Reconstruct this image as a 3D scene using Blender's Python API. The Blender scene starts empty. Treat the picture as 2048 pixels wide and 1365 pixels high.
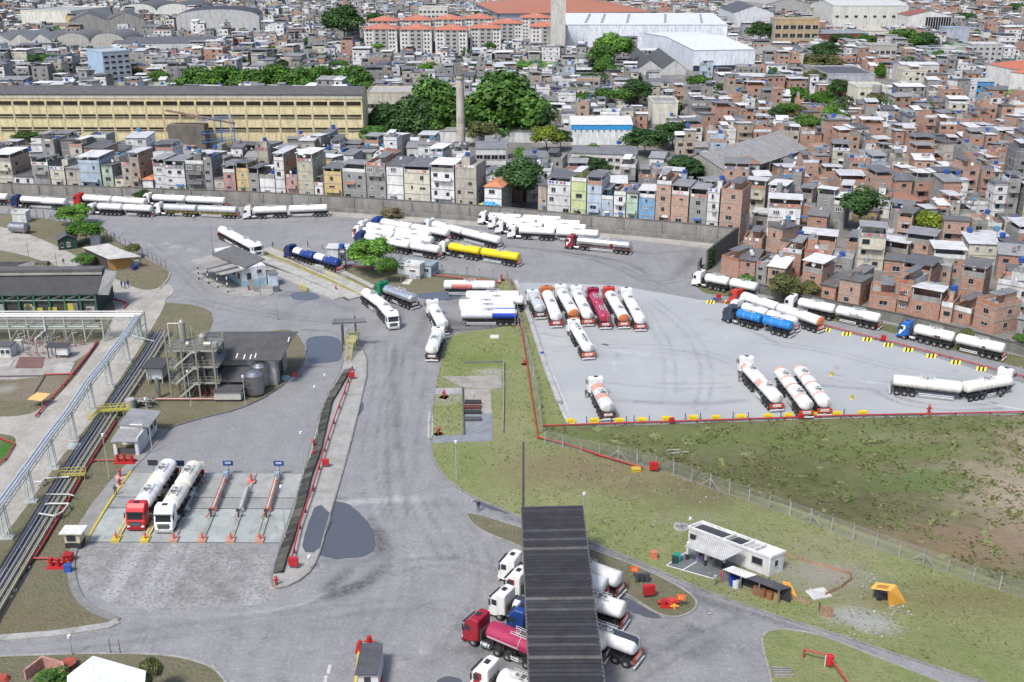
import bpy, bmesh, math, random
from mathutils import Vector, Matrix, noise
random.seed(7)
R=random.Random(11)
# ------------------------------------------------------------------ camera, sky, sun, exposure
FPX=2100.0; YH=-130.0
TH=math.atan((682.5-YH)/FPX); CT,ST=math.cos(TH),math.sin(TH)
H=80.8*CT
sc=bpy.context.scene
col=sc.collection
cam=bpy.data.cameras.new('camera'); cam.lens=36*FPX/2048; cam.sensor_width=36; cam.clip_start=1; cam.clip_end=20000
co=bpy.data.objects.new('camera',cam); col.objects.link(co)
co.location=(0,0,H); co.rotation_euler=(math.pi/2-TH,0,0); sc.camera=co
SUN_EL=math.radians(56); SUN_AZ=math.radians(215)   # azimuth clockwise from +Y: behind the camera, a little left
w=bpy.data.worlds.new('World'); sc.world=w; w.use_nodes=True
nt=w.node_tree; bg=nt.nodes['Background']; sky=nt.nodes.new('ShaderNodeTexSky')
sky.sky_type='NISHITA'; sky.sun_disc=False; sky.sun_elevation=SUN_EL; sky.sun_rotation=SUN_AZ
sky.air_density=0.9; sky.dust_density=2.5; sky.ozone_density=0.5
nt.links.new(sky.outputs[0],bg.inputs[0]); bg.inputs[1].default_value=0.15
sl=bpy.data.lights.new('sun','SUN'); sl.energy=2.6; sl.angle=math.radians(11); sl.color=(1,0.985,0.96)
so=bpy.data.objects.new('sun',sl); col.objects.link(so)
sd=Vector((math.sin(SUN_AZ)*math.cos(SUN_EL),math.cos(SUN_AZ)*math.cos(SUN_EL),math.sin(SUN_EL)))
so.rotation_euler=sd.to_track_quat('Z','Y').to_euler(); so.location=(0,0,300)
sc.view_settings.view_transform='Standard'; sc.view_settings.look='None'; sc.view_settings.gamma=1
sc.view_settings.exposure=0.45
sc.render.resolution_x=1024; sc.render.resolution_y=682

# ------------------------------------------------------------------ helpers
def G(u,v,z=0.0):
    a=(u-1024)/FPX; b=(v-682.5)/FPX
    t=(H-z)/(ST+b*CT)
    return Vector((a*t,(CT-b*ST)*t,z))
def ZOF(y,v):
    q=(682.5-v)/FPX
    return H+y*(q*CT-ST)/(CT+q*ST)
def UV(x,y,z=0):
    d=z-H; Z=y*CT-d*ST; return 1024+FPX*x/Z, 682.5-FPX*(y*ST+d*CT)/Z
def SC(v): return (v-YH)/80.8    # px per metre on the ground at row v
MATS={}
def V3(p,z=0): return Vector((p[0],p[1],z))
def lin(r,g,b): return tuple(((c/255)**2.2) for c in (r,g,b))
class MB:
    def __init__(s): s.v=[];s.f=[];s.m=[];s.c=[];s.s=[]
    def face(s,pts,mat=0,c=(1,1,1),sm=False):
        n=len(s.v); s.v+= [tuple(p) for p in pts]; s.f.append(tuple(range(n,n+len(pts)))); s.m.append(mat); s.c.append(c); s.s.append(sm)
    def raw(s,vs,fs,mat=0,c=(1,1,1),sm=False):
        n=len(s.v); s.v+=[tuple(p) for p in vs]
        for i,f in enumerate(fs):
            s.f.append(tuple(k+n for k in f)); s.m.append(mat); s.c.append(c[i] if isinstance(c,list) else c); s.s.append(sm)
    def box(s,x0,x1,y0,y1,z0,z1,mat=0,c=(1,1,1),M=None,front=None,top=None,mtop=None,bottom=False):
        p=[Vector(q) for q in ((x0,y0,z0),(x1,y0,z0),(x1,y1,z0),(x0,y1,z0),(x0,y0,z1),(x1,y0,z1),(x1,y1,z1),(x0,y1,z1))]
        if M is not None: p=[M@q for q in p]
        n=len(s.v); s.v+=[tuple(q) for q in p]
        fs=[(4,5,6,7),(0,1,5,4),(1,2,6,5),(2,3,7,6),(3,0,4,7),(3,2,1,0)]
        cs=[top or c,front or c,c,c,c,c]
        for i,f in enumerate(fs):
            s.f.append(tuple(k+n for k in f)); s.m.append(mtop if (i==0 and mtop is not None) else mat); s.c.append(cs[i]); s.s.append(False)
    def bar(s,a,b,w=0.1,h=None,mat=0,c=(1,1,1)):
        a=Vector(a);b=Vector(b);d=b-a;L=d.length
        if L<1e-6: return
        h=h or w
        s.box(-w/2,w/2,-h/2,h/2,0,L,mat,c,M=Matrix.Translation(a)@d.to_track_quat('Z','Y').to_matrix().to_4x4())
    def tube(s,a,b,r=0.1,n=8,mat=0,c=(1,1,1),r2=None,caps=True,sm=True):
        a=Vector(a);b=Vector(b);d=b-a;L=d.length
        if L<1e-6: return
        r2=r if r2 is None else r2
        q=d.to_track_quat('Z','Y'); vs=[];fs=[]
        for k in range(n):
            t=2*math.pi*k/n; e=Vector((math.cos(t),math.sin(t),0))
            vs.append(a+q@(e*r)); vs.append(b+q@(e*r2))
        for k in range(n):
            j=(k+1)%n; fs.append((2*k,2*j,2*j+1,2*k+1))
        s.raw(vs,fs,mat,c,sm)
        if caps:
            s.face([vs[2*k+1] for k in range(n)],mat,c); s.face([vs[2*k] for k in reversed(range(n))],mat,c)
    def prism(s,poly,z0,z1,mat=0,c=(1,1,1),cs=None,ms=None):
        n=len(poly); 
        ar=sum(poly[i][0]*poly[(i+1)%n][1]-poly[(i+1)%n][0]*poly[i][1] for i in range(n))
        if ar<0: poly=poly[::-1]
        s.face([V3(p,z1) for p in poly],mat,c)
        for i in range(n):
            a=poly[i];b=poly[(i+1)%n]
            s.face([V3(a,z0),V3(b,z0),V3(b,z1),V3(a,z1)],mat if ms is None else ms,cs or c)
    def ribbon(s,pts,wd,z0,z1,mat=0,c=(1,1,1),closed=False,off=0.0):
        P=[Vector((p[0],p[1])) for p in pts]; n=len(P); L=[];Rr=[]
        for i in range(n):
            a=P[i-1] if (i>0 or closed) else None; b=P[(i+1)%n] if (i<n-1 or closed) else None
            d1=(P[i]-a).normalized() if a is not None else None; d2=(b-P[i]).normalized() if b is not None else None
            if d1 is None: d1=d2
            if d2 is None: d2=d1
            nrm=Vector((-(d1.y+d2.y),d1.x+d2.x))
            nrm=nrm.normalized() if nrm.length>1e-6 else Vector((-d1.y,d1.x))
            k=1/max(0.5,nrm.dot(Vector((-d1.y,d1.x))))
            L.append(P[i]+nrm*(off+wd/2)*k); Rr.append(P[i]+nrm*(off-wd/2)*k)
        m=n if closed else n-1
        for i in range(m):
            j=(i+1)%n
            s.face([V3(Rr[i],z1),V3(Rr[j],z1),V3(L[j],z1),V3(L[i],z1)],mat,c)
            if z1-z0>0.01:
                s.face([V3(Rr[i],z0),V3(Rr[j],z0),V3(Rr[j],z1),V3(Rr[i],z1)],mat,c)
                s.face([V3(L[j],z0),V3(L[i],z0),V3(L[i],z1),V3(L[j],z1)],mat,c)
        if not closed and z1-z0>0.01:
            s.face([V3(L[0],z0),V3(Rr[0],z0),V3(Rr[0],z1),V3(L[0],z1)],mat,c); s.face([V3(Rr[-1],z0),V3(L[-1],z0),V3(L[-1],z1),V3(Rr[-1],z1)],mat,c)
    def mesh(s,name,mats):
        me=bpy.data.meshes.new(name); me.from_pydata(s.v,[],s.f)
        if isinstance(mats,str): mats=[mats]
        for m in mats: me.materials.append(MAT(m))
        me.polygons.foreach_set('material_index',s.m); me.polygons.foreach_set('use_smooth',s.s)
        at=me.color_attributes.new('Col','FLOAT_COLOR','CORNER'); buf=[]
        for f,c in zip(s.f,s.c): buf+= [c[0],c[1],c[2],1.0]*len(f)
        at.data.foreach_set('color',buf); me.update(); return me
    def build(s,name,mats,parent=None,**k): return link(name,s.mesh(name,mats),parent,**k)
def link(name,data,parent=None,M=None,color=None,label=None,cat=None,group=None,kind=None,loc=None,rz=None,scale=None):
    o=bpy.data.objects.new(name,data); col.objects.link(o)
    if parent is not None: o.parent=parent
    if M is not None: o.matrix_local=M
    if loc is not None: o.location=loc
    if rz is not None: o.rotation_euler[2]=rz
    if scale is not None: o.scale=scale
    if color is not None: o.color=(color[0],color[1],color[2],1)
    if label: o['label']=label
    if cat: o['category']=cat
    if group: o['group']=group
    if kind: o['kind']=kind
    return o
def empty(name,loc,rz,label,cat,group=None):
    o=link(name,None,None,loc=loc,rz=rz,label=label,cat=cat,group=group); o.empty_display_size=0.5; return o
def gp(pts,z=0.0): return [G(u,v,z) for u,v in pts]
def smooth(P,closed=True,it=2):
    P=[Vector((p[0],p[1])) for p in P]
    for _ in range(it):
        Q=[];n=len(P)
        if not closed: Q.append(P[0])
        for i in range(n if closed else n-1):
            a=P[i];b=P[(i+1)%n]; Q+= [a*.75+b*.25,a*.25+b*.75]
        if not closed: Q.append(P[-1])
        P=Q
    return P
def inpoly(x,y,P):
    c=False;n=len(P);j=n-1
    for i in range(n):
        if ((P[i][1]>y)!=(P[j][1]>y)) and (x<(P[j][0]-P[i][0])*(y-P[i][1])/(P[j][1]-P[i][1])+P[i][0]): c=not c
        j=i
    return c
# ------------------------------------------------------------------ materials (procedural)
def newmat(name):
    m=bpy.data.materials.new(name); m.use_nodes=True; return m,m.node_tree,m.node_tree.nodes['Principled BSDF']
def N(nt,t,**k):
    n=nt.nodes.new(t)
    for a,b in k.items(): setattr(n,a,b)
    return n
def base(nt):
    a=N(nt,'ShaderNodeAttribute'); a.attribute_name='Col'; o=N(nt,'ShaderNodeObjectInfo')
    m=N(nt,'ShaderNodeMix',data_type='RGBA',blend_type='MULTIPLY'); m.inputs[0].default_value=1
    nt.links.new(a.outputs['Color'],m.inputs[6]); nt.links.new(o.outputs['Color'],m.inputs[7]); return m.outputs[2]
def coords(nt,kind='G',sc=(1,1,1),rot=0):
    if kind=='G': g=N(nt,'ShaderNodeNewGeometry').outputs['Position']
    else: g=N(nt,'ShaderNodeTexCoord').outputs['Object']
    mp=N(nt,'ShaderNodeMapping'); mp.inputs['Scale'].default_value=sc; mp.inputs['Rotation'].default_value=(0,0,rot)
    nt.links.new(g,mp.inputs[0]); return mp.outputs[0]
def noisev(nt,vec,scale,det=4,rough=.6,lo=.35,hi=.65,a=0.0,b=1.0):
    n=N(nt,'ShaderNodeTexNoise'); n.inputs['Scale'].default_value=scale; n.inputs['Detail'].default_value=det; n.inputs['Roughness'].default_value=rough
    nt.links.new(vec,n.inputs['Vector'])
    r=N(nt,'ShaderNodeMapRange'); r.inputs[1].default_value=lo; r.inputs[2].default_value=hi; r.inputs[3].default_value=a; r.inputs[4].default_value=b
    nt.links.new(n.outputs[0],r.inputs[0]); return r.outputs[0]
def mixc(nt,fac,A,B,mode='MIX'):
    m=N(nt,'ShaderNodeMix',data_type='RGBA',blend_type=mode)
    if isinstance(fac,(int,float)): m.inputs[0].default_value=fac
    else: nt.links.new(fac,m.inputs[0])
    for i,x in ((6,A),(7,B)):
        if isinstance(x,(tuple,list)): m.inputs[i].default_value=(x[0],x[1],x[2],1)
        else: nt.links.new(x,m.inputs[i])
    return m.outputs[2]
def mul(nt,a,b,op='MULTIPLY'):
    m=N(nt,'ShaderNodeMath',operation=op)
    for i,x in ((0,a),(1,b)):
        if isinstance(x,(int,float)): m.inputs[i].default_value=x
        else: nt.links.new(x,m.inputs[i])
    return m.outputs[0]
def blob(nt,u,v,ru,rv,soft=.5,nz=None,world=False):
    """soft ellipse mask on the ground round a spot (radii in metres across / along view, nz = ragged edge)"""
    c=G(u,v); g=N(nt,'ShaderNodeNewGeometry').outputs['Position']
    s=N(nt,'ShaderNodeVectorMath',operation='SUBTRACT'); nt.links.new(g,s.inputs[0]); s.inputs[1].default_value=(c.x,c.y,0)
    m=N(nt,'ShaderNodeVectorMath',operation='MULTIPLY'); nt.links.new(s.outputs[0],m.inputs[0]); m.inputs[1].default_value=(1/ru,1/rv,0)
    l=N(nt,'ShaderNodeVectorMath',operation='LENGTH'); nt.links.new(m.outputs[0],l.inputs[0]); d=l.outputs['Value']
    if nz is not None: d=mul(nt,d,nz,'ADD')
    r=N(nt,'ShaderNodeMapRange'); r.inputs[1].default_value=1.0; r.inputs[2].default_value=1-soft; r.inputs[3].default_value=0; r.inputs[4].default_value=1
    nt.links.new(d,r.inputs[0]); return r.outputs[0]
def bump(nt,h,st=.3,dist=.05):
    b=N(nt,'ShaderNodeBump'); b.inputs['Strength'].default_value=st; b.inputs['Distance'].default_value=dist; nt.links.new(h,b.inputs['Height']); return b.outputs[0]
def MAT(name):
    if name in MATS: return MATS[name]
    m,nt,P=newmat(name); L=nt.links; P.inputs['Roughness'].default_value=.85
    def out(c): L.new(c,P.inputs['Base Color'])
    if name in('paint','gloss'):
        c=base(nt); n=noisev(nt,coords(nt),.9,4,.65,.35,.7,.0,1.0)
        n3=noisev(nt,coords(nt,'G',(1,1,.35)),2.2,5,.75,.5,.72,0,.4); c=mixc(nt,n3,c,(.40,.37,.33),'MULTIPLY'); out(mixc(nt,mul(nt,n,.25),c,(.34,.32,.29),'MULTIPLY')); P.inputs['Roughness'].default_value=.38 if name=='paint' else .22
    elif name=='wall':
        c=base(nt); v=coords(nt,'G',(.5,.5,.12)); n=noisev(nt,v,1.6,5,.65,.42,.72,0,.75)
        n2=noisev(nt,coords(nt),.7,5,.6,.3,.7,.86,1.06)
        c=mixc(nt,mul(nt,n,.75),c,(.36,.34,.31),'MULTIPLY'); c=mixc(nt,1.0,c,(1,1,1),'MULTIPLY')
        h=N(nt,'ShaderNodeHueSaturation'); L.new(n2,h.inputs['Value']); L.new(c,h.inputs['Color']); out(h.outputs[0]); P.inputs['Roughness'].default_value=.95
    elif name=='brick':
        c=base(nt); n=noisev(nt,coords(nt,'G',(1,1,1.5)),.55,5,.7,.35,.7,0,1); c=mixc(nt,mul(nt,n,.55),c,(.37,.30,.26))
        b=N(nt,'ShaderNodeTexNoise'); b.inputs['Scale'].default_value=2.4; b.inputs['Detail'].default_value=3; L.new(coords(nt),b.inputs['Vector'])
        r=N(nt,'ShaderNodeMapRange'); r.inputs[1].default_value=.3; r.inputs[2].default_value=.7; r.inputs[3].default_value=.68; r.inputs[4].default_value=1.22; L.new(b.outputs[0],r.inputs[0])
        h=N(nt,'ShaderNodeHueSaturation'); L.new(r.outputs[0],h.inputs['Value']); L.new(c,h.inputs['Color'])
        # courses of hollow brick
        w_=N(nt,'ShaderNodeTexWave',wave_type='BANDS',bands_direction='Z'); w_.inputs['Scale'].default_value=.8; w_.inputs['Distortion'].default_value=.4
        L.new(coords(nt),w_.inputs['Vector']); rr=N(nt,'ShaderNodeMapRange'); rr.inputs[1].default_value=.0; rr.inputs[2].default_value=.25; rr.inputs[3].default_value=.25; rr.inputs[4].default_value=0; L.new(w_.outputs[0],rr.inputs[0])
        out(mixc(nt,rr.outputs[0],h.outputs[0],(.45,.42,.38))); P.inputs['Roughness'].default_value=.95
    elif name in('roof','roofx'):
        c=base(nt); w_=N(nt,'ShaderNodeTexWave',wave_type='BANDS',bands_direction='X'); w_.inputs['Scale'].default_value=1.3 if name=='roof' else .8
        L.new(coords(nt,'O'),w_.inputs['Vector']); n=noisev(nt,coords(nt,'G',(1,1,1)),.5,5,.7,.4,.68,0,1)
        c=mixc(nt,mul(nt,n,.55),c,(.42,.38,.35),'MULTIPLY')
        n2=noisev(nt,coords(nt,'G',(1,1,1)),2.6,3,.7,.55,.75,0,.5); c=mixc(nt,n2,c,(.2,.17,.15),'MULTIPLY')
        r=N(nt,'ShaderNodeMapRange'); r.inputs[3].default_value=.72; r.inputs[4].default_value=1.05; L.new(w_.outputs[0],r.inputs[0])
        h=N(nt,'ShaderNodeHueSaturation'); L.new(r.outputs[0],h.inputs['Value']); L.new(c,h.inputs['Color']); out(h.outputs[0]); L.new(bump(nt,w_.outputs[0],.25,.05),P.inputs['Normal']); P.inputs['Roughness'].default_value=.6
    elif name=='tile':
        c=base(nt); n=noisev(nt,coords(nt),.8,5,.7,.3,.7,.75,1.15); h=N(nt,'ShaderNodeHueSaturation'); L.new(n,h.inputs['Value']); L.new(c,h.inputs['Color']); out(h.outputs[0])
    elif name=='metal':
        c=base(nt); n=noisev(nt,coords(nt),1.2,4,.6,.35,.7,.18,.45); out(c); P.inputs['Metallic'].default_value=.85; L.new(n,P.inputs['Roughness'])
    elif name=='concrete':
        c=base(nt); v=coords(nt,'G',(1,1,.3)); n=noisev(nt,v,.45,6,.7,.35,.68,0,1); n2=noisev(nt,coords(nt),2.5,4,.7,.4,.7,0,.6)
        c=mixc(nt,mul(nt,n,.7),c,(.4,.38,.35),'MULTIPLY'); out(mixc(nt,n2,c,(.55,.53,.5),'MULTIPLY')); P.inputs['Roughness'].default_value=.95
    elif name=='glass':
        out(base(nt)); P.inputs['Roughness'].default_value=.08
    elif name=='rubber':
        out(base(nt)); P.inputs['Roughness'].default_value=.8
    elif name=='water':
        P.inputs['Base Color'].default_value=(.085,.09,.105,1); P.inputs['Roughness'].default_value=.06
        L.new(bump(nt,noisev(nt,coords(nt),1.5,2,.5,.3,.7,0,1),.06,.02),P.inputs['Normal'])
    elif name=='leaf':
        c=base(nt); n=noisev(nt,coords(nt),.35,3,.6,.3,.7,.65,1.3); h=N(nt,'ShaderNodeHueSaturation'); L.new(n,h.inputs['Value']); L.new(c,h.inputs['Color']); out(h.outputs[0]); P.inputs['Roughness'].default_value=.6
        P.inputs['Specular IOR Level'].default_value=.25
    elif name=='mesh_wire':
        out(base(nt)); P.inputs['Alpha'].default_value=.16
        m.blend_method='HASHED' if hasattr(m,'blend_method') else m
    elif name=='asphalt':
        g=coords(nt); big=noisev(nt,g,.03,5,.6,.35,.68,0,1); mid=noisev(nt,g,.22,6,.7,.38,.66,0,1)
        st=noisev(nt,coords(nt,'G',(1,.22,1)),.35,5,.7,.46,.74,0,1); fine=noisev(nt,g,2.2,5,.8,.3,.7,.76,1.2)
        c=mixc(nt,big,(.222,.220,.222),(.268,.265,.264)); c=mixc(nt,mul(nt,mid,.5),c,(.18,.178,.182))
        c=mixc(nt,mul(nt,st,.55),c,(.15,.15,.16)); st2=noisev(nt,coords(nt,'G',(.25,1,1),.45),.5,5,.75,.52,.72,0,1); c=mixc(nt,mul(nt,st2,.5),c,(.14,.14,.148)); c=mixc(nt,mul(nt,noisev(nt,g,1.1,5,.8,.56,.74,0,1),.5),c,(.36,.36,.365))
        a_=N(nt,'ShaderNodeAttribute'); a_.attribute_name='Col'; sp_=N(nt,'ShaderNodeSeparateColor'); L.new(a_.outputs['Color'],sp_.inputs[0])
        brk=noisev(nt,g,1.3,5,.75,.32,.6,.25,1.0)
        c=mixc(nt,mul(nt,sp_.outputs[1],mul(nt,brk,.8)),c,(.50,.495,.48)); c=mixc(nt,mul(nt,sp_.outputs[0],brk),c,(.055,.055,.058))
        h=N(nt,'ShaderNodeHueSaturation'); L.new(fine,h.inputs['Value']); L.new(c,h.inputs['Color'])
        vo=N(nt,'ShaderNodeTexVoronoi',feature='DISTANCE_TO_EDGE'); vo.inputs['Scale'].default_value=.07; L.new(g,vo.inputs['Vector'])
        cr=N(nt,'ShaderNodeMapRange'); cr.inputs[1].default_value=.0; cr.inputs[2].default_value=.008; cr.inputs[3].default_value=.22; cr.inputs[4].default_value=0; L.new(vo.outputs['Distance'],cr.inputs[0])
        out(mixc(nt,mul(nt,cr.outputs[0],mid),h.outputs[0],(.1,.1,.1)))
        P.inputs['Roughness'].default_value=.8; L.new(bump(nt,noisev(nt,g,6,2,.6,.3,.7,0,1),.25,.03),P.inputs['Normal'])
    elif name=='parking':
        g=coords(nt); big=noisev(nt,g,.05,5,.6,.35,.68,0,1); st=noisev(nt,coords(nt,'G',(.3,1,1),.5),.25,5,.7,.5,.75,0,1)
        c=mixc(nt,big,(.305,.315,.32),(.36,.37,.37)); c=mixc(nt,mul(nt,st,.35),c,(.25,.265,.28)); f=noisev(nt,g,1.7,5,.75,.6,.75,0,.6); c=mixc(nt,f,c,(.25,.26,.275))
        a_=N(nt,'ShaderNodeAttribute'); a_.attribute_name='Col'; sp_=N(nt,'ShaderNodeSeparateColor'); L.new(a_.outputs['Color'],sp_.inputs[0])
        brk=noisev(nt,g,1.3,5,.75,.32,.6,.25,1.0); c=mixc(nt,mul(nt,sp_.outputs[1],mul(nt,brk,.8)),c,(.55,.56,.56)); c=mixc(nt,mul(nt,sp_.outputs[0],brk),c,(.09,.09,.095))
        out(c); P.inputs['Roughness'].default_value=.85
    elif name=='cobble':
        g=coords(nt); c=mixc(nt,noisev(nt,g,.4,5,.75,.38,.62,0,1),(.17,.168,.162),(.29,.285,.28)); f=noisev(nt,g,2.2,4,.85,.47,.62,0,.85)
        s=noisev(nt,coords(nt,'G',(1,.08,1)),.28,4,.6,.45,.65,0,.7)
        c=mixc(nt,s,c,(.37,.365,.37)); out(mixc(nt,f,c,(.11,.11,.105)))
    elif name=='slab':
        g=coords(nt); c=base(nt); n=noisev(nt,g,.4,6,.7,.4,.68,0,1); c=mixc(nt,mul(nt,n,.6),c,(.5,.5,.48),'MULTIPLY'); f=noisev(nt,coords(nt,'G',(1,.3,1)),1.2,5,.75,.55,.75,0,.7); out(mixc(nt,f,c,(.15,.15,.14)))
    elif name in('grass','rough','plant'):
        g=coords(nt); a=noisev(nt,g,.06,5,.65,.36,.64,0,1); b=noisev(nt,g,.5,5,.7,.4,.65,0,1); d=noisev(nt,g,2.5,4,.8,.42,.66,0,1)
        if name=='grass': A,B,C,D=(.22,.275,.09),(.31,.315,.15),(.16,.20,.065),(.37,.36,.21)
        elif name=='rough': A,B,C,D=(.15,.185,.06),(.22,.205,.12),(.085,.09,.042),(.25,.23,.135)
        else: A,B,C,D=(.185,.18,.10),(.235,.20,.145),(.12,.135,.055),(.29,.26,.2)
        c=mixc(nt,a,A,B); c=mixc(nt,mul(nt,b,.55),c,C); c=mixc(nt,mul(nt,d,.55),c,D)
        rag=noisev(nt,g,.2,4,.7,.3,.7,-.3,.3)
        sp={'grass':((960,720,9,6,.6,(.15,.22,.05)),(1000,640,6,6,.4,(.2,.2,.1)),(1010,900,6,22,.4,(.33,.28,.17)),(1240,950,22,8,.75,(.26,.2,.125)),(1400,990,16,7,.7,(.2,.165,.1)),(1130,930,12,7,.6,(.25,.2,.12)),(1080,820,3,18,.4,(.2,.25,.08)),
              (1640,1150,9,5,.9,(.36,.33,.28)),(1480,1150,10,7,.4,(.3,.27,.2)),(1700,1235,4,3,.95,(.42,.42,.38)),(1755,1252,4,2.5,.9,(.42,.43,.4)),(1690,1190,6,3,.6,(.3,.26,.2)),(1900,1290,10,7,.4,(.2,.23,.09)),(1950,1200,18,5,.5,(.2,.15,.08)),
              (1320,1205,3,2,.7,(.36,.33,.26)),(950,770,9,5,.5,(.3,.29,.24)),(980,745,4,2,.8,(.42,.41,.37)),(900,800,4,3,.5,(.4,.39,.35)),(1700,1090,20,5,.6,(.3,.29,.17)),(1400,1040,8,3,.6,(.3,.29,.17))),
            'rough':((2040,1000,12,17,1.0,(.42,.34,.26)),(2075,900,8,14,.9,(.38,.31,.23)),(2030,1090,9,8,.7,(.33,.27,.19)),(1400,880,30,6,.5,(.17,.22,.07)),(1700,870,30,6,.55,(.19,.24,.08)),(1880,950,20,5,.3,(.36,.3,.22)),(1760,905,20,4,.75,(.17,.22,.07)),(1850,965,12,5,.7,(.11,.2,.05)),(1930,1090,14,8,.7,(.3,.2,.14)),(1180,870,12,2,.5,(.14,.2,.06)),(1600,880,20,4,.4,(.14,.19,.06)),
              (1950,850,20,3,.5,(.15,.2,.07)),(1500,960,24,9,.45,(.08,.09,.03)),(1350,900,14,5,.5,(.15,.18,.07)),(1820,880,16,3,.5,(.27,.25,.16)),(1650,1020,18,6,.5,(.1,.09,.05))),
            'plant':((90,770,9,9,.6,(.3,.24,.19)),(60,470,20,9,.4,(.15,.13,.09)),(60,700,16,7,.85,(.27,.25,.23)),(40,725,9,2.5,.8,(.36,.28,.24)),(120,690,10,3,.7,(.17,.15,.14)),(20,900,5,6,.95,(.06,.2,.03)),(440,850,16,3.5,.7,(.2,.15,.1)),
              (380,760,9,5,.8,(.1,.085,.075)),(60,1240,14,6,.4,(.2,.16,.09)),(10,780,3,3,.8,(.36,.35,.31)),(300,530,8,7,.8,(.25,.19,.14)),(235,515,6,5,.5,(.3,.27,.22)),(360,690,6,5,.5,(.2,.2,.1)))}[name]
        for (u,v,ru,rv,k,cc) in sp: c=mixc(nt,mul(nt,blob(nt,u,v,ru,rv,.75,rag),k),c,cc)
        out(c); P.inputs['Roughness'].default_value=1; P.inputs['Specular IOR Level'].default_value=.1; L.new(bump(nt,noisev(nt,g,2.5,4,.8,.3,.7,0,1),.9,.25),P.inputs['Normal'])
    elif name=='dirt':
        g=coords(nt); c=mixc(nt,noisev(nt,g,.25,6,.7,.35,.65,0,1),(.40,.38,.345),(.29,.275,.24)); c=mixc(nt,noisev(nt,coords(nt,'G',(1,.3,1),-.4),.3,5,.75,.48,.7,0,.7),c,(.2,.18,.15)); out(mixc(nt,noisev(nt,g,2,4,.8,.5,.7,0,.6),c,(.22,.195,.16)))
    elif name=='town':
        g=coords(nt); out(mixc(nt,noisev(nt,g,.1,6,.7,.35,.65,0,1),(.11,.105,.1),(.22,.21,.19)))
    else: out(base(nt))
    MATS[name]=m; return m
WHT=(.82,.82,.80); BLK=(.02,.02,.022); STEEL=(.36,.37,.35); RED=(.40,.04,.04); YEL=(.68,.52,.04); GAL=(.45,.47,.47)
# ------------------------------------------------------------------ ground sheets
def struct(mb,name,mats): return mb.build(name,mats,kind='structure')
def sheet(name,P,z,mat,c=(1,1,1),skirt=None,skc=(.3,.3,.29)):
    mb=MB(); P=[(p[0],p[1]) for p in P]
    if skirt is None: 
        ar=sum(P[i][0]*P[(i+1)%len(P)][1]-P[(i+1)%len(P)][0]*P[i][1] for i in range(len(P)))
        if ar<0: P=P[::-1]
        mb.face([V3(p,z) for p in P],0,c)
    else: mb.prism(P,skirt,z,0,c)
    return struct(mb,name,mat)
mb=MB(); mb.face([(-4000,-200,-.03),(4000,-200,-.03),(4000,9000,-.03),(-4000,9000,-.03)]); struct(mb,'ground','town')
WALL_B=[(-200,388),(0,393),(300,404),(500,411),(680,421),(850,432),(1000,443),(1150,458),(1290,470),(1400,480),(1468,488)]
WALL_D=[(1474,492),(1440,518),(1412,542)]
WALL_L=[(1402,532),(1394,546),(1400,557),(1440,570),(1500,583),(1560,596),(1620,610),(1700,628),(1788,645),(1876,665),(1964,688),(2048,712),(2200,760)]
yard=gp([(-420,388)]+WALL_B[1:]+[(1440,515),(1402,532),(1394,546),(1400,557)]+WALL_L[3:])+gp([(2700,900),(2500,1480),(-500,1480)])
sheet('yard_road',yard,0,'asphalt',(0,0,0))
sheet('parking_pavement',gp([(1030,566),(1110,566),(1240,572),(1400,600),(1470,612),(1640,652),(1760,684),(1900,724),(2048,768),(2300,850),(2200,822),(2048,827),(1135,853)]),.004,'parking',(0,0,0))
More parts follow.
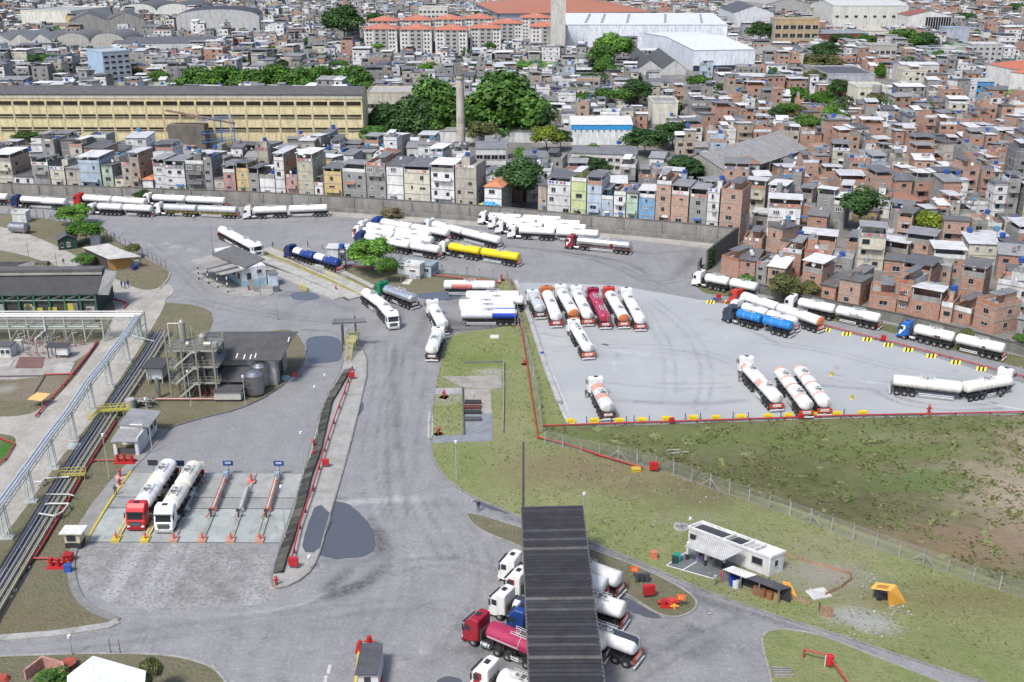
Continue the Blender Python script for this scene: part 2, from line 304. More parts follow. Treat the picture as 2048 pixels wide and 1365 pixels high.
def stained(name,P,z,mat,step,strokes,box):
    x0,x1,y0,y1=box; nx=int((x1-x0)/step); ny=int((y1-y0)/step); D=[0.0]*((nx+1)*(ny+1)); Lg=[0.0]*((nx+1)*(ny+1)); rs=random.Random(21)
    def stamp(x,y,r,k,light):
        A_=Lg if light else D
        for i in range(max(0,int((x-r*1.6-x0)/step)),min(nx,int((x+r*1.6-x0)/step)+1)+1):
            for j in range(max(0,int((y-r*1.6-y0)/step)),min(ny,int((y+r*1.6-y0)/step)+1)+1):
                d=math.hypot(x0+i*step-x,y0+j*step-y)/r
                if d<1.6: q=k*math.exp(-d*d*1.6); n_=j*(nx+1)+i; A_[n_]=A_[n_]+q*(1-A_[n_])
    for pts,wd_,k,light,kind in strokes:
        Q_=[G(*p) for p in pts]
        if kind=='blot':
            for p in Q_:
                for _ in range(int(10+wd_*4)): stamp(p.x+rs.gauss(0,wd_*.45),p.y+rs.gauss(0,wd_*.45),wd_*rs.uniform(.12,.4),k*rs.uniform(.2,.8),light)
            continue
        Q_=smooth(Q_,False,2)
        for off in ((-1.0,1.0) if kind=='pair' else (0,)):
            for a,b in zip(Q_[:-1],Q_[1:]):
                d=(b-a); Ln=d.length
                if Ln<1e-4: continue
                d/=Ln; nn=Vector((-d.y,d.x)); t=0
                while t<Ln:
                    p=a+d*t+nn*(off+rs.gauss(0,.06)); kk=k*max(.15,.6+.9*noise.noise(Vector((p.x*.15,p.y*.15,off)))); stamp(p.x,p.y,wd_*.75,min(.9,kk*.95),light); t+=max(.35,wd_*.5)
    vs=[];
    for j in range(ny+1):
        for i in range(nx+1): vs.append((x0+i*step,y0+j*step,z))
    ins=[inpoly(v[0],v[1],P) for v in vs]; fs=[]
    for j in range(ny):
        for i in range(nx):
            a=j*(nx+1)+i
            if ins[a] and ins[a+1] and ins[a+nx+1] and ins[a+nx+2]: fs.append((a,a+1,a+nx+2,a+nx+1))
    me=bpy.data.meshes.new(name); me.from_pydata(vs,[],fs); at=me.color_attributes.new('Col','FLOAT_COLOR','POINT'); buf=[]
    for a,b in zip(D,Lg): buf+=[min(1,a),min(1,b),0,1]
    at.data.foreach_set('color',buf); me.materials.append(MAT(mat)); link(name,me,kind='structure')
YS=[([(800,690),(790,760),(785,850),(790,950),(800,1040)],.5,.55,0,'pair'),([(760,680),(762,760),(742,850),(735,950),(760,1050)],.45,.4,0,'pair'),([(840,740),(830,830),(815,920),(830,1010),(900,1120)],.5,.35,0,'pair'),
 ([(790,700),(788,780),(795,900)],.9,.5,0,'one'),([(775,900),(770,960),(782,1010)],.6,.35,0,'one'),([(690,1190),(800,1130),(900,1120),(990,1150)],.5,.35,0,'pair'),([(560,1240),(700,1220),(860,1200),(960,1240)],.5,.35,0,'pair'),
 ([(60,1300),(250,1275),(450,1250),(620,1225),(720,1170)],.5,.35,0,'pair'),([(300,1235),(450,1232),(600,1215),(680,1170)],.5,.4,1,'one'),([(880,1000),(960,1090),(980,1180),(900,1300)],.5,.35,0,'pair'),([(700,1365),(760,1250),(800,1150),(790,1050)],.5,.3,0,'pair'),
 ([(640,1010),(760,1000),(860,998)],1.2,.6,1,'one'),([(760,1130),(745,1160),(700,1180),(650,1195)],1.3,.7,0,'one'),([(700,1140),(670,1165),(660,1180)],1.5,.6,0,'one'),([(752,1060),(775,1110),(765,1150)],1.6,.5,0,'one'),([(645,1120),(740,1122)],1.5,.6,0,'one'),
 ([(930,500),(1010,520),(1120,505),(1250,490)],.7,.25,0,'pair'),([(1000,490),(1080,500),(1180,510),(1270,530),(1300,555)],1.2,.75,0,'one'),([(960,475),(1040,492),(1150,500),(1300,560),(1400,620)],.5,.4,0,'pair'),([(1090,500),(1200,520),(1260,545),(1300,570),(1360,560)],.6,.5,0,'pair'),
 ([(1390,500),(1380,530),(1340,560)],2.4,.5,0,'one'),([(1260,500),(1300,510),(1380,500)],1,.35,0,'one'),([(700,460),(850,445),(950,440)],.8,.3,0,'one'),([(200,450),(400,460),(600,450),(690,440)],.5,.3,0,'pair'),([(660,440),(760,442),(900,452)],.6,.4,0,'one'),
 ([(380,480),(480,530),(560,560)],.5,.3,0,'pair'),([(270,470),(340,520),(380,560),(420,600),(560,630),(700,650)],.6,.3,0,'pair'),([(360,590),(460,620),(600,640),(720,640)],.6,.35,0,'pair'),([(880,610),(940,600),(1000,610)],3,.7,0,'one'),([(880,640),(920,650),(1000,658)],2.6,.85,0,'one'),([(900,660),(960,660),(1015,655)],1.4,.95,0,'one'),
 ([(860,600),(850,640),(830,690)],2.2,.5,0,'one'),([(740,590),(780,600),(800,640)],1.6,.45,0,'one'),([(850,590),(890,588)],1.8,.5,1,'one'),([(930,612),(1000,615)],1.2,.6,1,'one'),
 ([(285,475)],3,.85,0,'blot'),([(300,492),(330,488),(350,494),(380,500)],2,.7,1,'blot'),([(515,850),(530,848)],2,.9,0,'blot'),([(600,690)],4,.3,0,'blot'),([(1240,1190),(1300,1215)],3,.6,0,'blot'),([(985,1270),(1000,1330),(950,1300)],3.5,.5,0,'blot'),([(1330,1280),(1400,1290)],4,.4,0,'blot'),([(1470,1240)],2,.6,0,'blot'),
 ([(1300,1165),(1400,1190),(1500,1215),(1600,1250),(1760,1300)],.6,.55,0,'pair'),([(1350,1180),(1420,1205),(1470,1222)],1.3,.6,0,'one'),([(960,1010),(1040,1045),(1200,1098),(1300,1140)],.9,.6,0,'one'),([(1420,1260),(1330,1215),(1240,1190)],.5,.4,0,'pair'),([(1250,1365),(1350,1300),(1450,1260)],.5,.35,0,'pair'),
 ([(640,770),(560,800),(480,850),(400,900),(350,930)],.6,.3,0,'pair'),([(600,880),(480,890),(370,880)],.5,.35,0,'one'),([(560,590),(640,600),(700,620)],2,.35,0,'one'),([(1000,460),(1100,470),(1200,482)],1.6,.35,0,'one'),([(700,500),(800,510),(900,520)],2.4,.3,0,'one')]
YS+=[([(742,1035),(760,1070),(758,1112),(720,1128),(640,1122)],1.0,.6,0,'one'),([(690,1000),(650,990),(625,1010)],.9,.5,0,'one'),([(605,660),(690,664),(694,730),(605,736)],.8,.5,0,'one'),([(570,584),(650,588),(590,610)],.9,.5,0,'one')]
for _ in range(240):
    u_=R.uniform(200,1500); v_=R.uniform(430,1360); YS.append(([(u_,v_)],R.uniform(.3,1.2),R.uniform(.2,.6),1 if R.random()<.3 else 0,'blot'))
stained('yard_road',[(p.x,p.y) for p in yard],.002,'asphalt',.55,YS,(-95,105,92,330))
PS=[([(1100,700),(1250,690),(1400,700),(1500,740)],.5,.4,0,'pair'),([(1300,600),(1380,660),(1420,740),(1400,820)],.5,.35,0,'pair'),([(1500,680),(1650,700),(1800,740),(1950,760)],.6,.35,0,'pair'),([(1760,780),(1800,805),(1900,818),(2000,812)],.6,.7,0,'pair'),([(1620,770),(1750,780)],.8,.5,0,'one'),
 ([(1200,760),(1350,775),(1460,770)],.6,.35,0,'pair'),([(1290,620),(1340,700),(1340,790)],.5,.3,0,'pair'),([(1420,640),(1500,660),(1560,690)],.8,.3,0,'one'),([(1060,680),(1160,690),(1300,712)],.7,.5,1,'one'),([(1200,800),(1400,810),(1500,800)],1.2,.3,0,'one'),
 ([(1240,760),(1225,720)],.25,.5,1,'one'),([(1300,780),(1270,715)],.25,.5,1,'one'),([(1350,790),(1320,735)],.25,.5,1,'one'),([(1085,668),(1120,676)],1.5,.5,0,'one'),([(1600,730),(1800,800)],.5,.25,0,'pair')]
for _ in range(160):
    u_=R.uniform(1050,2048); v_=R.uniform(590,850); PS.append(([(u_,v_)],R.uniform(.3,1.1),R.uniform(.2,.55),1 if R.random()<.3 else 0,'blot'))
stained('parking_pavement',[(p.x,p.y) for p in gp([(1031,567),(1110,567),(1240,573),(1400,601),(1470,613),(1640,653),(1760,685),(1900,725),(2048,769),(2298,849),(2048,826),(1136,852)])],.006,'parking',.6,PS,(0,120,140,262))
# verge strip by the lower wall
sheet('grass_verge',smooth(gp([(1392,562),(1400,585),(1430,590),(1500,600),(1570,622),(1640,640),(1720,650),(1790,668),(1900,700),(1990,722),(2100,752),(2100,728),(1964,694),(1876,671),(1788,651),(1700,633),(1560,602),(1440,575),(1402,562)])),.008,'rough')
# far bare strip under the long wall
sheet('bare_strip',gp([(-200,391),(300,407),(680,424),(1000,446),(1290,474),(1460,492),(1440,500),(1280,482),(1000,455),(860,446),(680,434),(300,412),(-200,397)]),.004,'dirt')
grassP=smooth(gp([(905,668),(892,690),(880,730),(870,780),(862,830),(860,885),(868,925),(888,955),(920,980),(960,1002),(1010,1022),(1050,1040),(1180,1085),(1250,1114),(1335,1150),(1420,1188),(1560,1236),(1640,1260),(1720,1286),(1800,1313),(1900,1345),(1985,1372),(2150,1430),(2700,1450),(2900,1250),(2500,826),(2048,830),(1300,853),(1133,854),(1133,851),(1120,820),(1085,720),(1060,650),(1030,567),(1016,560),(1000,555),(1000,600),(1019,640),(1012,656)]),it=1)
sheet('grass_bank',grassP,.12,'grass',skirt=-.02)
mb=MB(); mb.ribbon(smooth(gp([(905,668),(892,690),(880,730),(870,780),(862,830),(860,885),(868,925),(888,955),(920,980),(960,1002),(1010,1022),(1050,1040),(1180,1085),(1250,1114),(1335,1150),(1420,1188),(1560,1236),(1640,1260),(1720,1286),(1800,1313),(1900,1345),(1985,1372),(2150,1430)]),False,1),.3,0,.18,0,(.27,.27,.26)); struct(mb,'kerb','concrete')
G2=smooth(gp([(930,1022),(1045,1057),(1185,1100),(1290,1140),(1370,1180),(1397,1206),(1385,1226),(1350,1238),(1310,1228),(1240,1180),(1100,1120),(1030,1090),(965,1065),(940,1045)]))
sheet('grass_island',G2,.1,'plant',skirt=-.02); mb=MB(); mb.ribbon(G2,.25,0,.16,0,(.33,.33,.31),closed=True); struct(mb,'kerb','concrete')
G3=smooth(gp([(1523,1268),(1560,1258),(1640,1270),(1760,1318),(1900,1372),(2000,1410),(2000,1500),(1540,1500),(1546,1370),(1525,1300)]))
sheet('grass_island',G3,.1,'grass',skirt=-.02); mb=MB(); mb.ribbon(G3,.3,0,.16,0,(.33,.33,.31),closed=True); struct(mb,'kerb','concrete')
sheet('grass_patch',smooth(gp([(690,532),(760,540),(880,545),(1000,558),(1012,568),(1010,578),(880,584),(840,588),(790,600),(750,586),(690,560)])),.06,'plant',skirt=-.02)
PL=smooth(gp([(-420,425),(0,425),(100,440),(200,455),(260,500),(335,540),(342,552),(320,580),(300,605),(330,606),(400,612),(430,630),(412,680),(560,660),(590,662),(613,700),(602,740),(545,788),(480,820),(400,838),(335,858),(300,905),(258,948),(185,1062),(150,1092),(140,1130),(148,1180),(172,1216),(236,1243),(215,1252),(110,1268),(0,1277),(-500,1290)]),it=1)
sheet('plant_yard',PL,.1,'plant',skirt=-.02)
mb=MB(); mb.ribbon(smooth(gp([(613,700),(602,740),(545,788),(480,820),(400,838),(335,858)]),False,1),.25,.02,.22,0,(.2,.2,.19))
mb.ribbon(smooth(gp([(150,1092),(140,1130),(148,1180),(172,1216),(236,1243)]),False),1.0,0,.17,0,(.24,.24,.23)); mb.ribbon(gp([(236,1244),(215,1253),(110,1269),(0,1278),(-300,1287)]),1.1,0,.19,0,(.4,.4,.38))
mb.ribbon(smooth(gp([(100,440),(200,455),(260,500),(335,540),(342,552),(320,580)]),False,1),.35,0,.2,0,(.36,.35,.32)); struct(mb,'kerb','concrete')
sheet('dirt_road',smooth(gp([(-150,438),(0,452),(60,470),(130,500),(200,540),(255,572),(300,585),(338,566),(352,585),(330,600),(330,612),(300,665),(240,760),(190,838),(130,905),(75,985),(0,1085),(-120,1230),(-300,1230),(-120,1000),(0,935),(40,880),(10,868),(-120,860),(-120,828),(40,838),(90,815),(150,760),(215,665),(235,618),(215,590),(150,548),(80,520),(0,500),(-150,480)])),.104,'dirt')
sheet('concrete_yard',smooth(gp([(-60,690),(150,690),(195,685),(180,705),(120,742),(60,760),(-60,762)]),it=1),.104,'slab',(.33,.3,.28))
G5=smooth(gp([(-120,1318),(60,1312),(200,1308),(330,1310),(400,1325),(440,1345),(470,1400),(480,1500),(-200,1500)]))
sheet('grass_island',G5,.1,'plant',skirt=-.02); mb=MB(); mb.ribbon(G5,.3,0,.16,0,(.36,.36,.34),closed=True); struct(mb,'kerb','concrete')
# cobbled apron and loading slab
sheet('cobbled_apron',smooth(gp([(172,1086),(572,1088),(545,1168),(540,1182),(565,1200),(500,1212),(330,1222),(262,1216),(200,1200),(165,1172),(146,1130),(150,1105)]),it=1),.004,'cobble')
sheet('cobbled_apron',gp([(262,945),(330,860),(400,842),(500,815),(600,760),(660,760),(610,948)]),.006,'asphalt',(.12,.1,0))
sheet('bay_walkway',gp([(140,1096),(172,1089),(258,947),(302,904),(338,860),(318,858),(276,905),(225,958),(183,1010),(146,1068)]),.108,'slab',(.25,.245,.235))
mb=MB()
A,B,C,D=[G(*q) for q in ((172,1085),(570,1087),(606,948),(260,946))]
def bil(a,b):
    p=A.lerp(B,a); q=D.lerp(C,a); return p.lerp(q,b)
nl=7; ys=[0,.46,.62,1]
for i in range(nl):
    for j in range(3):
        e=.004; a0=i/nl+e; a1=(i+1)/nl-e; b0=ys[j]+.006; b1=ys[j+1]-.006
        cc=(.35,.375,.36) if j<1 else ((.35,.355,.34) if j==2 else (.30,.31,.30)); k=1-.1*((i*7+j*3)%4)/3
        mb.prism([bil(a0,b0),bil(a1,b0),bil(a1,b1),bil(a0,b1)],0,.06,0,tuple(q*k for q in cc))
mb.face([V3(q,.01) for q in (A,B,C,D)],0,(.05,.05,.05)); struct(mb,'loading_slab','slab')
# median with its retaining bank
med=smooth(gp([(695,652),(722,690),(738,732),(716,830),(690,930),(652,1060),(636,1120),(612,1156),(562,1180),(540,1173),(550,1120),(605,960),(632,850),(662,780),(684,740),(690,700)]),it=1)
sheet('median_pavement',med,.14,'slab',(.33,.32,.30),skirt=-.02)
mb=MB(); mb.ribbon(med,.22,0,.2,0,(.25,.25,.24),closed=True); struct(mb,'kerb','concrete')
# puddles
for i,pp in enumerate(([(690,1004),(722,1028),(748,1058),(752,1090),(746,1110),(690,1120),(640,1114),(612,1100),(625,1040),(650,1000)],[(612,672),(680,673),(686,700),(684,722),(650,728),(612,727),(614,700)],[(830,588),(870,584),(925,584),(922,600),(880,602),(840,598)],
      [(575,588),(615,582),(640,592),(640,600),(590,602)],[(1235,1190),(1270,1205),(1330,1235),(1310,1240),(1255,1222)],[(712,800),(730,808),(724,830),(705,838)],[(1545,1400),(1500,1360),(1480,1380)],[(930,1362),(900,1352),(870,1362),(880,1376),(920,1376)],[(955,1000),(1030,1030),(1000,1026),(940,1004)])):
    P=smooth(gp(pp),it=3)
    P=[p+Vector((  .22*noise.noise(Vector((p.x*.9,p.y*.5,i))),.4*noise.noise(Vector((p.x*.9,p.y*.5,i+5))))) for p in P]
    sheet('puddle',P,.15 if i==0 and False else .012,'water')
# wet part of the median next to the big puddle
sheet('puddle',smooth(gp([(634,1004),(668,1036),(652,1068),(636,1108),(602,1106),(612,1060)]),it=1),.152,'water')
# bay and road markings
mb=MB()
def mark(a,b,w,z=.01,c=(.62,.62,.6)): mb.ribbon([G(*a),G(*b)],w,z,z,0,c)
mark((1085,672),(1130,680),.35); mark((1130,680),(1330,712),.35,c=(.5,.51,.52)); mark((1330,712),(1470,733),.3,c=(.5,.51,.52)); mark((1600,745),(1780,770),.3,c=(.52,.53,.54)); mark((1930,800),(2060,822),.3,c=(.6,.6,.6)); mark((1380,605),(1425,601),.3)
for k in range(3): mark((1205+k*4,690+k),(1209+k*4,688+k),.5,.014,c=(.1,.1,.1))
mark((660,1330),(656,1348),.35); mark((652,1352),(645,1395),.35); mark((415,1332),(425,1342),.5); mark((421,1332),(431,1342),.5); mark((405,1327),(345,1311),.25)
mark((1140,830),(1060,640),.25,c=(.6,.6,.58)); struct(mb,'road_marking','concrete')
# ------------------------------------------------------------------ rough field with relief, and grass tufts
def clipgrid(P,step,z,amp,sc_,name,mat):
    bm=bmesh.new(); vs=[bm.verts.new((p[0],p[1],z)) for p in P]; bm.faces.new(vs)
    xs=[p[0] for p in P]; yy=[p[1] for p in P]
    x=min(xs)+step
    while x<max(xs):
        bmesh.ops.bisect_plane(bm,geom=bm.verts[:]+bm.edges[:]+bm.faces[:],plane_co=(x,0,0),plane_no=(1,0,0)); x+=step
    y=min(yy)+step
    while y<max(yy):
        bmesh.ops.bisect_plane(bm,geom=bm.verts[:]+bm.edges[:]+bm.faces[:],plane_co=(0,y,0),plane_no=(0,1,0)); y+=step
    for v in bm.verts:
        if not v.is_boundary:
            q=Vector((v.co.x*sc_,v.co.y*sc_,3)); v.co.z+=amp*(noise.noise(q)+.6*noise.noise(q*2.7)+.3)
    if bm.faces[:] and sum(f.normal.z for f in bm.faces)<0: bmesh.ops.reverse_faces(bm,faces=bm.faces[:])
    for f in bm.faces: f.smooth=True
    me=bpy.data.meshes.new(name); bm.to_mesh(me); bm.free(); me.materials.append(MAT(mat)); return link(name,me,kind='structure')
FIELD=[Vector((p.x,p.y)) for p in gp([(1086,858),(1300,852),(1700,838),(2048,831),(2300,825),(2300,1250),(2048,1183),(1820,1100),(1560,1008),(1240,918),(1095,880)])]
clipgrid(FIELD,.9,.16,.35,.45,'rough_field','rough')
def tufts(name,P,n,smin,smax,cols,z,label):
    xs=[p[0] for p in P]; ys_=[p[1] for p in P]; vs=[];fs=[];mb=MB();k=0;t=0
    while k<n and t<n*30:
        t+=1; x=R.uniform(min(xs),max(xs)); y=R.uniform(min(ys_),max(ys_))
        if not inpoly(x,y,P): continue
        u,v=UV(x,y)
        if not(-30<u<2080 and v<1400): continue
        if noise.noise(Vector((x*.12,y*.12,0)))+R.uniform(-.35,.35)<-.05: continue
        k+=1; s=R.uniform(smin,smax); c=R.choice(cols); kk=R.uniform(.75,1.2); c=tuple(q*kk for q in c)
        for j in range(3):
            a=R.uniform(0,6.28); dx,dy=math.cos(a)*s*.5,math.sin(a)*s*.5
            mb.face([(x-dx*.6,y-dy*.6,z-.05),(x+dx*.6,y+dy*.6,z-.05),(x+dx*1.3+R.uniform(-.1,.1),y+dy*1.3,z+s*.5),(x-dx*1.1,y-dy*1.1+R.uniform(-.1,.1),z+s*.55)],0,c)
    mb.build(name,'leaf',label=label,cat='grass',kind='stuff')
tufts('field_weeds',FIELD,9000,.14,.42,[(.15,.19,.06),(.09,.11,.045),(.22,.2,.11),(.26,.23,.14),(.13,.2,.05)],.2,'tangled dark weeds and dry stalks over the rough field')
GB=[(p[0],p[1]) for p in grassP]
tufts('mown_grass',GB,7000,.1,.26,[(.2,.25,.08),(.28,.27,.14),(.16,.2,.06),(.34,.31,.2)],.13,'short patchy mown grass on the bank beside the service road')

# ------------------------------------------------------------------ trees
LEAFM={}
def crown_mesh(kind,seed):
    key=(kind,seed)
    if key in LEAFM: return LEAFM[key]
    r=random.Random(seed*31+len(kind)); mb=MB(); n=0
    lumps=[]
    if kind=='round': nl_=22; 
    elif kind=='wide': nl_=34
    else: nl_=16
    for i in range(nl_):
        a=r.uniform(0,6.28); el=math.asin(r.uniform(-.35,1)); rr=r.uniform(.45,.72)
        if kind=='flat': el=r.uniform(-.1,.35)
        p=Vector((math.cos(a)*math.cos(el)*rr,math.sin(a)*math.cos(el)*rr,math.sin(el)*rr)); lumps.append((p,r.uniform(.26,.42)))
    per=210 if kind!='flat' else 170
    for p,lr in lumps:
        tone=r.uniform(.75,1.25)
        for k in range(per):
            d=Vector((r.gauss(0,1),r.gauss(0,1),r.gauss(0,1))).normalized()
            if d.z<-.3 and r.random()<.6: d.z=-d.z
            q=p+d*lr*(r.uniform(.6,1.08)**.7)
            s=r.uniform(.04,.08); nrm=(d+Vector((r.uniform(-.7,.7),r.uniform(-.7,.7),r.uniform(-.3,.9)))).normalized()
            t=nrm.orthogonal().normalized(); b=nrm.cross(t); a=r.uniform(0,6.28); e1=(t*math.cos(a)+b*math.sin(a))*s; e2=nrm.cross(e1)*r.uniform(.5,.9)
            c=tone*r.uniform(.6,1.35); mb.face([q-e1-e2*.3,q-e2,q+e1+e2*.3,q+e2],0,(c,c*r.uniform(.92,1.08),c*.9))
    me=mb.mesh('crown',['leaf']); LEAFM[key]=me; return me
def palm_mesh():
    if 'palm' in LEAFM: return LEAFM['palm']
    mb=MB(); r=random.Random(3)
    for i in range(18):
        a=i*2.4; up=r.uniform(-.1,.8); pts=[]
        for k in range(7):
            t=k/6; pts.append(Vector((math.cos(a)*t,math.sin(a)*t,up*t-t*t*.9+.15)))
        sd_=Vector((-math.sin(a),math.cos(a),0))
        for k in range(6):
            w1=.16*math.sin(math.pi*min(1,(k+.6)/6.6)); w2=.16*math.sin(math.pi*min(1,(k+1.6)/6.6)); dz=Vector((0,0,-.08))
            for sg in (-1,1): mb.face([pts[k],pts[k+1],pts[k+1]+sd_*w2*sg+dz,pts[k]+sd_*w1*sg+dz],0,(r.uniform(.8,1.2),)*3)
    me=mb.mesh('crown',['leaf']); LEAFM['palm']=me; return me
TRUNK={}
def trunk_mesh(hh,r0,spread,seed):
    r=random.Random(seed); mb=MB(); base_=Vector((0,0,-.2)); top=Vector((r.uniform(-.3,.3),r.uniform(-.3,.3),hh*.55))
    mb.tube(base_,top,r0,8,r2=r0*.6)
    for k in range(5):
        a=k*1.256+r.uniform(-.4,.4); e=top+Vector((math.cos(a)*spread,math.sin(a)*spread,hh*.3+r.uniform(-.1,.1)*hh)); m_=top.lerp(e,.5)+Vector((0,0,-.05*hh))
        mb.tube(top-Vector((0,0,.3)),m_,r0*.5,6,r2=r0*.32); mb.tube(m_,e,r0*.32,5,r2=r0*.1)
    return mb.mesh('trunk',['concrete'])
KEEP=[]   # circles (x,y,r) where no house stands
KEEPP=[]  # polygons
GRN={'dark':(.038,.085,.024),'mid':(.065,.145,.024),'bright':(.10,.22,.03),'yellow':(.14,.19,.02),'olive':(.10,.11,.04),'vivid':(.055,.135,.014),'bare':(.17,.14,.09)}
def tree(u,vb,u0,u1,vt,kind,tone,label,name='leafy_tree',cat='tree',group=None,zb=0,seed=None,low=.35):
    """base pixel (u,vb); crown spans u0..u1, top vt"""
    p=G(u,vb,zb); s=SC(vb); rad=(u1-u0)/2/s*(1.1 if kind=='wide' else 1.04); ht=ZOF(p.y,vt)-zb; cx=((u0+u1)/2-u)/s
    seed=seed if seed is not None else int(u)%5
    t=empty(name,(p.x,p.y,zb),R.uniform(0,6.28),label,cat,group)
    if kind=='wide': low=.02
    zr=ht*(1-low)/1.5; zc=ht-zr*1.0
    if kind=='palm':
        link('crown',palm_mesh(),t,loc=(0,0,ht-rad*.3),scale=(rad,rad,rad*1.1),color=GRN[tone])
        m=MB(); m.tube((0,0,-.2),(0.2,0.1,ht-rad*.3),.22,7,r2=.14); m.build('trunk','concrete',t,color=(.2,.17,.13))
    else:
        link('crown',crown_mesh(kind,seed%4),t,loc=(0,0,zc),scale=(rad/.88,rad/.88,zr),color=GRN[tone])
        me=trunk_mesh(zc+zr*.2,max(.12,ht*.025),rad*.45,seed); link('trunk',me,t,color=(.16,.12,.09))
    KEEP.append((p.x,p.y,max(2.5,rad*.7)))
    if rad>3.5 and p.y>330: KEEP.append((p.x,p.y-.035*p.y,rad*.75))
    return t
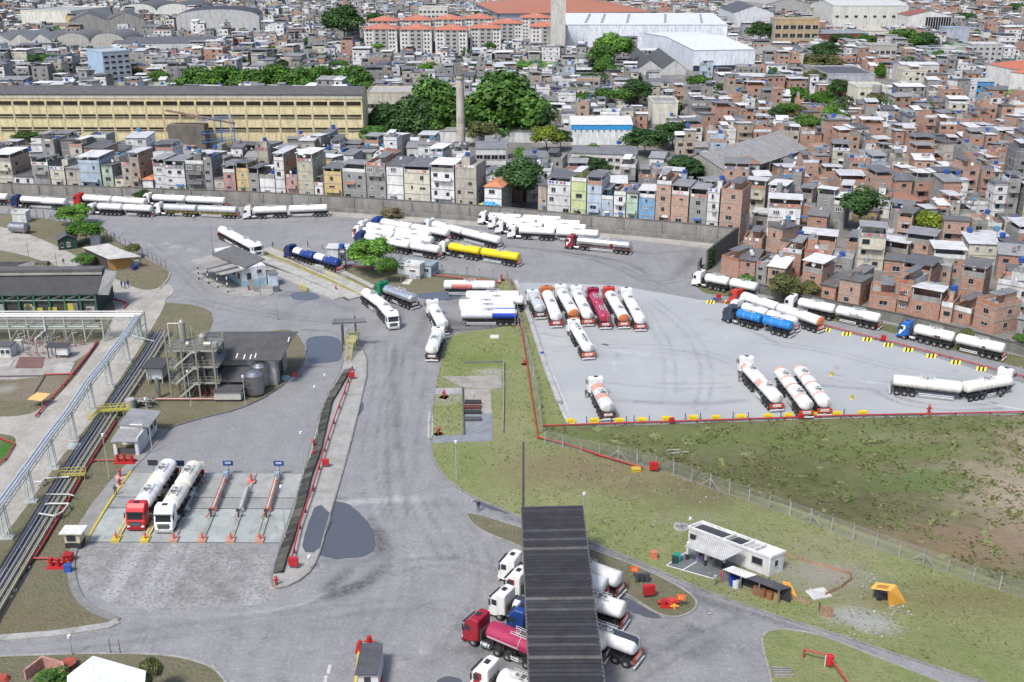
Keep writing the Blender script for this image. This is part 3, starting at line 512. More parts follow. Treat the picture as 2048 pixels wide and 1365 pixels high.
TREES=[
 (152,452,119,186,408,'round','bright','bright green spreading tree beside the road, in front of the red cab'),
 (172,487,135,206,441,'round','vivid','bright green spreading tree by the small green hut'),
 (170,534,148,192,508,'round','mid','small green tree beside the open workshop with the white roof'),
 (264,518,250,284,484,'flat','olive','thin shrub behind the white roofed workshop by the fence'),
 (742,548,698,786,474,'round','bright','broad bright green tree beside the pale blue container office'),
 (778,566,757,802,512,'round','mid','dark green round tree beside the small white hut'),
 (1036,418,978,1087,317,'round','dark','large dark green tree growing behind the long wall, the only one there'),
 (1716,462,1670,1762,374,'round','dark','large dark tree among the brick houses on the right'),
 (1852,478,1814,1890,420,'round','yellow','yellow green tree among brick houses on the right'),
 (1648,416,1624,1672,378,'round','mid','small bright tree between white roofs left of the large dark tree'),
 (1565,604,1533,1600,548,'round','olive','bushy olive tree against the low wall behind the white tanker'),
 (1614,600,1594,1640,562,'round','olive','low shrubby tree against the low wall, right of the bushy olive one'),
 (1492,585,1476,1512,548,'round','mid','small green bush in front of the grey hut behind the low wall'),
 (1094,303,1062,1128,250,'round','yellow','lime green tree left of the blue banded warehouse'),
 (1122,300,1100,1142,258,'round','dark','dark tree partly behind the lime green tree'),
 (962,292,934,996,239,'round','olive','greyish brown round tree at the foot of the brick chimney'),
 (872,272,806,925,155,'wide','mid','very large spreading tree left of the tall chimney'),
 (835,276,775,880,190,'wide','dark','dark tree in front of the very large spreading tree, left of the chimney'),
 (1000,272,925,1085,138,'wide','mid','very large dense tree right of the tall chimney'),
 (1050,270,1000,1092,180,'wide','dark','dark dense tree on the right flank of the big tree by the chimney'),
 (770,275,735,805,205,'wide','dark','dark tree at the right end of the yellow factory'),
 (695,282,674,718,240,'palm','olive','palm in front of the right end of the yellow factory'),
 (812,275,795,832,232,'palm','mid','palm beside the dark trees right of the yellow factory'),
 (1290,312,1255,1340,256,'round','dark','dark green tree right of the blue banded warehouse, nearer of two'),
 (1345,298,1308,1385,243,'round','dark','dark green tree behind and right of the blue banded warehouse'),
 (1275,308,1254,1300,258,'round','mid','green tree touching the right end of the blue banded warehouse'),
 (1365,362,1322,1406,312,'round','dark','dark tree in front of the big grey ribbed warehouse roof'),
 (1175,352,1138,1200,312,'round','dark','dark tree behind the long house with grey canopies'),
 (1200,352,1180,1224,320,'round','dark','small dark tree above the lime green house roof'),
 (1270,215,1235,1305,158,'round','dark','tall grey green tree on the street behind the blue banded warehouse'),
 (1228,222,1180,1258,168,'flat','mid','layered green tree left of the tall grey green street tree'),
 (1160,218,1132,1190,180,'flat','mid','layered green tree right of the big tree by the chimney'),
 (1228,140,1190,1272,65,'round','bright','tall bright green tree in front of the white warehouse'),
 (1200,145,1165,1222,85,'round','mid','dark layered tree left of the tall bright one by the white warehouse'),
 (1210,165,1185,1235,115,'round','mid','low round tree below the tall bright one'),
 (1060,150,1010,1108,117,'flat','bright','wide low tree between the chimney and the red roofed flats'),
 (1190,172,1150,1225,142,'flat','dark','dark low tree left of the street corner hut'),
 (860,160,832,880,124,'round','bright','bright round tree between houses and the big park trees'),
 (690,92,648,738,8,'round','dark','large dark tree left of the red roofed flats'),
 (752,60,730,772,24,'round','dark','dark tree behind the red roofed flats at their left end'),
 (830,100,812,846,86,'round','mid','small tree between two front red roofed flats'),
 (400,186,362,440,132,'wide','mid','first tree from left in the row behind the yellow factory'),
 (455,186,420,492,130,'wide','vivid','second tree from left in the row behind the yellow factory'),
 (505,186,470,540,136,'wide','mid','third tree from left in the row behind the yellow factory'),
 (555,184,520,592,126,'wide','vivid','fourth tree from left in the row behind the yellow factory'),
 (605,184,570,640,132,'wide','mid','fifth tree from left in the row behind the yellow factory'),
 (652,184,618,690,130,'wide','vivid','sixth tree from left in the row behind the yellow factory'),
 (705,182,668,740,128,'wide','mid','last tree on the right in the row behind the yellow factory'),
 (740,200,724,756,165,'round','bright','small bright tree at the right end of the yellow factory roof'),
 (60,292,22,92,262,'round','dark','dark tree at the foot of the yellow factory, leftmost'),
 (108,294,80,138,258,'flat','vivid','bright green tree at the foot of the yellow factory beside a dark one'),
 (112,135,88,142,102,'flat','mid','green tree left of the pale blue flats'),
 (75,135,58,95,108,'round','dark','dark tree left of the green one near the pale blue flats'),
 (8,180,-20,32,135,'round','dark','dark tree at the left edge behind the yellow factory'),
 (258,182,240,280,160,'round','mid','small tree behind the yellow factory near the blue flats'),
 (320,172,303,345,140,'round','mid','green tree right of the pale blue flats'),
 (205,182,192,226,168,'round','yellow','small lime bush at the yellow factory roof line'),
 (545,135,525,565,108,'round','olive','dull green tree among houses behind the factory trees'),
 (622,100,608,638,72,'round','mid','small green tree among pale houses, left of the large dark tree'),
 (1520,92,1492,1546,42,'round','dark','dark tree left of the tan office block'),
 (1650,130,1622,1682,82,'round','dark','dark tree in front of the red brick wing'),
 (1635,140,1592,1680,108,'wide','olive','broad olive tree below the red brick wing'),
 (1682,96,1655,1702,66,'round','dark','dark tree at the right end of the red brick wing'),
 (1730,100,1712,1752,68,'round','mid','grey green tree right of the red brick wing'),
 (1805,98,1775,1835,56,'wide','mid','broad green tree in front of the dark striped building, left one'),
 (1848,98,1825,1868,60,'wide','dark','broad green tree in front of the dark striped building, right one'),
 (1928,50,1902,1956,22,'wide','dark','dark tree right of the dark striped building'),
 (1645,225,1622,1678,180,'round','vivid','vivid green round tree beside the cream corner house'),
 (1675,200,1655,1694,158,'round','dark','dark round tree behind the vivid green one'),
 (1628,172,1606,1655,142,'round','olive','olive tree left of the dark roofed hall'),
 (1552,246,1536,1568,212,'round','dark','small very dark tree among pale houses'),
 (1522,180,1500,1548,148,'round','mid','small green tree behind the pale houses on the right'),
 (1395,178,1370,1420,150,'round','mid','green tree in front of the white warehouse corner'),
 (2028,212,2008,2050,180,'palm','mid','palm at the right edge below the red roofed white blocks'),
 (2028,30,2010,2052,6,'round','dark','dark tree in the top right corner'),
 (1990,60,1975,2008,44,'round','mid','small tree near the top right corner'),
 (48,5,28,62,-14,'round','dark','dark tree at the top left among sheds'),
 (308,1392,282,331,1314,'round','olive','round olive green tree beside the white roof at the bottom'),
 (110,1400,75,146,1342,'round','mid','dark green shrub at the bottom left, beside the brick enclosure'),
 (1930,690,1912,1948,658,'round','olive','small shrub growing at the low wall below the brick house'),
 (2040,690,2028,2058,668,'round','mid','shrub at the right edge behind the low wall'),
]
for t_ in TREES: tree(*t_)
rt_=random.Random(77); ex=[]
for _ in range(64):
    for _k in range(60):
        u=rt_.uniform(0,2048); v=rt_.choice((rt_.uniform(14,110),rt_.uniform(60,250),rt_.uniform(150,350))); p=G(u,v)
        if any((p.x-c[0])**2+(p.y-c[1])**2<(c[2]+7)**2 for c in KEEP): continue
        if v>290 and (u<740 or u>1380): continue
        if u<740 and 160<v: continue
        break
    ex.append((u,v,rt_.uniform(2.6,6.0),rt_.choice(('dark','mid','mid','bright','olive','vivid')),rt_.choice(('round','round','flat','wide')),rt_.uniform(5.5,10)))
bands={'far':[],'middle':[],'near':[]}
for e in ex: bands['far' if e[1]<85 else ('middle' if e[1]<190 else 'near')].append(e)
def ordn(n): return {1:'first',2:'second',3:'third'}.get(n,'%d%s'%(n,{1:'st',2:'nd',3:'rd'}.get(n%10 if n%100 not in(11,12,13) else 0,'th')))
for bn,L_ in bands.items():
    L_.sort()
    for i,(u,v,rd,tn,kd,hh) in enumerate(L_):
        p=G(u,v); vt=UV(p.x,p.y,hh)[1]; tree(u,v,u-rd*SC(v),u+rd*SC(v),vt,kd,tn,'%s green garden tree, %s from left among the %s town houses'%({'mid':'medium','vivid':'fresh'}.get(tn,tn),ordn(i+1),bn),group='garden trees between the houses')
tree(782,437,764,806,414,'round','bare','bare brown shrub in front of the long wall',low=.1)
# creeper on the wall
mb=MB()
for k in range(900):
    u=R.uniform(268,322); z=R.uniform(.3,4.2)*(1-abs(u-295)/60); p=G(u,403.4,0); q=Vector((p.x,p.y-.5-R.uniform(0,.7),max(.2,z))); s=.25
    e=Vector((R.uniform(-1,1),R.uniform(-.3,.3),R.uniform(-1,1))).normalized()*s; f=Vector((R.uniform(-1,1),R.uniform(-.6,.6),R.uniform(-1,1))).normalized()*s
    c=R.uniform(.7,1.3); mb.face([q-e,q-f,q+e,q+f],0,(.05*c,.11*c,.02*c))
mb.build('creeper','leaf',label='green creeper hanging over the long grey wall',cat='plant')
mb=MB()
for k in range(500):
    t=R.uniform(0,.45); p=G(1416,539).lerp(G(1440,518),t); q=Vector((p.x+R.uniform(-.5,.3),p.y-R.uniform(.1,.6),R.uniform(.3,4.8))); 
    e=Vector((R.uniform(-1,1),R.uniform(-.3,.3),R.uniform(-1,1))).normalized()*.25; f=Vector((R.uniform(-1,1),R.uniform(-.6,.6),R.uniform(-1,1))).normalized()*.25
    c=R.uniform(.7,1.3); mb.face([q-e,q-f,q+e,q+f],0,(.045*c,.10*c,.02*c))
mb.build('creeper','leaf',label='green creeper over the end of the tall dark wall',cat='plant')
# ------------------------------------------------------------------ perimeter walls
def wall_thing(pts,h,w_,label,cc,cap=True,buttress=0,name='perimeter_wall'):
    mb=MB(); mb.ribbon(pts,w_,-.05,h,0,cc)
    o=mb.build(name,'concrete',label=label,cat='wall')
    if cap:
        m=MB(); m.ribbon(pts,w_+.14,h,h+.16,0,tuple(q*.5 for q in cc)); m.build('coping','concrete',o)
    if buttress:
        m=MB(); 
        for i in range(len(pts)-1):
            a=Vector((pts[i][0],pts[i][1]));b=Vector((pts[i+1][0],pts[i+1][1])); d=(b-a); L=d.length; d.normalize(); nn=Vector((d.y,-d.x)); k=buttress*.5
            while k<L:
                c=a+d*k; M=Matrix.Translation((c.x,c.y,0))@Matrix.Rotation(math.atan2(d.y,d.x),4,'Z'); m.box(-.22,.22,-w_/2-.22,-w_/2+.02,0,h*.93,0,tuple(q*.85 for q in cc),M=M); k+=buttress
        m.build('buttress','concrete',o)
    return o
WB=gp(WALL_B)
wall_thing(WB,4.1,.5,'long grey concrete wall between the tanker yard and the front row of houses',(.30,.29,.27),buttress=9)
mb=MB(); mb.ribbon(gp([(u,v+3.2) for u,v in WALL_B]),.9,0,1.1,0,(.24,.235,.22)); mb.build('ledge_wall','concrete',label='low stepped ledge running along the foot of the long grey wall',cat='wall')
wall_thing(gp(WALL_D),4.9,.4,'tall dark stained wall closing the right end of the yard, creeper at its end',(.15,.15,.14),buttress=3)
wall_thing(smooth(gp(WALL_L),False,1),2.0,.35,'low dark grey wall in front of the brick houses on the right',(.21,.21,.19))
# ------------------------------------------------------------------ window meshes shared by copies
def win_mesh(fr,gl,bars=1):
    mb=MB(); mb.box(-.5,.5,-.03,.03,-.5,.5,0,fr); mb.box(-.42,.42,-.045,-.028,-.42,.42,1,gl)
    for k in range(bars): x=-.42+.84*(k+1)/(bars+1); mb.box(x-.025,x+.025,-.055,-.044,-.42,.42,0,fr)
    mb.box(-.55,.55,-.09,.0,-.58,-.5,0,(.5,.49,.47)); return mb.mesh('window',['paint','glass'])
WIN=[win_mesh((.36,.36,.35),(.03,.033,.04)),win_mesh((.3,.29,.28),(.02,.02,.025)),win_mesh((.12,.12,.12),(.03,.035,.045),0),win_mesh((.7,.7,.68),(.09,.11,.13),2)]
def add_win(parent,x,y,z,w_,h_,face,k):
    rz={'f':0,'r':math.pi/2,'l':-math.pi/2,'b':math.pi}[face]
    o=link('window',WIN[k],parent,loc=(x,y,z),rz=rz); o.scale=(w_,1,h_); return o
def tank_mesh(c):
    mb=MB(); mb.tube((0,0,0),(0,0,.9),.62,12,c=c,r2=.75); mb.tube((0,0,.9),(0,0,1.12),.8,12,c=tuple(q*.8 for q in c),r2=.35); return mb.mesh('water_tank',['paint'])
TANKB=tank_mesh((.03,.10,.38)); TANKL=tank_mesh((.10,.28,.5)); TANKG=tank_mesh((.35,.36,.36))
def dish_mesh():
    mb=MB(); mb.tube((0,0,0),(0,0,.5),.04,5,c=(.3,.3,.3)); vs=[(0,-.05,.75)];n=10
    for k in range(n): a=6.283*k/n; vs.append((math.cos(a)*.5,-.22,.75+math.sin(a)*.5))
    mb.raw(vs,[(0,1+k,1+(k+1)%n) for k in range(n)],0,(.75,.75,.73),True); mb.raw([(x,y+.03,z) for x,y,z in vs],[(0,1+(k+1)%n,1+k) for k in range(n)],0,(.6,.6,.58),True); return mb.mesh('satellite_dish',['paint'])
DISH=dish_mesh()
LIGHTR=[(.68,.68,.68),(.78,.78,.78),(.58,.59,.60)]; GREYR=[(.22,.22,.22),(.28,.28,.28),(.17,.17,.18),(.33,.33,.33)]; 
HC0={'white':(.68,.68,.67),'cream':(.60,.56,.43),'beige':(.47,.42,.34),'grey':(.32,.32,.31),'dark grey':(.19,.19,.185),'pale blue':(.40,.50,.62),'sky blue':(.14,.35,.58),'pale green':(.42,.56,.40),'lime green':(.50,.58,.24),
    'yellow':(.66,.47,.16),'pink':(.50,.26,.24),'brick':(.39,.19,.12),'light brick':(.44,.265,.185),'tan':(.44,.34,.25),'lilac':(.38,.34,.44),'teal':(.12,.30,.28),'raw':(.30,.29,.27),'olive':(.42,.40,.27)}
HC={k:(v if 'brick' in k else tuple(.78*c+.22*(sum(v)/3)*.95 for c in v)) for k,v in HC0.items()}
RAW=['grey','raw','dark grey','light brick']
def house_geo(wd,dp,h,colr,side,roof,rc,r,mw,mr,lod=0):
    """fills wall builder mw and roof builder mr in local coords; returns window spots + tank spot"""
    C=HC[colr]; S=HC[side]; k=r.uniform(.88,1.08); C=tuple(q*k for q in C)
    brick=colr in('brick','light brick'); m0=1 if brick else 0; m1=1 if side in('brick','light brick') else 0
    def blk(x0,x1,y0,y1,z0,z1,cf=None,cs_=None,mf=None,ms=None,top=(.25,.24,.23)):
        cf=cf or C; cs_=cs_ or S; mf=m0 if mf is None else mf; ms=m1 if ms is None else ms
        mw.face([(x0,y0,z0),(x1,y0,z0),(x1,y0,z1),(x0,y0,z1)],mf,cf); mw.face([(x1,y0,z0),(x1,y1,z0),(x1,y1,z1),(x1,y0,z1)],ms,cs_)
        mw.face([(x1,y1,z0),(x0,y1,z0),(x0,y1,z1),(x1,y1,z1)],ms,cs_); mw.face([(x0,y1,z0),(x0,y0,z0),(x0,y0,z1),(x0,y1,z1)],ms,cs_); mw.face([(x0,y0,z1),(x1,y0,z1),(x1,y1,z1),(x0,y1,z1)],0,top)
    body=h
    if roof=='canopy': body=h-2.3
    elif roof=='sheet': body=h-.5
    elif roof=='tile': body=h-1.0
    elif roof=='slab': body=h-.9
    nf=max(1,int(round(body/2.75))); fh=body/nf; j=0
    for f in range(nf):
        z0=f*fh; blk(0,wd,0,dp,z0,z0+fh)
        if lod<2:
            b=.05; zz=z0+fh; cb=(.33,.32,.30)
            mw.box(-b,wd+b,-b,dp+b,zz-.22,zz+.012 if f<nf-1 else zz+.02,0,cb)
    wins=[]
    for f in range(nf):
        z=f*fh+fh*.55; n=max(1,int(wd/2.9)); 
        for i in range(n):
            if r.random()<.82: wins.append((wd*(i+.5)/n+r.uniform(-.45,.45),-.03,z+r.choice((0,0,.12,-.25)),r.choice((.6,.9,1.1,1.3,1.8)),r.choice((.6,1.0,1.15,1.3)),'f'))
        n=max(1,int(dp/4.5))
        for i in range(n):
            if r.random()<.45: wins.append((wd+.03,dp*(i+.5)/n+r.uniform(-.4,.4),z,1.1,1.1,'r')); 
            if r.random()<.35: wins.append((-.03,dp*(i+.5)/n,z,1.1,1.1,'l'))
        if r.random()<.28 and f>0 and lod<2:   # balcony
            mw.box(wd*.1,wd*.9,-1.0,-.06,f*fh-.12,f*fh+.02,0,(.34,.33,.31)); mw.box(wd*.1,wd*.9,-1.0,-.9,f*fh+.02,f*fh+.85,m0,C)
            mw.box(wd*.1,wd*.1+.1,-.9,-.06,f*fh+.02,f*fh+.85,m0,C); mw.box(wd*.9-.1,wd*.9,-.9,-.06,f*fh+.02,f*fh+.85,m0,C)
    tank=None; z=body
    if roof in('canopy','slab'):
        ph=.95; t=.14; pc=r.choice([C,C,HC['brick'],HC['white'],HC['raw']]); pm=1 if pc==HC['brick'] else 0
        mw.box(0,wd,0,t,z+.02,z+ph,pm,pc); mw.box(0,wd,dp-t,dp,z+.02,z+ph,m1,S); mw.box(0,t,t,dp-t,z+.02,z+ph,m1,S); mw.box(wd-t,wd,t,dp-t,z+.02,z+ph,m1,S)
    if roof=='canopy':
        sl_=r.uniform(-.45,.45); ov=.35
        for x,y in ((.12,.12),(wd-.12,.12),(.12,dp*.75),(wd-.12,dp*.75)): mw.box(x-.11,x+.11,y-.11,y+.11,z+ph,z+2.25,0,(.5,.49,.47))
        if r.random()<.6: blk(wd*.08,wd*.92,dp*.5,dp*.96,z+.02,z+2.1,C,S)
        z1=z+2.3; y1=dp*r.choice((.7,.85,1.0))
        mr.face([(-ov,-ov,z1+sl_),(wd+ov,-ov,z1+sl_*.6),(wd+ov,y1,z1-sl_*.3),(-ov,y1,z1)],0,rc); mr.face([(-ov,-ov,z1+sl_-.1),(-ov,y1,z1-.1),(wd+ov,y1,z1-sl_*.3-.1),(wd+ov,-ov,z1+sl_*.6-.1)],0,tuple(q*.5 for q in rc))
        mr.face([(-ov,-ov,z1+sl_-.1),(wd+ov,-ov,z1+sl_*.6-.1),(wd+ov,-ov,z1+sl_*.6),(-ov,-ov,z1+sl_)],0,rc)
        if y1<dp*.9: tank=(wd*r.uniform(.25,.75),dp*.92,z+.02 if r.random()<.5 else z+1.0)
    elif roof=='sheet':
        ov=.35; d=r.choice((0,1)); a,b=(.75,.1) if d else (.1,.75)
        q=[(-ov,-ov,z+a),(wd+ov,-ov,z+a),(wd+ov,dp+ov,z+b),(-ov,dp+ov,z+b)]
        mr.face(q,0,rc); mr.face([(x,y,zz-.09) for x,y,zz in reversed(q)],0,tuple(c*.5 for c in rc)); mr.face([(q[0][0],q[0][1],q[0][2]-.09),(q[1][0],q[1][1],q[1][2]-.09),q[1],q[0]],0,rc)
        if a>b:
            mw.face([(0,0,z),(wd,0,z),(wd,0,z+a-.1),(0,0,z+a-.1)],m0,C)
            mw.face([(wd,0,z),(wd,dp,z),(wd,0,z+a-.1)],m1,S); mw.face([(0,dp,z),(0,0,z),(0,0,z+a-.1)],m1,S)
        else:
            mw.face([(wd,0,z),(wd,dp,z),(wd,dp,z+b-.1)],m1,S); mw.face([(0,dp,z),(0,0,z),(0,dp,z+b-.1)],m1,S); mw.face([(wd,dp,z),(0,dp,z),(0,dp,z+b-.1),(wd,dp,z+b-.1)],m1,S)
        if r.random()<.35: tank=(wd*r.uniform(.2,.8),dp*.95,z+.9)
    elif roof=='tile':
        ov=.4; e=z+.1; rg=z+min(wd,dp)*.28
        p=[(-ov,-ov,e),(wd+ov,-ov,e),(wd+ov,dp+ov,e),(-ov,dp+ov,e)]
        if wd>=dp: a=(dp/2,dp/2,rg); b=(wd-dp/2,dp/2,rg); fs=[[p[0],p[1],b,a],[p[1],p[2],b],[p[2],p[3],a,b],[p[3],p[0],a]]
        else: a=(wd/2,wd/2,rg); b=(wd/2,dp-wd/2,rg); fs=[[p[0],p[1],a],[p[1],p[2],b,a],[p[2],p[3],b],[p[3],p[0],a,b]]
        for f in fs: mr.face(f,1,rc)
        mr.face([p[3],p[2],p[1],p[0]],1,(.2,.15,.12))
    else:
        if r.random()<.6:
            bx=wd*r.uniform(.05,.5); blk(bx,bx+wd*.42,dp*.45,dp*.9,z+.02,z+2.2,C,S); tank=(bx+wd*.2,dp*.67,z+2.22)
            if r.random()<.5 and lod<2:
                mr.face([(bx-.3,dp*.1,z+2.35),(bx+wd*.42+.3,dp*.1,z+2.35),(bx+wd*.42+.3,dp*.95,z+2.5),(bx-.3,dp*.95,z+2.5)],0,rc); tank=None
        else: tank=(wd*r.uniform(.2,.8),dp*r.uniform(.3,.8),z+.02)
    if r.random()<.25 and lod<2 and roof!='tile':     # clutter on the roof
        for _ in range(3):
            x=wd*r.uniform(.1,.8); y=dp*r.uniform(.1,.8); zz=(z+.9 if roof=='sheet' else z+.02); mw.box(x,x+r.uniform(.4,1),y,y+r.uniform(.3,.8),zz,zz+r.uniform(.3,.8),0,r.choice([(.3,.2,.15),(.5,.5,.5),(.1,.15,.35),(.6,.6,.6),(.15,.15,.15)]))
    return wins,tank,body
def house_geo2(wd,dp,h,colr,side,roof,rc,r,mw,mr,lod):
    if wd<6.2 or r.random()<.35: return house_geo(wd,dp,h,colr,side,roof,rc,r,mw,mr,lod)
    f=r.uniform(.42,.62); W_=[]; tk=None; bd=0
    alt=r.choice(['slab','sheet','canopy','sheet']); hA=h; hB=max(3.0,h+r.choice((-2.75,-2.75,-1.4,1.2,-5.0)))
    flip=r.random()<.5
    for i,(x0,w_,hh,rf) in enumerate(((0,wd*f,hA,roof),(wd*f+.02,wd*(1-f)-.02,hB,alt)) if not flip else ((0,wd*f,hB,alt),(wd*f+.02,wd*(1-f)-.02,hA,roof))):
        a=MB();b=MB(); dd=dp*r.uniform(.72,1.0); y0=r.choice((0,0,.6,1.3)) if i else 0; c2=colr if r.random()<.6 else r.choice(['raw','light brick','brick',colr,'beige'] if 'brick' in colr else ['white','grey','raw',colr])
        ww,t2,b2=house_geo(w_,dd-y0,hh,c2,side,rf,rc if i==0 or r.random()<.5 else r.choice(LIGHTR+GREYR),r,a,b,lod)
        for src,dst in ((a,mw),(b,mr)):
            n=len(dst.v); dst.v+=[(p[0]+x0,p[1]+y0,p[2]) for p in src.v]; dst.f+=[tuple(k+n for k in q) for q in src.f]; dst.m+=src.m; dst.c+=src.c; dst.s+=src.s
        W_+=[(q[0]+x0,q[1]+y0)+q[2:] for q in ww if not (q[5]=='r' and i==0) and not (q[5]=='l' and i==1)]
        if t2 is not None: tk=(t2[0]+x0,t2[1]+y0,t2[2])
        bd=max(bd,b2)
    return W_,tk,bd
ORD=lambda n:{1:'first',2:'second',3:'third'}.get(n,'%d%s'%(n,{1:'st',2:'nd',3:'rd'}.get(n%10 if n%100 not in(11,12,13) else 0,'th')))
HOUSES=[]
def house(px,py,rz,wd,dp,h,colr,side,roof,rc,group,label=None,row=0,z0=0):
    r=random.Random(int(px*131+py*977)); mw=MB();mr=MB()
    wins,tank,body=(house_geo if row in(1,2) else house_geo2)(wd,dp,h,colr,side,roof,rc,r,mw,mr,0)
    t=empty('house',(px,py,z0),rz,label or 'x','house',group)
    mw.build('wall',['wall','brick'],t)
    if mr.f: mr.build('roof',['roof','tile'],t)
    k=r.choice((0,1,1,2,2,3))
    for (x,y,z,a,b,fc) in wins: add_win(t,x,y,z,a,b,fc,k if r.random()<.8 else 1)
    if r.random()<.45:
        m=MB(); zf=r.choice((2.2,4.9,4.9,7.6)); xx=r.uniform(.1,.5)*wd
        if zf<body-.6:
            cA=r.choice([(.3,.3,.3),(.55,.55,.53),(.05,.15,.35),(.35,.15,.1),(.15,.3,.25)]); m.face([(xx,-.05,zf+.5),(xx+wd*.4,-.05,zf+.5),(xx+wd*.4,-.9,zf+.15),(xx,-.9,zf+.15)][::-1],0,cA); m.face([(xx,-.05,zf+.46),(xx+wd*.4,-.05,zf+.46),(xx+wd*.4,-.9,zf+.11),(xx,-.9,zf+.11)],0,tuple(q*.5 for q in cA)); m.build('awning','paint',t)
    if r.random()<.4 and body>4 and roof in('canopy','slab'):
        x=.3
        while x<wd-.9: 
            m=MB(); w_=r.uniform(.4,.9); m.box(x,x+w_,-.06,-.03,body+.25,body+.85,0,r.choice([(.7,.7,.7),(.1,.15,.4),(.5,.1,.1),(.6,.55,.4),(.2,.2,.22),(.65,.3,.35)])); x+=w_+r.uniform(.05,1.5); m.build('laundry','rubber',t)
    if tank is not None: link('water_tank',r.choice((TANKB,TANKB,TANKL,TANKG)),t,loc=tank,scale=(1,1,1))
    if r.random()<.3 and roof!='tile': link('satellite_dish',DISH,t,loc=(wd*.5,.2 if roof!='sheet' else dp*.5,body+(.95 if roof in('canopy','slab') else .5)),rz=r.uniform(-1,1))
    c=Vector((wd/2,dp/2,0)); c.rotate(Matrix.Rotation(rz,3,'Z')); cx,cy=px+c.x,py+c.y
    KEEP.append((cx,cy,max(wd,dp)*.55)); u,v=UV(cx,cy,0)
    rn={'canopy':'canopied terrace','sheet':'sheet roof','slab':'flat roof','tile':'red tiled roof'}[roof]; tone='white' if rc[0]>.5 else ('dark' if rc[0]<.2 else 'grey')
    if roof in('canopy','sheet'): rn=tone+' '+rn
    HOUSES.append([t,label,u,row,colr,max(1,int(round(body/2.75))),rn]); return t
# front row by hand: u0,u1,top row,colour,side colour,roof,roof tone
FR=[(-12,28,308,'cream','light brick','canopy',0),(29,68,350,'white','dark grey','sheet',2),(69,102,316,'grey','dark grey','canopy',1),(103,132,334,'cream','raw','slab',1),(134,161,338,'beige','grey','sheet',1),(162,204,312,'pale blue','pale blue','canopy',0),
 (207,228,332,'pale green','raw','sheet',2),(229,246,352,'cream','raw','sheet',2),(247,264,326,'beige','grey','slab',1),(265,284,306,'tan','brick','canopy',0),(286,307,360,'white','raw','tile',1),(309,333,318,'white','grey','canopy',1),(334,372,322,'white','grey','canopy',1),
 (373,410,322,'dark grey','dark grey','slab',1),(411,426,316,'grey','dark grey','slab',1),(428,447,358,'beige','raw','sheet',2),(449,472,330,'pink','raw','canopy',1),(474,497,328,'yellow','brick','canopy',2),(499,518,338,'grey','dark grey','canopy',2),(520,550,350,'white','dark grey','slab',1),
 (552,571,306,'white','brick','canopy',0),(573,596,350,'pink','grey','slab',1),(597,628,308,'olive','olive','canopy',0),(629,646,366,'white','white','slab',1),(648,683,334,'yellow','brick','canopy',1),(685,731,328,'grey','grey','canopy',1),(733,771,326,'raw','brick','slab',1),
 (773,806,328,'white','raw','sheet',2),(808,859,330,'cream','grey','canopy',1),(861,907,326,'white','grey','canopy',0),(909,951,330,'beige','grey','slab',1),(966,1000,374,'white','raw','tile',1),(1072,1088,372,'tan','raw','sheet',2),(1090,1136,352,'white','brick','canopy',2),
 (1138,1168,356,'lime green','lime green','slab',0),(1170,1198,352,'pale blue','white','canopy',1),(1199,1222,392,'pale blue','teal','slab',1),(1224,1247,384,'white','brick','slab',1),(1249,1271,382,'pale green','grey','sheet',1),(1272,1304,378,'sky blue','white','canopy',0),
 (1306,1335,362,'light brick','brick','slab',1),(1337,1371,372,'light brick','grey','canopy',1),(1373,1406,378,'grey','grey','canopy',1),(1408,1431,378,'white','grey','slab',1),(1433,1475,378,'light brick','brick','slab',2)]
FN={0:'cream three storey house at the far left end of the front row, white canopy roof',5:'pale blue three storey house with white canopy behind the long wall',10:'small white house with orange tiled roof in front row, left of a pinkish white one',17:'yellow house with dark canopy in the front row, left third of the long wall',
 22:'tall slim olive house with white canopy in the front row',24:'yellow orange house with bare brick top storey in the front row',28:'cream yellow house with grey canopy in front row, left of a white one',29:'white house with white canopy in front row, left of the tall beige one',
 30:'tall beige house with flat roof in front row, left of the large dark tree',31:'small white house with orange tiled roof just left of the large dark tree',34:'lime green house in the front row right of the large dark tree',35:'tall pale blue white house with grey canopy right of the lime green one',
 39:'sky blue house with white canopy in the front row, right part of the wall',40:'tall bare reddish brick house with flat roof right of the sky blue one',44:'bare brick house with flat roof terrace at the right end of the long wall'}
def wallpt(u,L,off):
    """ground point on polyline L at column u pushed back by off metres, plus tangent angle"""
    for i in range(len(L)-1):
        if L[i][0]<=u<=L[i+1][0] or i==len(L)-2:
            t=(u-L[i][0])/(L[i+1][0]-L[i][0]); a=G(*L[i]); b=G(*L[i+1]); v=L[i][1]+t*(L[i+1][1]-L[i][1]); p=G(u,v); d=(b-a); d.z=0; d.normalize()
            return p+Vector((-d.y,d.x,0))*off, math.atan2(d.y,d.x)
for i,(u0,u1,vt,c1,c2,rf,tn) in enumerate(FR):
    p,a=wallpt(u0,WALL_B,1.0+R.uniform(0,.8)); q,_=wallpt(u1,WALL_B,1.0)
    wd=(q-p).length*.985; h=ZOF(p.y,vt)+(.1 if rf!='tile' else 1.0); rc=R.choice(LIGHTR) if tn==0 else (R.choice(GREYR) if tn==1 else (.14,.14,.145))
    if rf=='tile': rc=(.50,.20,.10)
    house(p.x,p.y,a,wd,R.uniform(8,11),h,c1,c2,rf,rc,'front row of houses behind the long wall',FN.get(i),row=1)
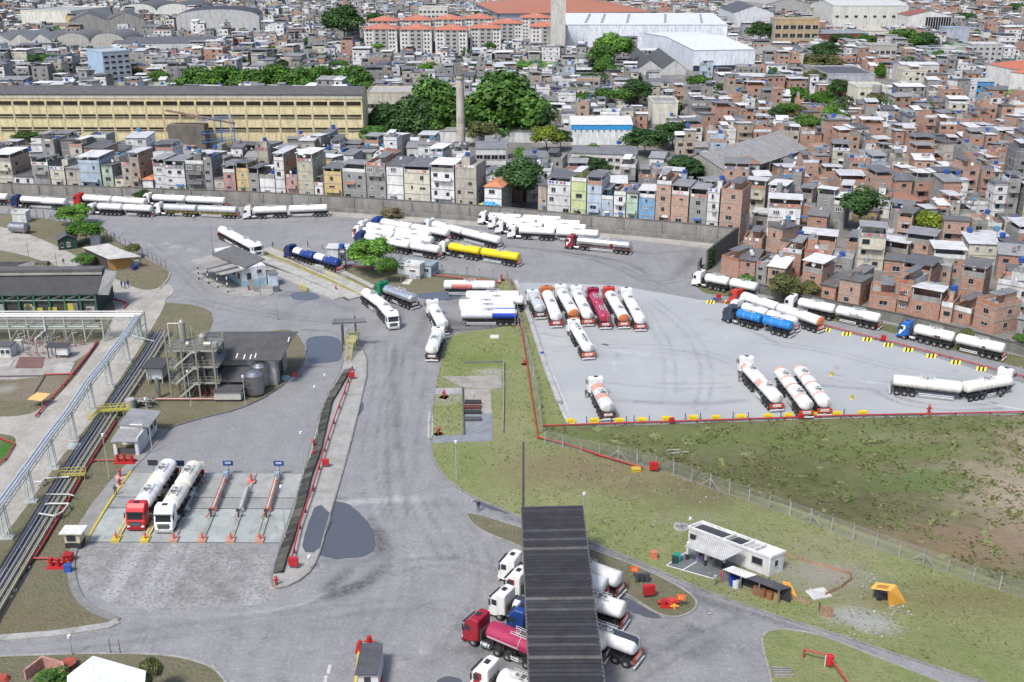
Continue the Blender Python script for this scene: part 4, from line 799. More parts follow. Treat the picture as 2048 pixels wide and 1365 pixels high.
# brick cluster by hand at the low wall: u0,v0 (front left ground pixel), u1,v1, top, ...
BR=[(1441,547,1476,556,512,'brick','light brick','slab',1),(1477,557,1508,561,516,'brick','brick','sheet',2),(1510,562,1531,566,524,'grey','raw','slab',1),(1533,572,1566,577,530,'light brick','brick','sheet',0),(1600,592,1638,600,522,'brick','brick','canopy',0),(1640,600,1668,606,566,'brick','light brick','sheet',2),
 (1674,606,1716,614,560,'light brick','brick','sheet',2),(1736,616,1790,622,584,'brick','light brick','slab',1),(1792,622,1818,628,560,'brick','grey','slab',1),(1818,630,1876,640,578,'brick','brick','canopy',0),(1878,642,1900,646,606,'light brick','brick','slab',1),(1902,640,1938,650,612,'brick','brick','slab',2),(1944,652,1985,668,596,'brick','light brick','slab',1),
 (2030,672,2080,684,640,'grey','raw','sheet',1),(1562,548,1598,553,498,'brick','light brick','slab',1),(1604,556,1650,560,500,'brick','brick','slab',1),(1655,560,1700,565,516,'grey','raw','slab',1),
 (1534,500,1582,503,458,'brick','light brick','sheet',2),(1532,470,1596,474,398,'white','brick','canopy',0),(1484,520,1520,524,476,'brick','brick','slab',1),(1600,510,1668,516,470,'light brick','brick','canopy',0),(1712,536,1764,540,456,'cream','white','canopy',1),
 (1806,520,1862,528,466,'light brick','grey','canopy',1),(1880,500,1930,504,442,'light brick','brick','sheet',2),(1790,480,1818,484,424,'light brick','brick','canopy',2),(1764,560,1806,565,522,'brick','brick','sheet',2),(1836,572,1896,580,528,'light brick','grey','slab',2),(1862,548,1925,552,498,'brick','brick','canopy',0),
 (1915,600,1960,608,530,'brick','light brick','canopy',2),(1990,560,2050,566,506,'brick','grey','sheet',1),(1985,620,2060,634,560,'white','brick','slab',1),(2010,600,2070,606,548,'brick','brick','sheet',2),(1700,590,1722,594,545,'pale blue','grey','sheet',1),(1440,470,1480,474,420,'raw','grey','sheet',1),(1612,470,1650,474,428,'brick','raw','sheet',1)]
BN={4:'brick house with outside stair and white canopy behind the bushy olive tree',9:'large brick house with white canopy and laundry behind the low wall',13:'small grey house behind the low wall at the right edge',18:'tall white house with white sheet canopy and brick side, behind the wall corner',21:'cream and white house with grey canopy standing among brick houses',0:'brick house beside the tall dark wall, nearest the yard corner',3:'low brick house with light sheet roof and blue tank by the low wall',
 12:'large brick house at low wall, right of the unfinished one with dark yard'}
for i,(u0,v0,u1,v1,vt,c1,c2,rf,tn) in enumerate(BR):
    p=G(u0,v0+2);q=G(u1,v1+2); d=q-p; wd=d.length; a=math.atan2(d.y,d.x); h=max(3,ZOF(p.y,vt)+.2); rc=R.choice(LIGHTR) if tn==0 else (R.choice(GREYR) if tn==1 else (.16,.155,.15))
    house(p.x,p.y,a,wd,R.uniform(6.5,9),h,c1,c2,rf,rc,'brick houses behind the low wall',BN.get(i),row=2)
# ------------------------------------------------------------------ large buildings
def big(name,label,cat,pl,pr,dp,vt=None,h=None,wallc=(.6,.6,.58),roof='flat',roofc=(.3,.3,.3),rise=2.0,wm='wall',rows=0,cols=0,wh=1.2,ww=1.6,wk=0,z1=None,eave=.3,keep=True,group=None,side_cols=0,bays=1,ridge='x',sidec=None,wz0=1.6):
    a=G(*pl);b=G(*pr); d=b-a; wd=d.length; rz=math.atan2(d.y,d.x)
    if h is None: h=ZOF(a.y,vt)
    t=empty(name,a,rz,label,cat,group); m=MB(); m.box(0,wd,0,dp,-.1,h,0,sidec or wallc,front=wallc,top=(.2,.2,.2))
    mr=MB(); e=eave
    if roof=='flat':
        m.box(-.15,wd+.15,-.15,.15,h,h+.7,0,wallc); m.box(-.15,wd+.15,dp-.15,dp+.15,h,h+.7,0,wallc); m.box(-.15,.15,.15,dp-.15,h,h+.7,0,wallc); m.box(wd-.15,wd+.15,.15,dp-.15,h,h+.7,0,wallc)
        mr.face([(.15,.15,h+.05),(wd-.15,.15,h+.05),(wd-.15,dp-.15,h+.05),(.15,dp-.15,h+.05)],0,roofc)
    elif roof=='low':   # shallow sheet roof, ridge along x or y
        if ridge=='x':
            q=[(-e,-e,h+.05),(wd+e,-e,h+.05),(wd+e,dp/2,h+rise),(-e,dp/2,h+rise),(wd+e,dp+e,h+.05),(-e,dp+e,h+.05)]
            mr.face([q[0],q[1],q[2],q[3]],0,roofc); mr.face([q[3],q[2],q[4],q[5]],0,roofc); m.face([(wd,0,h),(wd,dp,h),(wd,dp/2,h+rise-.1)],0,sidec or wallc); m.face([(0,dp,h),(0,0,h),(0,dp/2,h+rise-.1)],0,sidec or wallc)
        else:
            bw=wd/bays
            for k in range(bays):
                x0=k*bw;x1=x0+bw;xm=(x0+x1)/2; E=e if bays==1 else 0
                mr.face([(x0-E,-e,h+.05),(xm,-e,h+rise),(xm,dp+e,h+rise),(x0-E,dp+e,h+.05)],0,roofc); mr.face([(xm,-e,h+rise),(x1+E,-e,h+.05),(x1+E,dp+e,h+.05),(xm,dp+e,h+rise)],0,tuple(c*.92 for c in roofc))
                m.face([(x0,-.001,h),(x1,-.001,h),(xm,-.001,h+rise-.12)],0,wallc)
    elif roof=='hip':
        p=[(-e,-e,h),(wd+e,-e,h),(wd+e,dp+e,h),(-e,dp+e,h)]
        if wd>=dp: A_=(dp/2,dp/2,h+rise);B_=(wd-dp/2,dp/2,h+rise); F=[[p[0],p[1],B_,A_],[p[1],p[2],B_],[p[2],p[3],A_,B_],[p[3],p[0],A_]]
        else: A_=(wd/2,wd/2,h+rise);B_=(wd/2,dp-wd/2,h+rise); F=[[p[0],p[1],A_],[p[1],p[2],B_,A_],[p[2],p[3],B_],[p[3],p[0],A_,B_]]
        for f in F: mr.face(f,1,roofc)
        mr.face(p[::-1],1,(.3,.28,.25))
    elif roof=='arch':
        bw=wd/bays
        for k in range(bays):
            x0=k*bw; n=10; pts=[(x0+bw*(1-math.cos(math.pi*i/n))/2,h+rise*math.sin(math.pi*i/n)) for i in range(n+1)]
            for i in range(n): (xa,za),(xb,zb)=pts[i],pts[i+1]; mr.face([(xa,-e,za),(xb,-e,zb),(xb,dp+e,zb),(xa,dp+e,za)],0,roofc,True)
            m.face([(x,-.002,z) for x,z in [(x0,h)]+[(x0+bw,h)]+pts[::-1][1:-1]],0,wallc); m.face([(x,dp+.002,z) for x,z in [(x0+bw,h),(x0,h)]+pts[1:-1]],0,wallc)
    m.build('wall',wm,t); 
    if mr.f: mr.build('roof',['roofx','tile'],t)
    for rr in range(rows):
        z=wz0+(h-wz0)*(rr+.0)/max(1,rows)+.3
        for c in range(cols): add_win(t,wd*(c+.5)/cols,-.03,z+.3,ww,wh,'f',wk)
        for c in range(side_cols): add_win(t,wd+.03,dp*(c+.5)/side_cols,z+.3,ww,wh,'r',wk)
    if keep:
        c,s=math.cos(rz),math.sin(rz); kf=7+.055*a.y if (cat in('factory','warehouse','apartment block','hall') and a.y>380) else 6; KEEPP.append([(a.x+c*x-s*y,a.y+s*x+c*y) for x,y in ((-4,-kf),(wd+4,-kf),(wd+4,dp+4),(-4,dp+4))])
    return t,wd,h
# yellow factory
t,wd,h=big('factory','long pale yellow four storey factory with dark window bands and stained roof edge','factory',(-190,290),(728,292),15,vt=188,wallc=(.68,.59,.35),roof='low',rise=2.2,roofc=(.12,.115,.11),eave=.6,keep=True)
nb=int(wd/6.1); bw=wd/nb
proto=None; m=MB(); m.box(-bw*.43,bw*.43,-.06,-.02,-.7,.7,0,(.03,.022,.018)); m.box(-bw*.43,bw*.43,-.2,-.02,-.8,-.7,1,(.5,.43,.26)); m.box(-bw*.43,bw*.43,-.09,-.02,.7,.85,1,(.30,.26,.17)); 
wm_=m.mesh('window_band',['glass','wall'])
for k in range(nb):
    for f in range(3 if True else 4): link('window_band',wm_,t,loc=(bw*(k+.5),0,h-3.4-f*4.9))
m=MB(); 
for k in range(nb+1): m.box(bw*k-.18,bw*k+.18,-.16,-.02,0,h-3.0,0,(.60,.52,.32)); 
m.build('pilaster','wall',t)
m=MB(); m.box(-.2,wd+.2,-.2,-.01,h-1.6,h-.02,0,(.56,.53,.42)); m.box(-.2,wd+.2,-.24,-.01,h-.4,h-.01,0,(.3,.28,.24)); m.box(0,wd,-.12,-.02,h-8.6,h-8.35,0,(.5,.45,.3)); m.box(0,wd,-.12,-.02,h-13.5,h-13.2,0,(.5,.45,.3)); m.build('cornice','wall',t)
m=MB()
for k in range(46):
    x=wd*R.uniform(.35,.98); y=R.uniform(.5,6.5); m.box(x,x+R.uniform(.7,2.6),y,y+R.uniform(.8,2.2),h+.05+y*.232+.1,h+.05+y*.232+.18,0,R.choice([(.4,.39,.37),(.3,.3,.29)]))
m.build('roof_patch','roof',t)
# ramp in front
a=G(352,291); rz=0
t=empty('access_ramp',G(350,292)+Vector((0,-7,0)),0,'zigzag ramp with blue steel railings against the yellow factory','ramp')
s=SC(292); m=MB(); wr=(482-350)/s
m.box(0,wr*.55,0,6,-.1,9,0,(.2,.18,.15)); m.build('ramp_wall','concrete',t)
m=MB(); m.face([(0,0,14.5),(wr,0,9.6),(wr,2.5,9.6),(0,2.5,14.5)],0,(.28,.2,.15)); m.face([(0,0,14.1),(0,2.5,14.1),(wr,2.5,9.2),(wr,0,9.2)],0,(.2,.15,.1)); m.face([(0,0,14.1),(wr,0,9.2),(wr,0,9.7),(0,0,14.6)],0,(.3,.2,.15)); m.build('ramp_slab','concrete',t)
m=MB(); B1=(.05,.16,.42)
for z0,z1 in ((10.6,12.2),(5.8,7.0),(2.5,4.2)):
    m.bar((wr*.5,-.2,z0),(wr,-.2,z1-.4),.25,c=B1); m.bar((wr*.5,-.2,z0+1.1),(wr,-.2,z1+.7),.12,c=B1)
    for k in range(8): x=wr*(.5+.07*k); z=z0+(z1-.4-z0)*k/7; m.bar((x,-.2,z),(x,-.2,z+1.1),.1,c=B1)
m.bar((wr*.8,-.2,0),(wr*.8,-.2,11),.35,c=B1); m.bar((wr*.99,-.2,0),(wr*.99,-.2,11),.3,c=B1); m.build('railing','paint',t)
# chimney
p=G(922,294); t=empty('chimney_stack',p,0,'tall round brick chimney streaked pale and black, standing among houses','chimney'); hh=ZOF(p.y,150)
m=MB()
for k in range(12): 
    z0=hh*k/12; z1=hh*(k+1)/12; r0=1.75-.35*k/12; r1=1.75-.35*(k+1)/12; m.tube((0,0,z0),(0,0,z1),r0,20,c=R.choice([(.45,.41,.35),(.4,.37,.32),(.5,.46,.4)]),r2=r1,caps=False)
m.build('shaft','wall',t); m=MB(); m.tube((0,0,hh),(0,0,hh+.35),1.65,20,c=(.2,.17,.14)); m.tube((0,0,hh-1.6),(0,0,hh-1.3),1.62,20,c=(.25,.2,.16)); m.build('rim','concrete',t)
KEEP.append((p.x,p.y,6))
# blue banded warehouse, long white building
t,wd,h=big('warehouse','small white warehouse with bright blue painted band and white roof','warehouse',(1142,290),(1263,290),20,vt=250,wallc=(.70,.72,.72),roof='low',rise=1.8,roofc=(.72,.72,.72),ridge='x',wk=2)
m=MB(); m.box(-.1,wd+.1,-.08,-.02,h-1.9,h-.1,0,(.04,.30,.62)); m.build('blue_band','paint',t)
for k in range(10): add_win(t,wd*(k+.7)/10.5,-.09,h-2.3,.5,.5,'f',2)
big('warehouse','long low white building between the chimney foot and the blue banded warehouse','warehouse',(812,284),(1143,286),9,vt=262,wallc=(.66,.67,.66),roof='low',rise=.8,roofc=(.34,.33,.31))
big('factory','low cream factory wing with one dark window strip, behind dark trees','factory',(735,222),(840,222),18,vt=186,wallc=(.50,.47,.38),roof='flat',roofc=(.45,.44,.42),rows=1,cols=10,ww=5.5,wh=1.6,wk=1)
# flats with red roofs
FL=[(730,795,106,'leftmost of the front five white flats with hipped red roofs'),(801,864,107,'second from left of the front five white flats with hipped red roofs'),(871,935,108,'third from left of the front five white flats with hipped red roofs'),(941,1002,104,'fourth from left of the front five white flats with hipped red roofs'),(1061,1133,100,'rightmost of the front white flats with red roofs, beside the concrete tower')]
BK=[(738,795,86,'leftmost red roofed flats of the rear row'),(805,862,84,'second from left red roofed flats of the rear row'),(870,925,82,'third from left red roofed flats of the rear row'),(930,985,80,'fourth from left red roofed flats of the rear row'),(985,1045,92,'tall white side of red roofed flats between fourth and last front blocks'),(1042,1100,78,'rightmost red roofed flats of the rear row')]
for k,(u0,u1,vb,lb) in enumerate(FL+BK):
    t,wd,h=big('apartment_block',lb,'apartment block',(u0,vb),(u1,vb),22,h=15.5,wallc=(.66,.645,.62),roof='hip',rise=3.2,roofc=(.42,.15,.095),eave=.8,group='white flats with red hipped roofs')
    m=MB(); m.box(wd*.3,wd*.7,-.9,-.02,0,h-.8,0,(.40,.39,.37)); m.build('balcony_bay','wall',t)
    for f in range(6):
        for x in (.1,.2,.8,.9): add_win(t,wd*x,-.03,1.6+f*2.6,1.2,1.1,'f',2)
        for x in (.4,.6): add_win(t,wd*x,-.93,1.6+f*2.6,2.4,1.3,'f',1)
        for y in (4,11,18): add_win(t,wd+.03,y,1.6+f*2.6,1.2,1.1,'r',2)
    m=MB()
    for x in (.45,.55): m.box(wd*x-.4,wd*x+.4,5,5.8,h+1.2,h+2.6,0,(.6,.55,.5))
    m.build('roof_vent','wall',t)
# white warehouses
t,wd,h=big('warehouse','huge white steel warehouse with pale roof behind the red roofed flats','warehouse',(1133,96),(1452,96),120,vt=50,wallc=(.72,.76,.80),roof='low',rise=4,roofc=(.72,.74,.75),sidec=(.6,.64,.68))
m=MB()
for k,x in enumerate((.12,.22,.38,.62,.85)): m.box(wd*x,wd*x+2,5,52,h+1.2+1.2,h+4.2,0,(.25,.26,.26)) if False else m.bar((wd*x,8,h+.9),(wd*x+6,52,h+3.9),1.6,.3,c=(.3,.31,.32))
m.build('skylight','paint',t)
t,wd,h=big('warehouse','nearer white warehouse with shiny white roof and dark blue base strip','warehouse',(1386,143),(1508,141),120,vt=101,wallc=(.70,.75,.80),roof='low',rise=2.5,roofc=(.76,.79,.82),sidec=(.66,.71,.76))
m=MB(); m.box(-.1,wd+.1,-.1,-.02,0,3.2,0,(.035,.045,.07)); m.build('base_strip','paint',t)
t,wd,h=big('water_tower','pale concrete water tower slab rising left of the huge white warehouse','tower',(1101,104),(1130,104),9,h=37,wallc=(.55,.54,.50),roof='flat')
t,wd,h=big('market_hall','very large hall with brown tiled roof and pale blue arcade, top centre','hall',(1000,48),(1300,44),160,h=9,wallc=(.42,.45,.55),roof='hip',rise=10,roofc=(.34,.135,.085),rows=1,cols=40,ww=2.4,wh=3,wk=2,eave=2)
# tan offices & neighbours
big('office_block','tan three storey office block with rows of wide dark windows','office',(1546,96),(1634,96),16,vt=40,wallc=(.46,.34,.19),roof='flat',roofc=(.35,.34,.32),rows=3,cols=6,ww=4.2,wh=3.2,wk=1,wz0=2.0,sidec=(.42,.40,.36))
big('office_wing','dark red brick wing with grey roof right of the tan office block','office',(1633,96),(1728,95),20,vt=68,wallc=(.20,.075,.055),roof='low',rise=2,roofc=(.28,.30,.32),rows=1,cols=9,ww=2.2,wh=1.6,wk=1)
big('hall','small cream hall with tiled hip roof and narrow windows','hall',(1727,84),(1775,84),18,vt=62,wallc=(.6,.58,.5),roof='hip',rise=3,roofc=(.42,.38,.32),rows=1,cols=9,ww=1.2,wh=3,wk=1)
big('warehouse','large cream white warehouse with light roof behind the red brick wing','warehouse',(1662,62),(1812,62),60,vt=12,wallc=(.62,.61,.56),roof='low',rise=3,roofc=(.62,.62,.6),rows=2,cols=8,ww=3,wh=2,wk=1)
t,wd,h=big('office_block','white building with red brown roof and dark vertical striped facade','office',(1812,72),(1898,72),26,vt=32,wallc=(.66,.65,.62),roof='low',ridge='y',rise=4,roofc=(.30,.10,.07))
m=MB(); m.box(wd*.4,wd*.99,-.2,-.03,1,h-1,0,(.02,.02,.022)); m.build('dark_facade','glass',t); m=MB()
for k in range(11): m.box(wd*(.4+.059*k),wd*(.4+.059*k)+.35,-.5,-.2,1,h-1,0,(.5,.5,.5))
m.build('fin','paint',t)
big('warehouse','dark roofed gabled warehouse left of the tan office block','warehouse',(1466,58),(1545,58),70,vt=26,wallc=(.6,.62,.64),roof='low',ridge='y',rise=6,roofc=(.10,.10,.115),bays=1)
big('warehouse','second dark gabled warehouse at the top edge, right of centre','warehouse',(1530,30),(1620,28),90,h=10,wallc=(.45,.44,.42),roof='low',ridge='y',rise=6,roofc=(.38,.37,.34))
big('shed','grey brown gabled shed with closed wooden doors below the tan office block','shed',(1510,131),(1602,131),26,vt=112,wallc=(.33,.31,.27),roof='low',ridge='y',rise=4.2,roofc=(.33,.31,.27))
big('shed','long shed with sagging grey roof beside the tan office block','shed',(1604,112),(1640,112),30,vt=98,wallc=(.32,.33,.36),roof='low',rise=2,roofc=(.36,.34,.31))
big('hall','dark flat roofed hall with grey side wall between trees on the right','hall',(1652,166),(1748,166),38,vt=150,wallc=(.42,.43,.46),roof='flat',roofc=(.10,.10,.11))
t,wd,h=big('warehouse','twin gabled black roofed warehouse in front of the white warehouse','warehouse',(1275,150),(1372,150),70,vt=138,wallc=(.5,.5,.48),roof='low',ridge='y',rise=5,roofc=(.09,.085,.085),bays=2)
# large grey ribbed warehouse, part ruined
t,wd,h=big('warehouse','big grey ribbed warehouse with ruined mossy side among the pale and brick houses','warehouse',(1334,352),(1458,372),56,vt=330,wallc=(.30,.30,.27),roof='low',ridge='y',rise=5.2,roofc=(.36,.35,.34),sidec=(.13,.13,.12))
m=MB(); m.box(wd*.25,wd*.6,-.06,-.01,.4,h+1.5,0,(.03,.03,.03)); m.build('opening','rubber',t)
m=MB()
for k in range(7): m.box(wd+.02,wd+.4,3+k*8,3.6+k*8,0,h,0,(.3,.3,.28)); m.box(wd+.01,wd+.1,5+k*8,9+k*8,1,h-1.4,0,(.03,.03,.03))
m.build('pilaster','concrete',t)
# left top industrial roofs
big('warehouse','plain cream white boxy warehouse at the top left','warehouse',(46,56),(146,58),60,vt=22,wallc=(.66,.65,.58),roof='flat',roofc=(.4,.4,.38))
big('house','small cream house with brown roof in front of the boxy white warehouse','house',(88,66),(142,66),14,vt=52,wallc=(.62,.58,.42),roof='hip',rise=2,roofc=(.18,.14,.1),rows=1,cols=4,wk=1)
big('warehouse','twin arched warehouse with pale rounded gables at the top left','warehouse',(240,32),(388,32),70,vt=22,h=None,wallc=(.62,.62,.57),roof='arch',rise=7,roofc=(.12,.12,.125),bays=2)
big('warehouse','long black barrel roofed warehouse with peeling white wall, upper left','warehouse',(355,66),(520,64),44,vt=34,wallc=(.50,.50,.49),roof='arch',rise=6,roofc=(.05,.05,.058),bays=1,rows=1,cols=8,ww=2.2,wh=2.2,wk=1)
big('warehouse','grey saw edged warehouse left of the peeling white wall','warehouse',(142,70),(292,66),40,vt=42,wallc=(.32,.31,.29),roof='low',ridge='y',rise=6,roofc=(.13,.125,.12),bays=2)
big('warehouse','double barrel vaulted grey warehouse with pale arched gables','warehouse',(112,97),(252,97),36,vt=86,wallc=(.42,.41,.38),roof='arch',rise=7,roofc=(.17,.165,.16),bays=2)
big('warehouse','low warehouse with black roof and pale long skylight strips','warehouse',(225,100),(440,98),40,vt=88,wallc=(.52,.52,.5),roof='low',rise=3,roofc=(.13,.13,.14))
big('warehouse','grey sheet roofed workshops at the left edge, upper left','warehouse',(-20,94),(104,94),46,vt=82,wallc=(.5,.49,.46),roof='low',ridge='y',rise=5,roofc=(.26,.26,.27),bays=3)
big('apartment_block','pale blue five storey block with barred side above the factory trees','apartment block',(181,160),(212,168),15,vt=100,wallc=(.36,.49,.62),roof='flat',roofc=(.5,.5,.5),rows=5,cols=0,side_cols=4,ww=2.4,wh=1.2,wk=2,sidec=(.42,.46,.5))
big('apartment_block','white long building with two window rows behind red roofed flats','apartment block',(838,48),(896,48),18,vt=16,wallc=(.62,.60,.55),roof='flat',roofc=(.4,.4,.38),rows=3,cols=7,wk=1,ww=2.4,wh=1.8)
big('apartment_block','cream corner house with yellow base beside the vivid green tree','house',(1712,212),(1772,212),16,vt=176,wallc=(.66,.64,.52),roof='flat',roofc=(.5,.5,.48),rows=2,cols=3,wk=2,ww=2,wh=1.4)
t=None
p=G(1747,212); t=empty('water_tower',p,0,'grey concrete water tank column beside the cream corner house','tower'); m=MB(); m.tube((0,-2,0),(0,-2,6.5),1.3,12,c=(.33,.32,.3)); m.tube((0,-2,6.5),(0,-2,10),2.1,12,c=(.38,.37,.34)); m.build('column','concrete',t); KEEP.append((p.x,p.y,4))
big('house','bright blue house with many windows on the right, below red tiled blocks','house',(1914,196),(1984,196),14,vt=164,wallc=(.10,.30,.55),roof='sheet' if False else 'low',rise=1,roofc=(.45,.47,.45),rows=2,cols=6,wk=2,ww=1.6,wh=1.2)
big('apartment_block','white block with red tiled roof at the right edge, left of two','apartment block',(1968,172),(2022,185),24,vt=128,wallc=(.66,.65,.63),roof='hip',rise=3,roofc=(.42,.13,.08),rows=1,cols=1)
big('apartment_block','white block with red tiled roof at the right edge, right of two','apartment block',(2012,206),(2075,216),24,vt=144,wallc=(.66,.65,.63),roof='hip',rise=3,roofc=(.42,.13,.08))
big('apartment_block','tall pale grey block beside brick houses, right of the striped facade','apartment block',(1890,95),(1935,95),16,vt=58,wallc=(.40,.44,.5),roof='flat',roofc=(.2,.25,.4))
big('apartment_block','grey four storey block with white canopy roofs near the right edge','apartment block',(1940,125),(2002,125),14,vt=90,wallc=(.46,.46,.45),roof='flat',roofc=(.7,.7,.7),rows=3,cols=5,wk=1,ww=1.8,wh=1.4)
big('house','long white upper, brick lower house with white sheet roof on the right','house',(1800,166),(1874,166),14,vt=130,wallc=(.55,.52,.5),roof='low',rise=.8,roofc=(.66,.66,.66),rows=2,cols=6,wk=1,ww=1.8,wh=1.2)
big('office_block','unfinished grey concrete frame building right of dark trees','building',(1734,128),(1790,128),14,vt=92,wallc=(.42,.40,.36),roof='flat',roofc=(.4,.4,.4),rows=2,cols=5,wk=1,ww=2.6,wh=2)
big('house','white walled block with yellowish stain beside trees, above the long grey roof house','house',(1304,248),(1354,248),16,vt=206,wallc=(.62,.61,.52),roof='flat',roofc=(.3,.3,.29))
big('house','long white two storey house with grey canopies below the round green trees','house',(1142,345),(1270,350),12,vt=306,wallc=(.60,.59,.54),roof='low',rise=.9,roofc=(.20,.20,.205),rows=2,cols=9,wk=1)
big('house','white house with grey sheet roof between chimney and the yellow factory end','house',(815,345),(872,345),13,vt=296,wallc=(.64,.64,.63),roof='low',rise=.8,roofc=(.3,.3,.3),rows=2,cols=3,wk=2)
big('house','white open terraced house with grey roof right of the chimney foot','house',(952,348),(1012,348),14,vt=298,wallc=(.62,.62,.6),roof='low',rise=.8,roofc=(.24,.25,.26),rows=2,cols=4,wk=1,ww=2.4,wh=1.6)
# ------------------------------------------------------------------ the rest of the town in rows
YARDP=[(p[0],p[1]) for p in yard]
streets=[([G(1300,275),G(1380,232),G(1330,120),G(1260,60)],6),([G(1700,235),G(1640,200),G(1600,190)],6),([G(225,190),G(232,150),G(205,110)],7),([G(728,300),G(760,230),G(700,130)],5)]
def near_street(x,y):
    for pts,w_ in streets:
        for a,b in zip(pts[:-1],pts[1:]):
            ax,ay,bx,by=a.x,a.y,b.x,b.y; t=max(0,min(1,((x-ax)*(bx-ax)+(y-ay)*(by-ay))/((bx-ax)**2+(by-ay)**2)))
            if math.hypot(x-ax-t*(bx-ax),y-ay-t*(by-ay))<w_: return True
    return False
GRID={}
def gkey(x,y): return (int(x//20),int(y//20))
for c in KEEP: GRID.setdefault(gkey(c[0],c[1]),[]).append(c)
def free(x,y,rr):
    i,j=gkey(x,y)
    for a in (-1,0,1):
        for b in (-1,0,1):
            for c in GRID.get((i+a,j+b),()):
                if (x-c[0])**2+(y-c[1])**2<(rr+c[2])**2*.72: return False
    for P_ in KEEPP:
        if inpoly(x,y,P_): return False
    return not inpoly(x,y,YARDP) and not near_street(x,y)
LW=gp([(1402,532)]+WALL_L[2:]); wallpts=[(p.x,p.y) for p in gp(WALL_B)]+[(p.x,p.y) for p in gp([(1480,505),(1500,560),(1560,575),(1620,592),(1700,612),(1788,632),(1876,654),(1964,678),(2048,704),(2200,750)])]
def wallY(x):
    for a,b in zip(wallpts[:-1],wallpts[1:]):
        if a[0]<=x<=b[0]: return a[1]+(b[1]-a[1])*(x-a[0])/(b[0]-a[0])
    return wallpts[0][1] if x<wallpts[0][0] else wallpts[-1][1]
KEEPP.append([(p.x,p.y) for p in gp([(345,196),(750,196),(750,166),(345,166)])]); KEEPP.append([(p.x,p.y) for p in gp([(735,310),(1100,310),(1100,228),(735,228)])])
IND=300-len(FR)-len(BR); cand=[]; placed=0
far=MB(); farr=MB(); nfar=0
rowy=0; row=0; rr_=random.Random(5)
CW=['white','cream','beige','grey','raw','dark grey','pale blue','tan','brick','light brick','pale green','yellow','lilac']
while True:
    y_off=9.0*row if row<24 else 9.0*24+12.5*(row-24)
    if y_off>1150: break
    cell=6.6 if row<24 else 9.0
    x=-(420+y_off*.55); 
    while x<420+y_off*.55:
        wd=rr_.uniform(4.4,8.2) if row<24 else rr_.uniform(6.5,13); dp=rr_.uniform(7,9.4) if row<24 else rr_.uniform(8,12)
        b=min(1,row/14); wy=wallY(x)*(1-b)+ (wallY(x)*.35+300*.65)*b
        y=wy+8+y_off+rr_.uniform(-2,2); x+=wd+rr_.choice((.1,.3,.5,.8,2.0) if row<26 else (.3,1,2,4))
        cx,cy=x-wd/2,y+dp/2; u,v=UV(cx,cy)
        if not(-60<u<2108) or v<-8: continue
        if not free(cx,cy,max(wd,dp)*.5): continue
        if rr_.random()<(.03 if row<26 else .10): continue
        right=max(0,min(1,(u-1250)/350))*(1 if v<520 else 1); 
        if v<190: right*=.55
        if v<80: right*=.6
        pb=.06+.62*right
        if rr_.random()<pb: c1=rr_.choice(['brick','light brick','brick'])
        else: c1=rr_.choices(CW,[26,11,7,13,8,4,3,3,2,1,1,1,1])[0]
        c2=rr_.choice(['brick','light brick','raw']) if c1 in('brick','light brick') else rr_.choice([c1,'grey','raw','dark grey','white' if c1=='white' else c1])
        rf=rr_.choices(['canopy','sheet','slab','tile'],[34,36,28,1.5] )[0]
        k=rr_.random(); rc=rr_.choice(LIGHTR) if k<.42 else (rr_.choice(GREYR) if k<.85 else (.13,.125,.13))
        if rf=='tile': rc=(.26,.13,.09)
        nst=rr_.choices([1,2,3,4],[26,46,24,4])[0]; h=nst*2.75+{'canopy':2.3,'sheet':.5,'slab':.9,'tile':1.0}[rf]
        cand.append((v,cx,cy,x-wd,y,wd,dp,h,c1,c2,rf,rc,row,u)); GRID.setdefault(gkey(cx,cy),[]).append((cx,cy,max(wd,dp)*.30))
    row+=1
cand.sort(key=lambda q:-q[0])
vis=[q for q in cand if -10<q[13]<2058]
indset=set(id(q) for q in vis[:IND])
far_w=[]
for q in cand:
    v,cx,cy,x,y,wd,dp,h,c1,c2,rf,rc,rw,u=q
    slope=(wallY(cx+6)-wallY(cx-6))/12; a=math.atan(slope)*max(0,1-rw/10)+random.Random(int(cx*7)).uniform(-.2,.2)
    if id(q) in indset:
        house(x,y,a,wd,dp,h,c1,c2,rf,rc,'houses crowded behind the front row',None,row=3+int(rw))
    else:
        r=random.Random(int(cx*131+cy*977)); mw=MB();mr=MB(); wins,tank,body=house_geo2(wd,dp,h,c1,c2,rf,rc,r,mw,mr,1 if v>90 else 2)
        ca,sa=math.cos(a),math.sin(a); T=lambda p:(x+ca*p[0]-sa*p[1],y+sa*p[0]+ca*p[1],p[2])
        n=len(far.v); far.v+=[T(p) for p in mw.v]; far.f+=[tuple(i+n for i in f) for f in mw.f]; far.m+=mw.m; far.c+=mw.c; far.s+=mw.s
        n=len(far.v); far.v+=[T(p) for p in mr.v]; far.f+=[tuple(i+n for i in f) for f in mr.f]; far.m+=[2+i for i in mr.m]; far.c+=mr.c; far.s+=mr.s
        for (wx,wy_,wz,ww,wh,fc) in wins:
            if fc=='f': far.face([T((wx-ww/2,wy_-.03,wz-wh/2)),T((wx+ww/2,wy_-.03,wz-wh/2)),T((wx+ww/2,wy_-.03,wz+wh/2)),T((wx-ww/2,wy_-.03,wz+wh/2))],4,(.03,.035,.04))
            elif fc=='r': far.face([T((wx+.03,wy_-ww/2,wz-wh/2)),T((wx+.03,wy_+ww/2,wz-wh/2)),T((wx+.03,wy_+ww/2,wz+wh/2)),T((wx+.03,wy_-ww/2,wz+wh/2))],4,(.03,.035,.04))
        if tank is not None and v>60:
            a_=Vector(T(tank)); far.tube(a_,a_+Vector((0,0,1.1)),.72,8,5,r.choice([(.03,.10,.38),(.03,.1,.38),(.35,.36,.36)]))
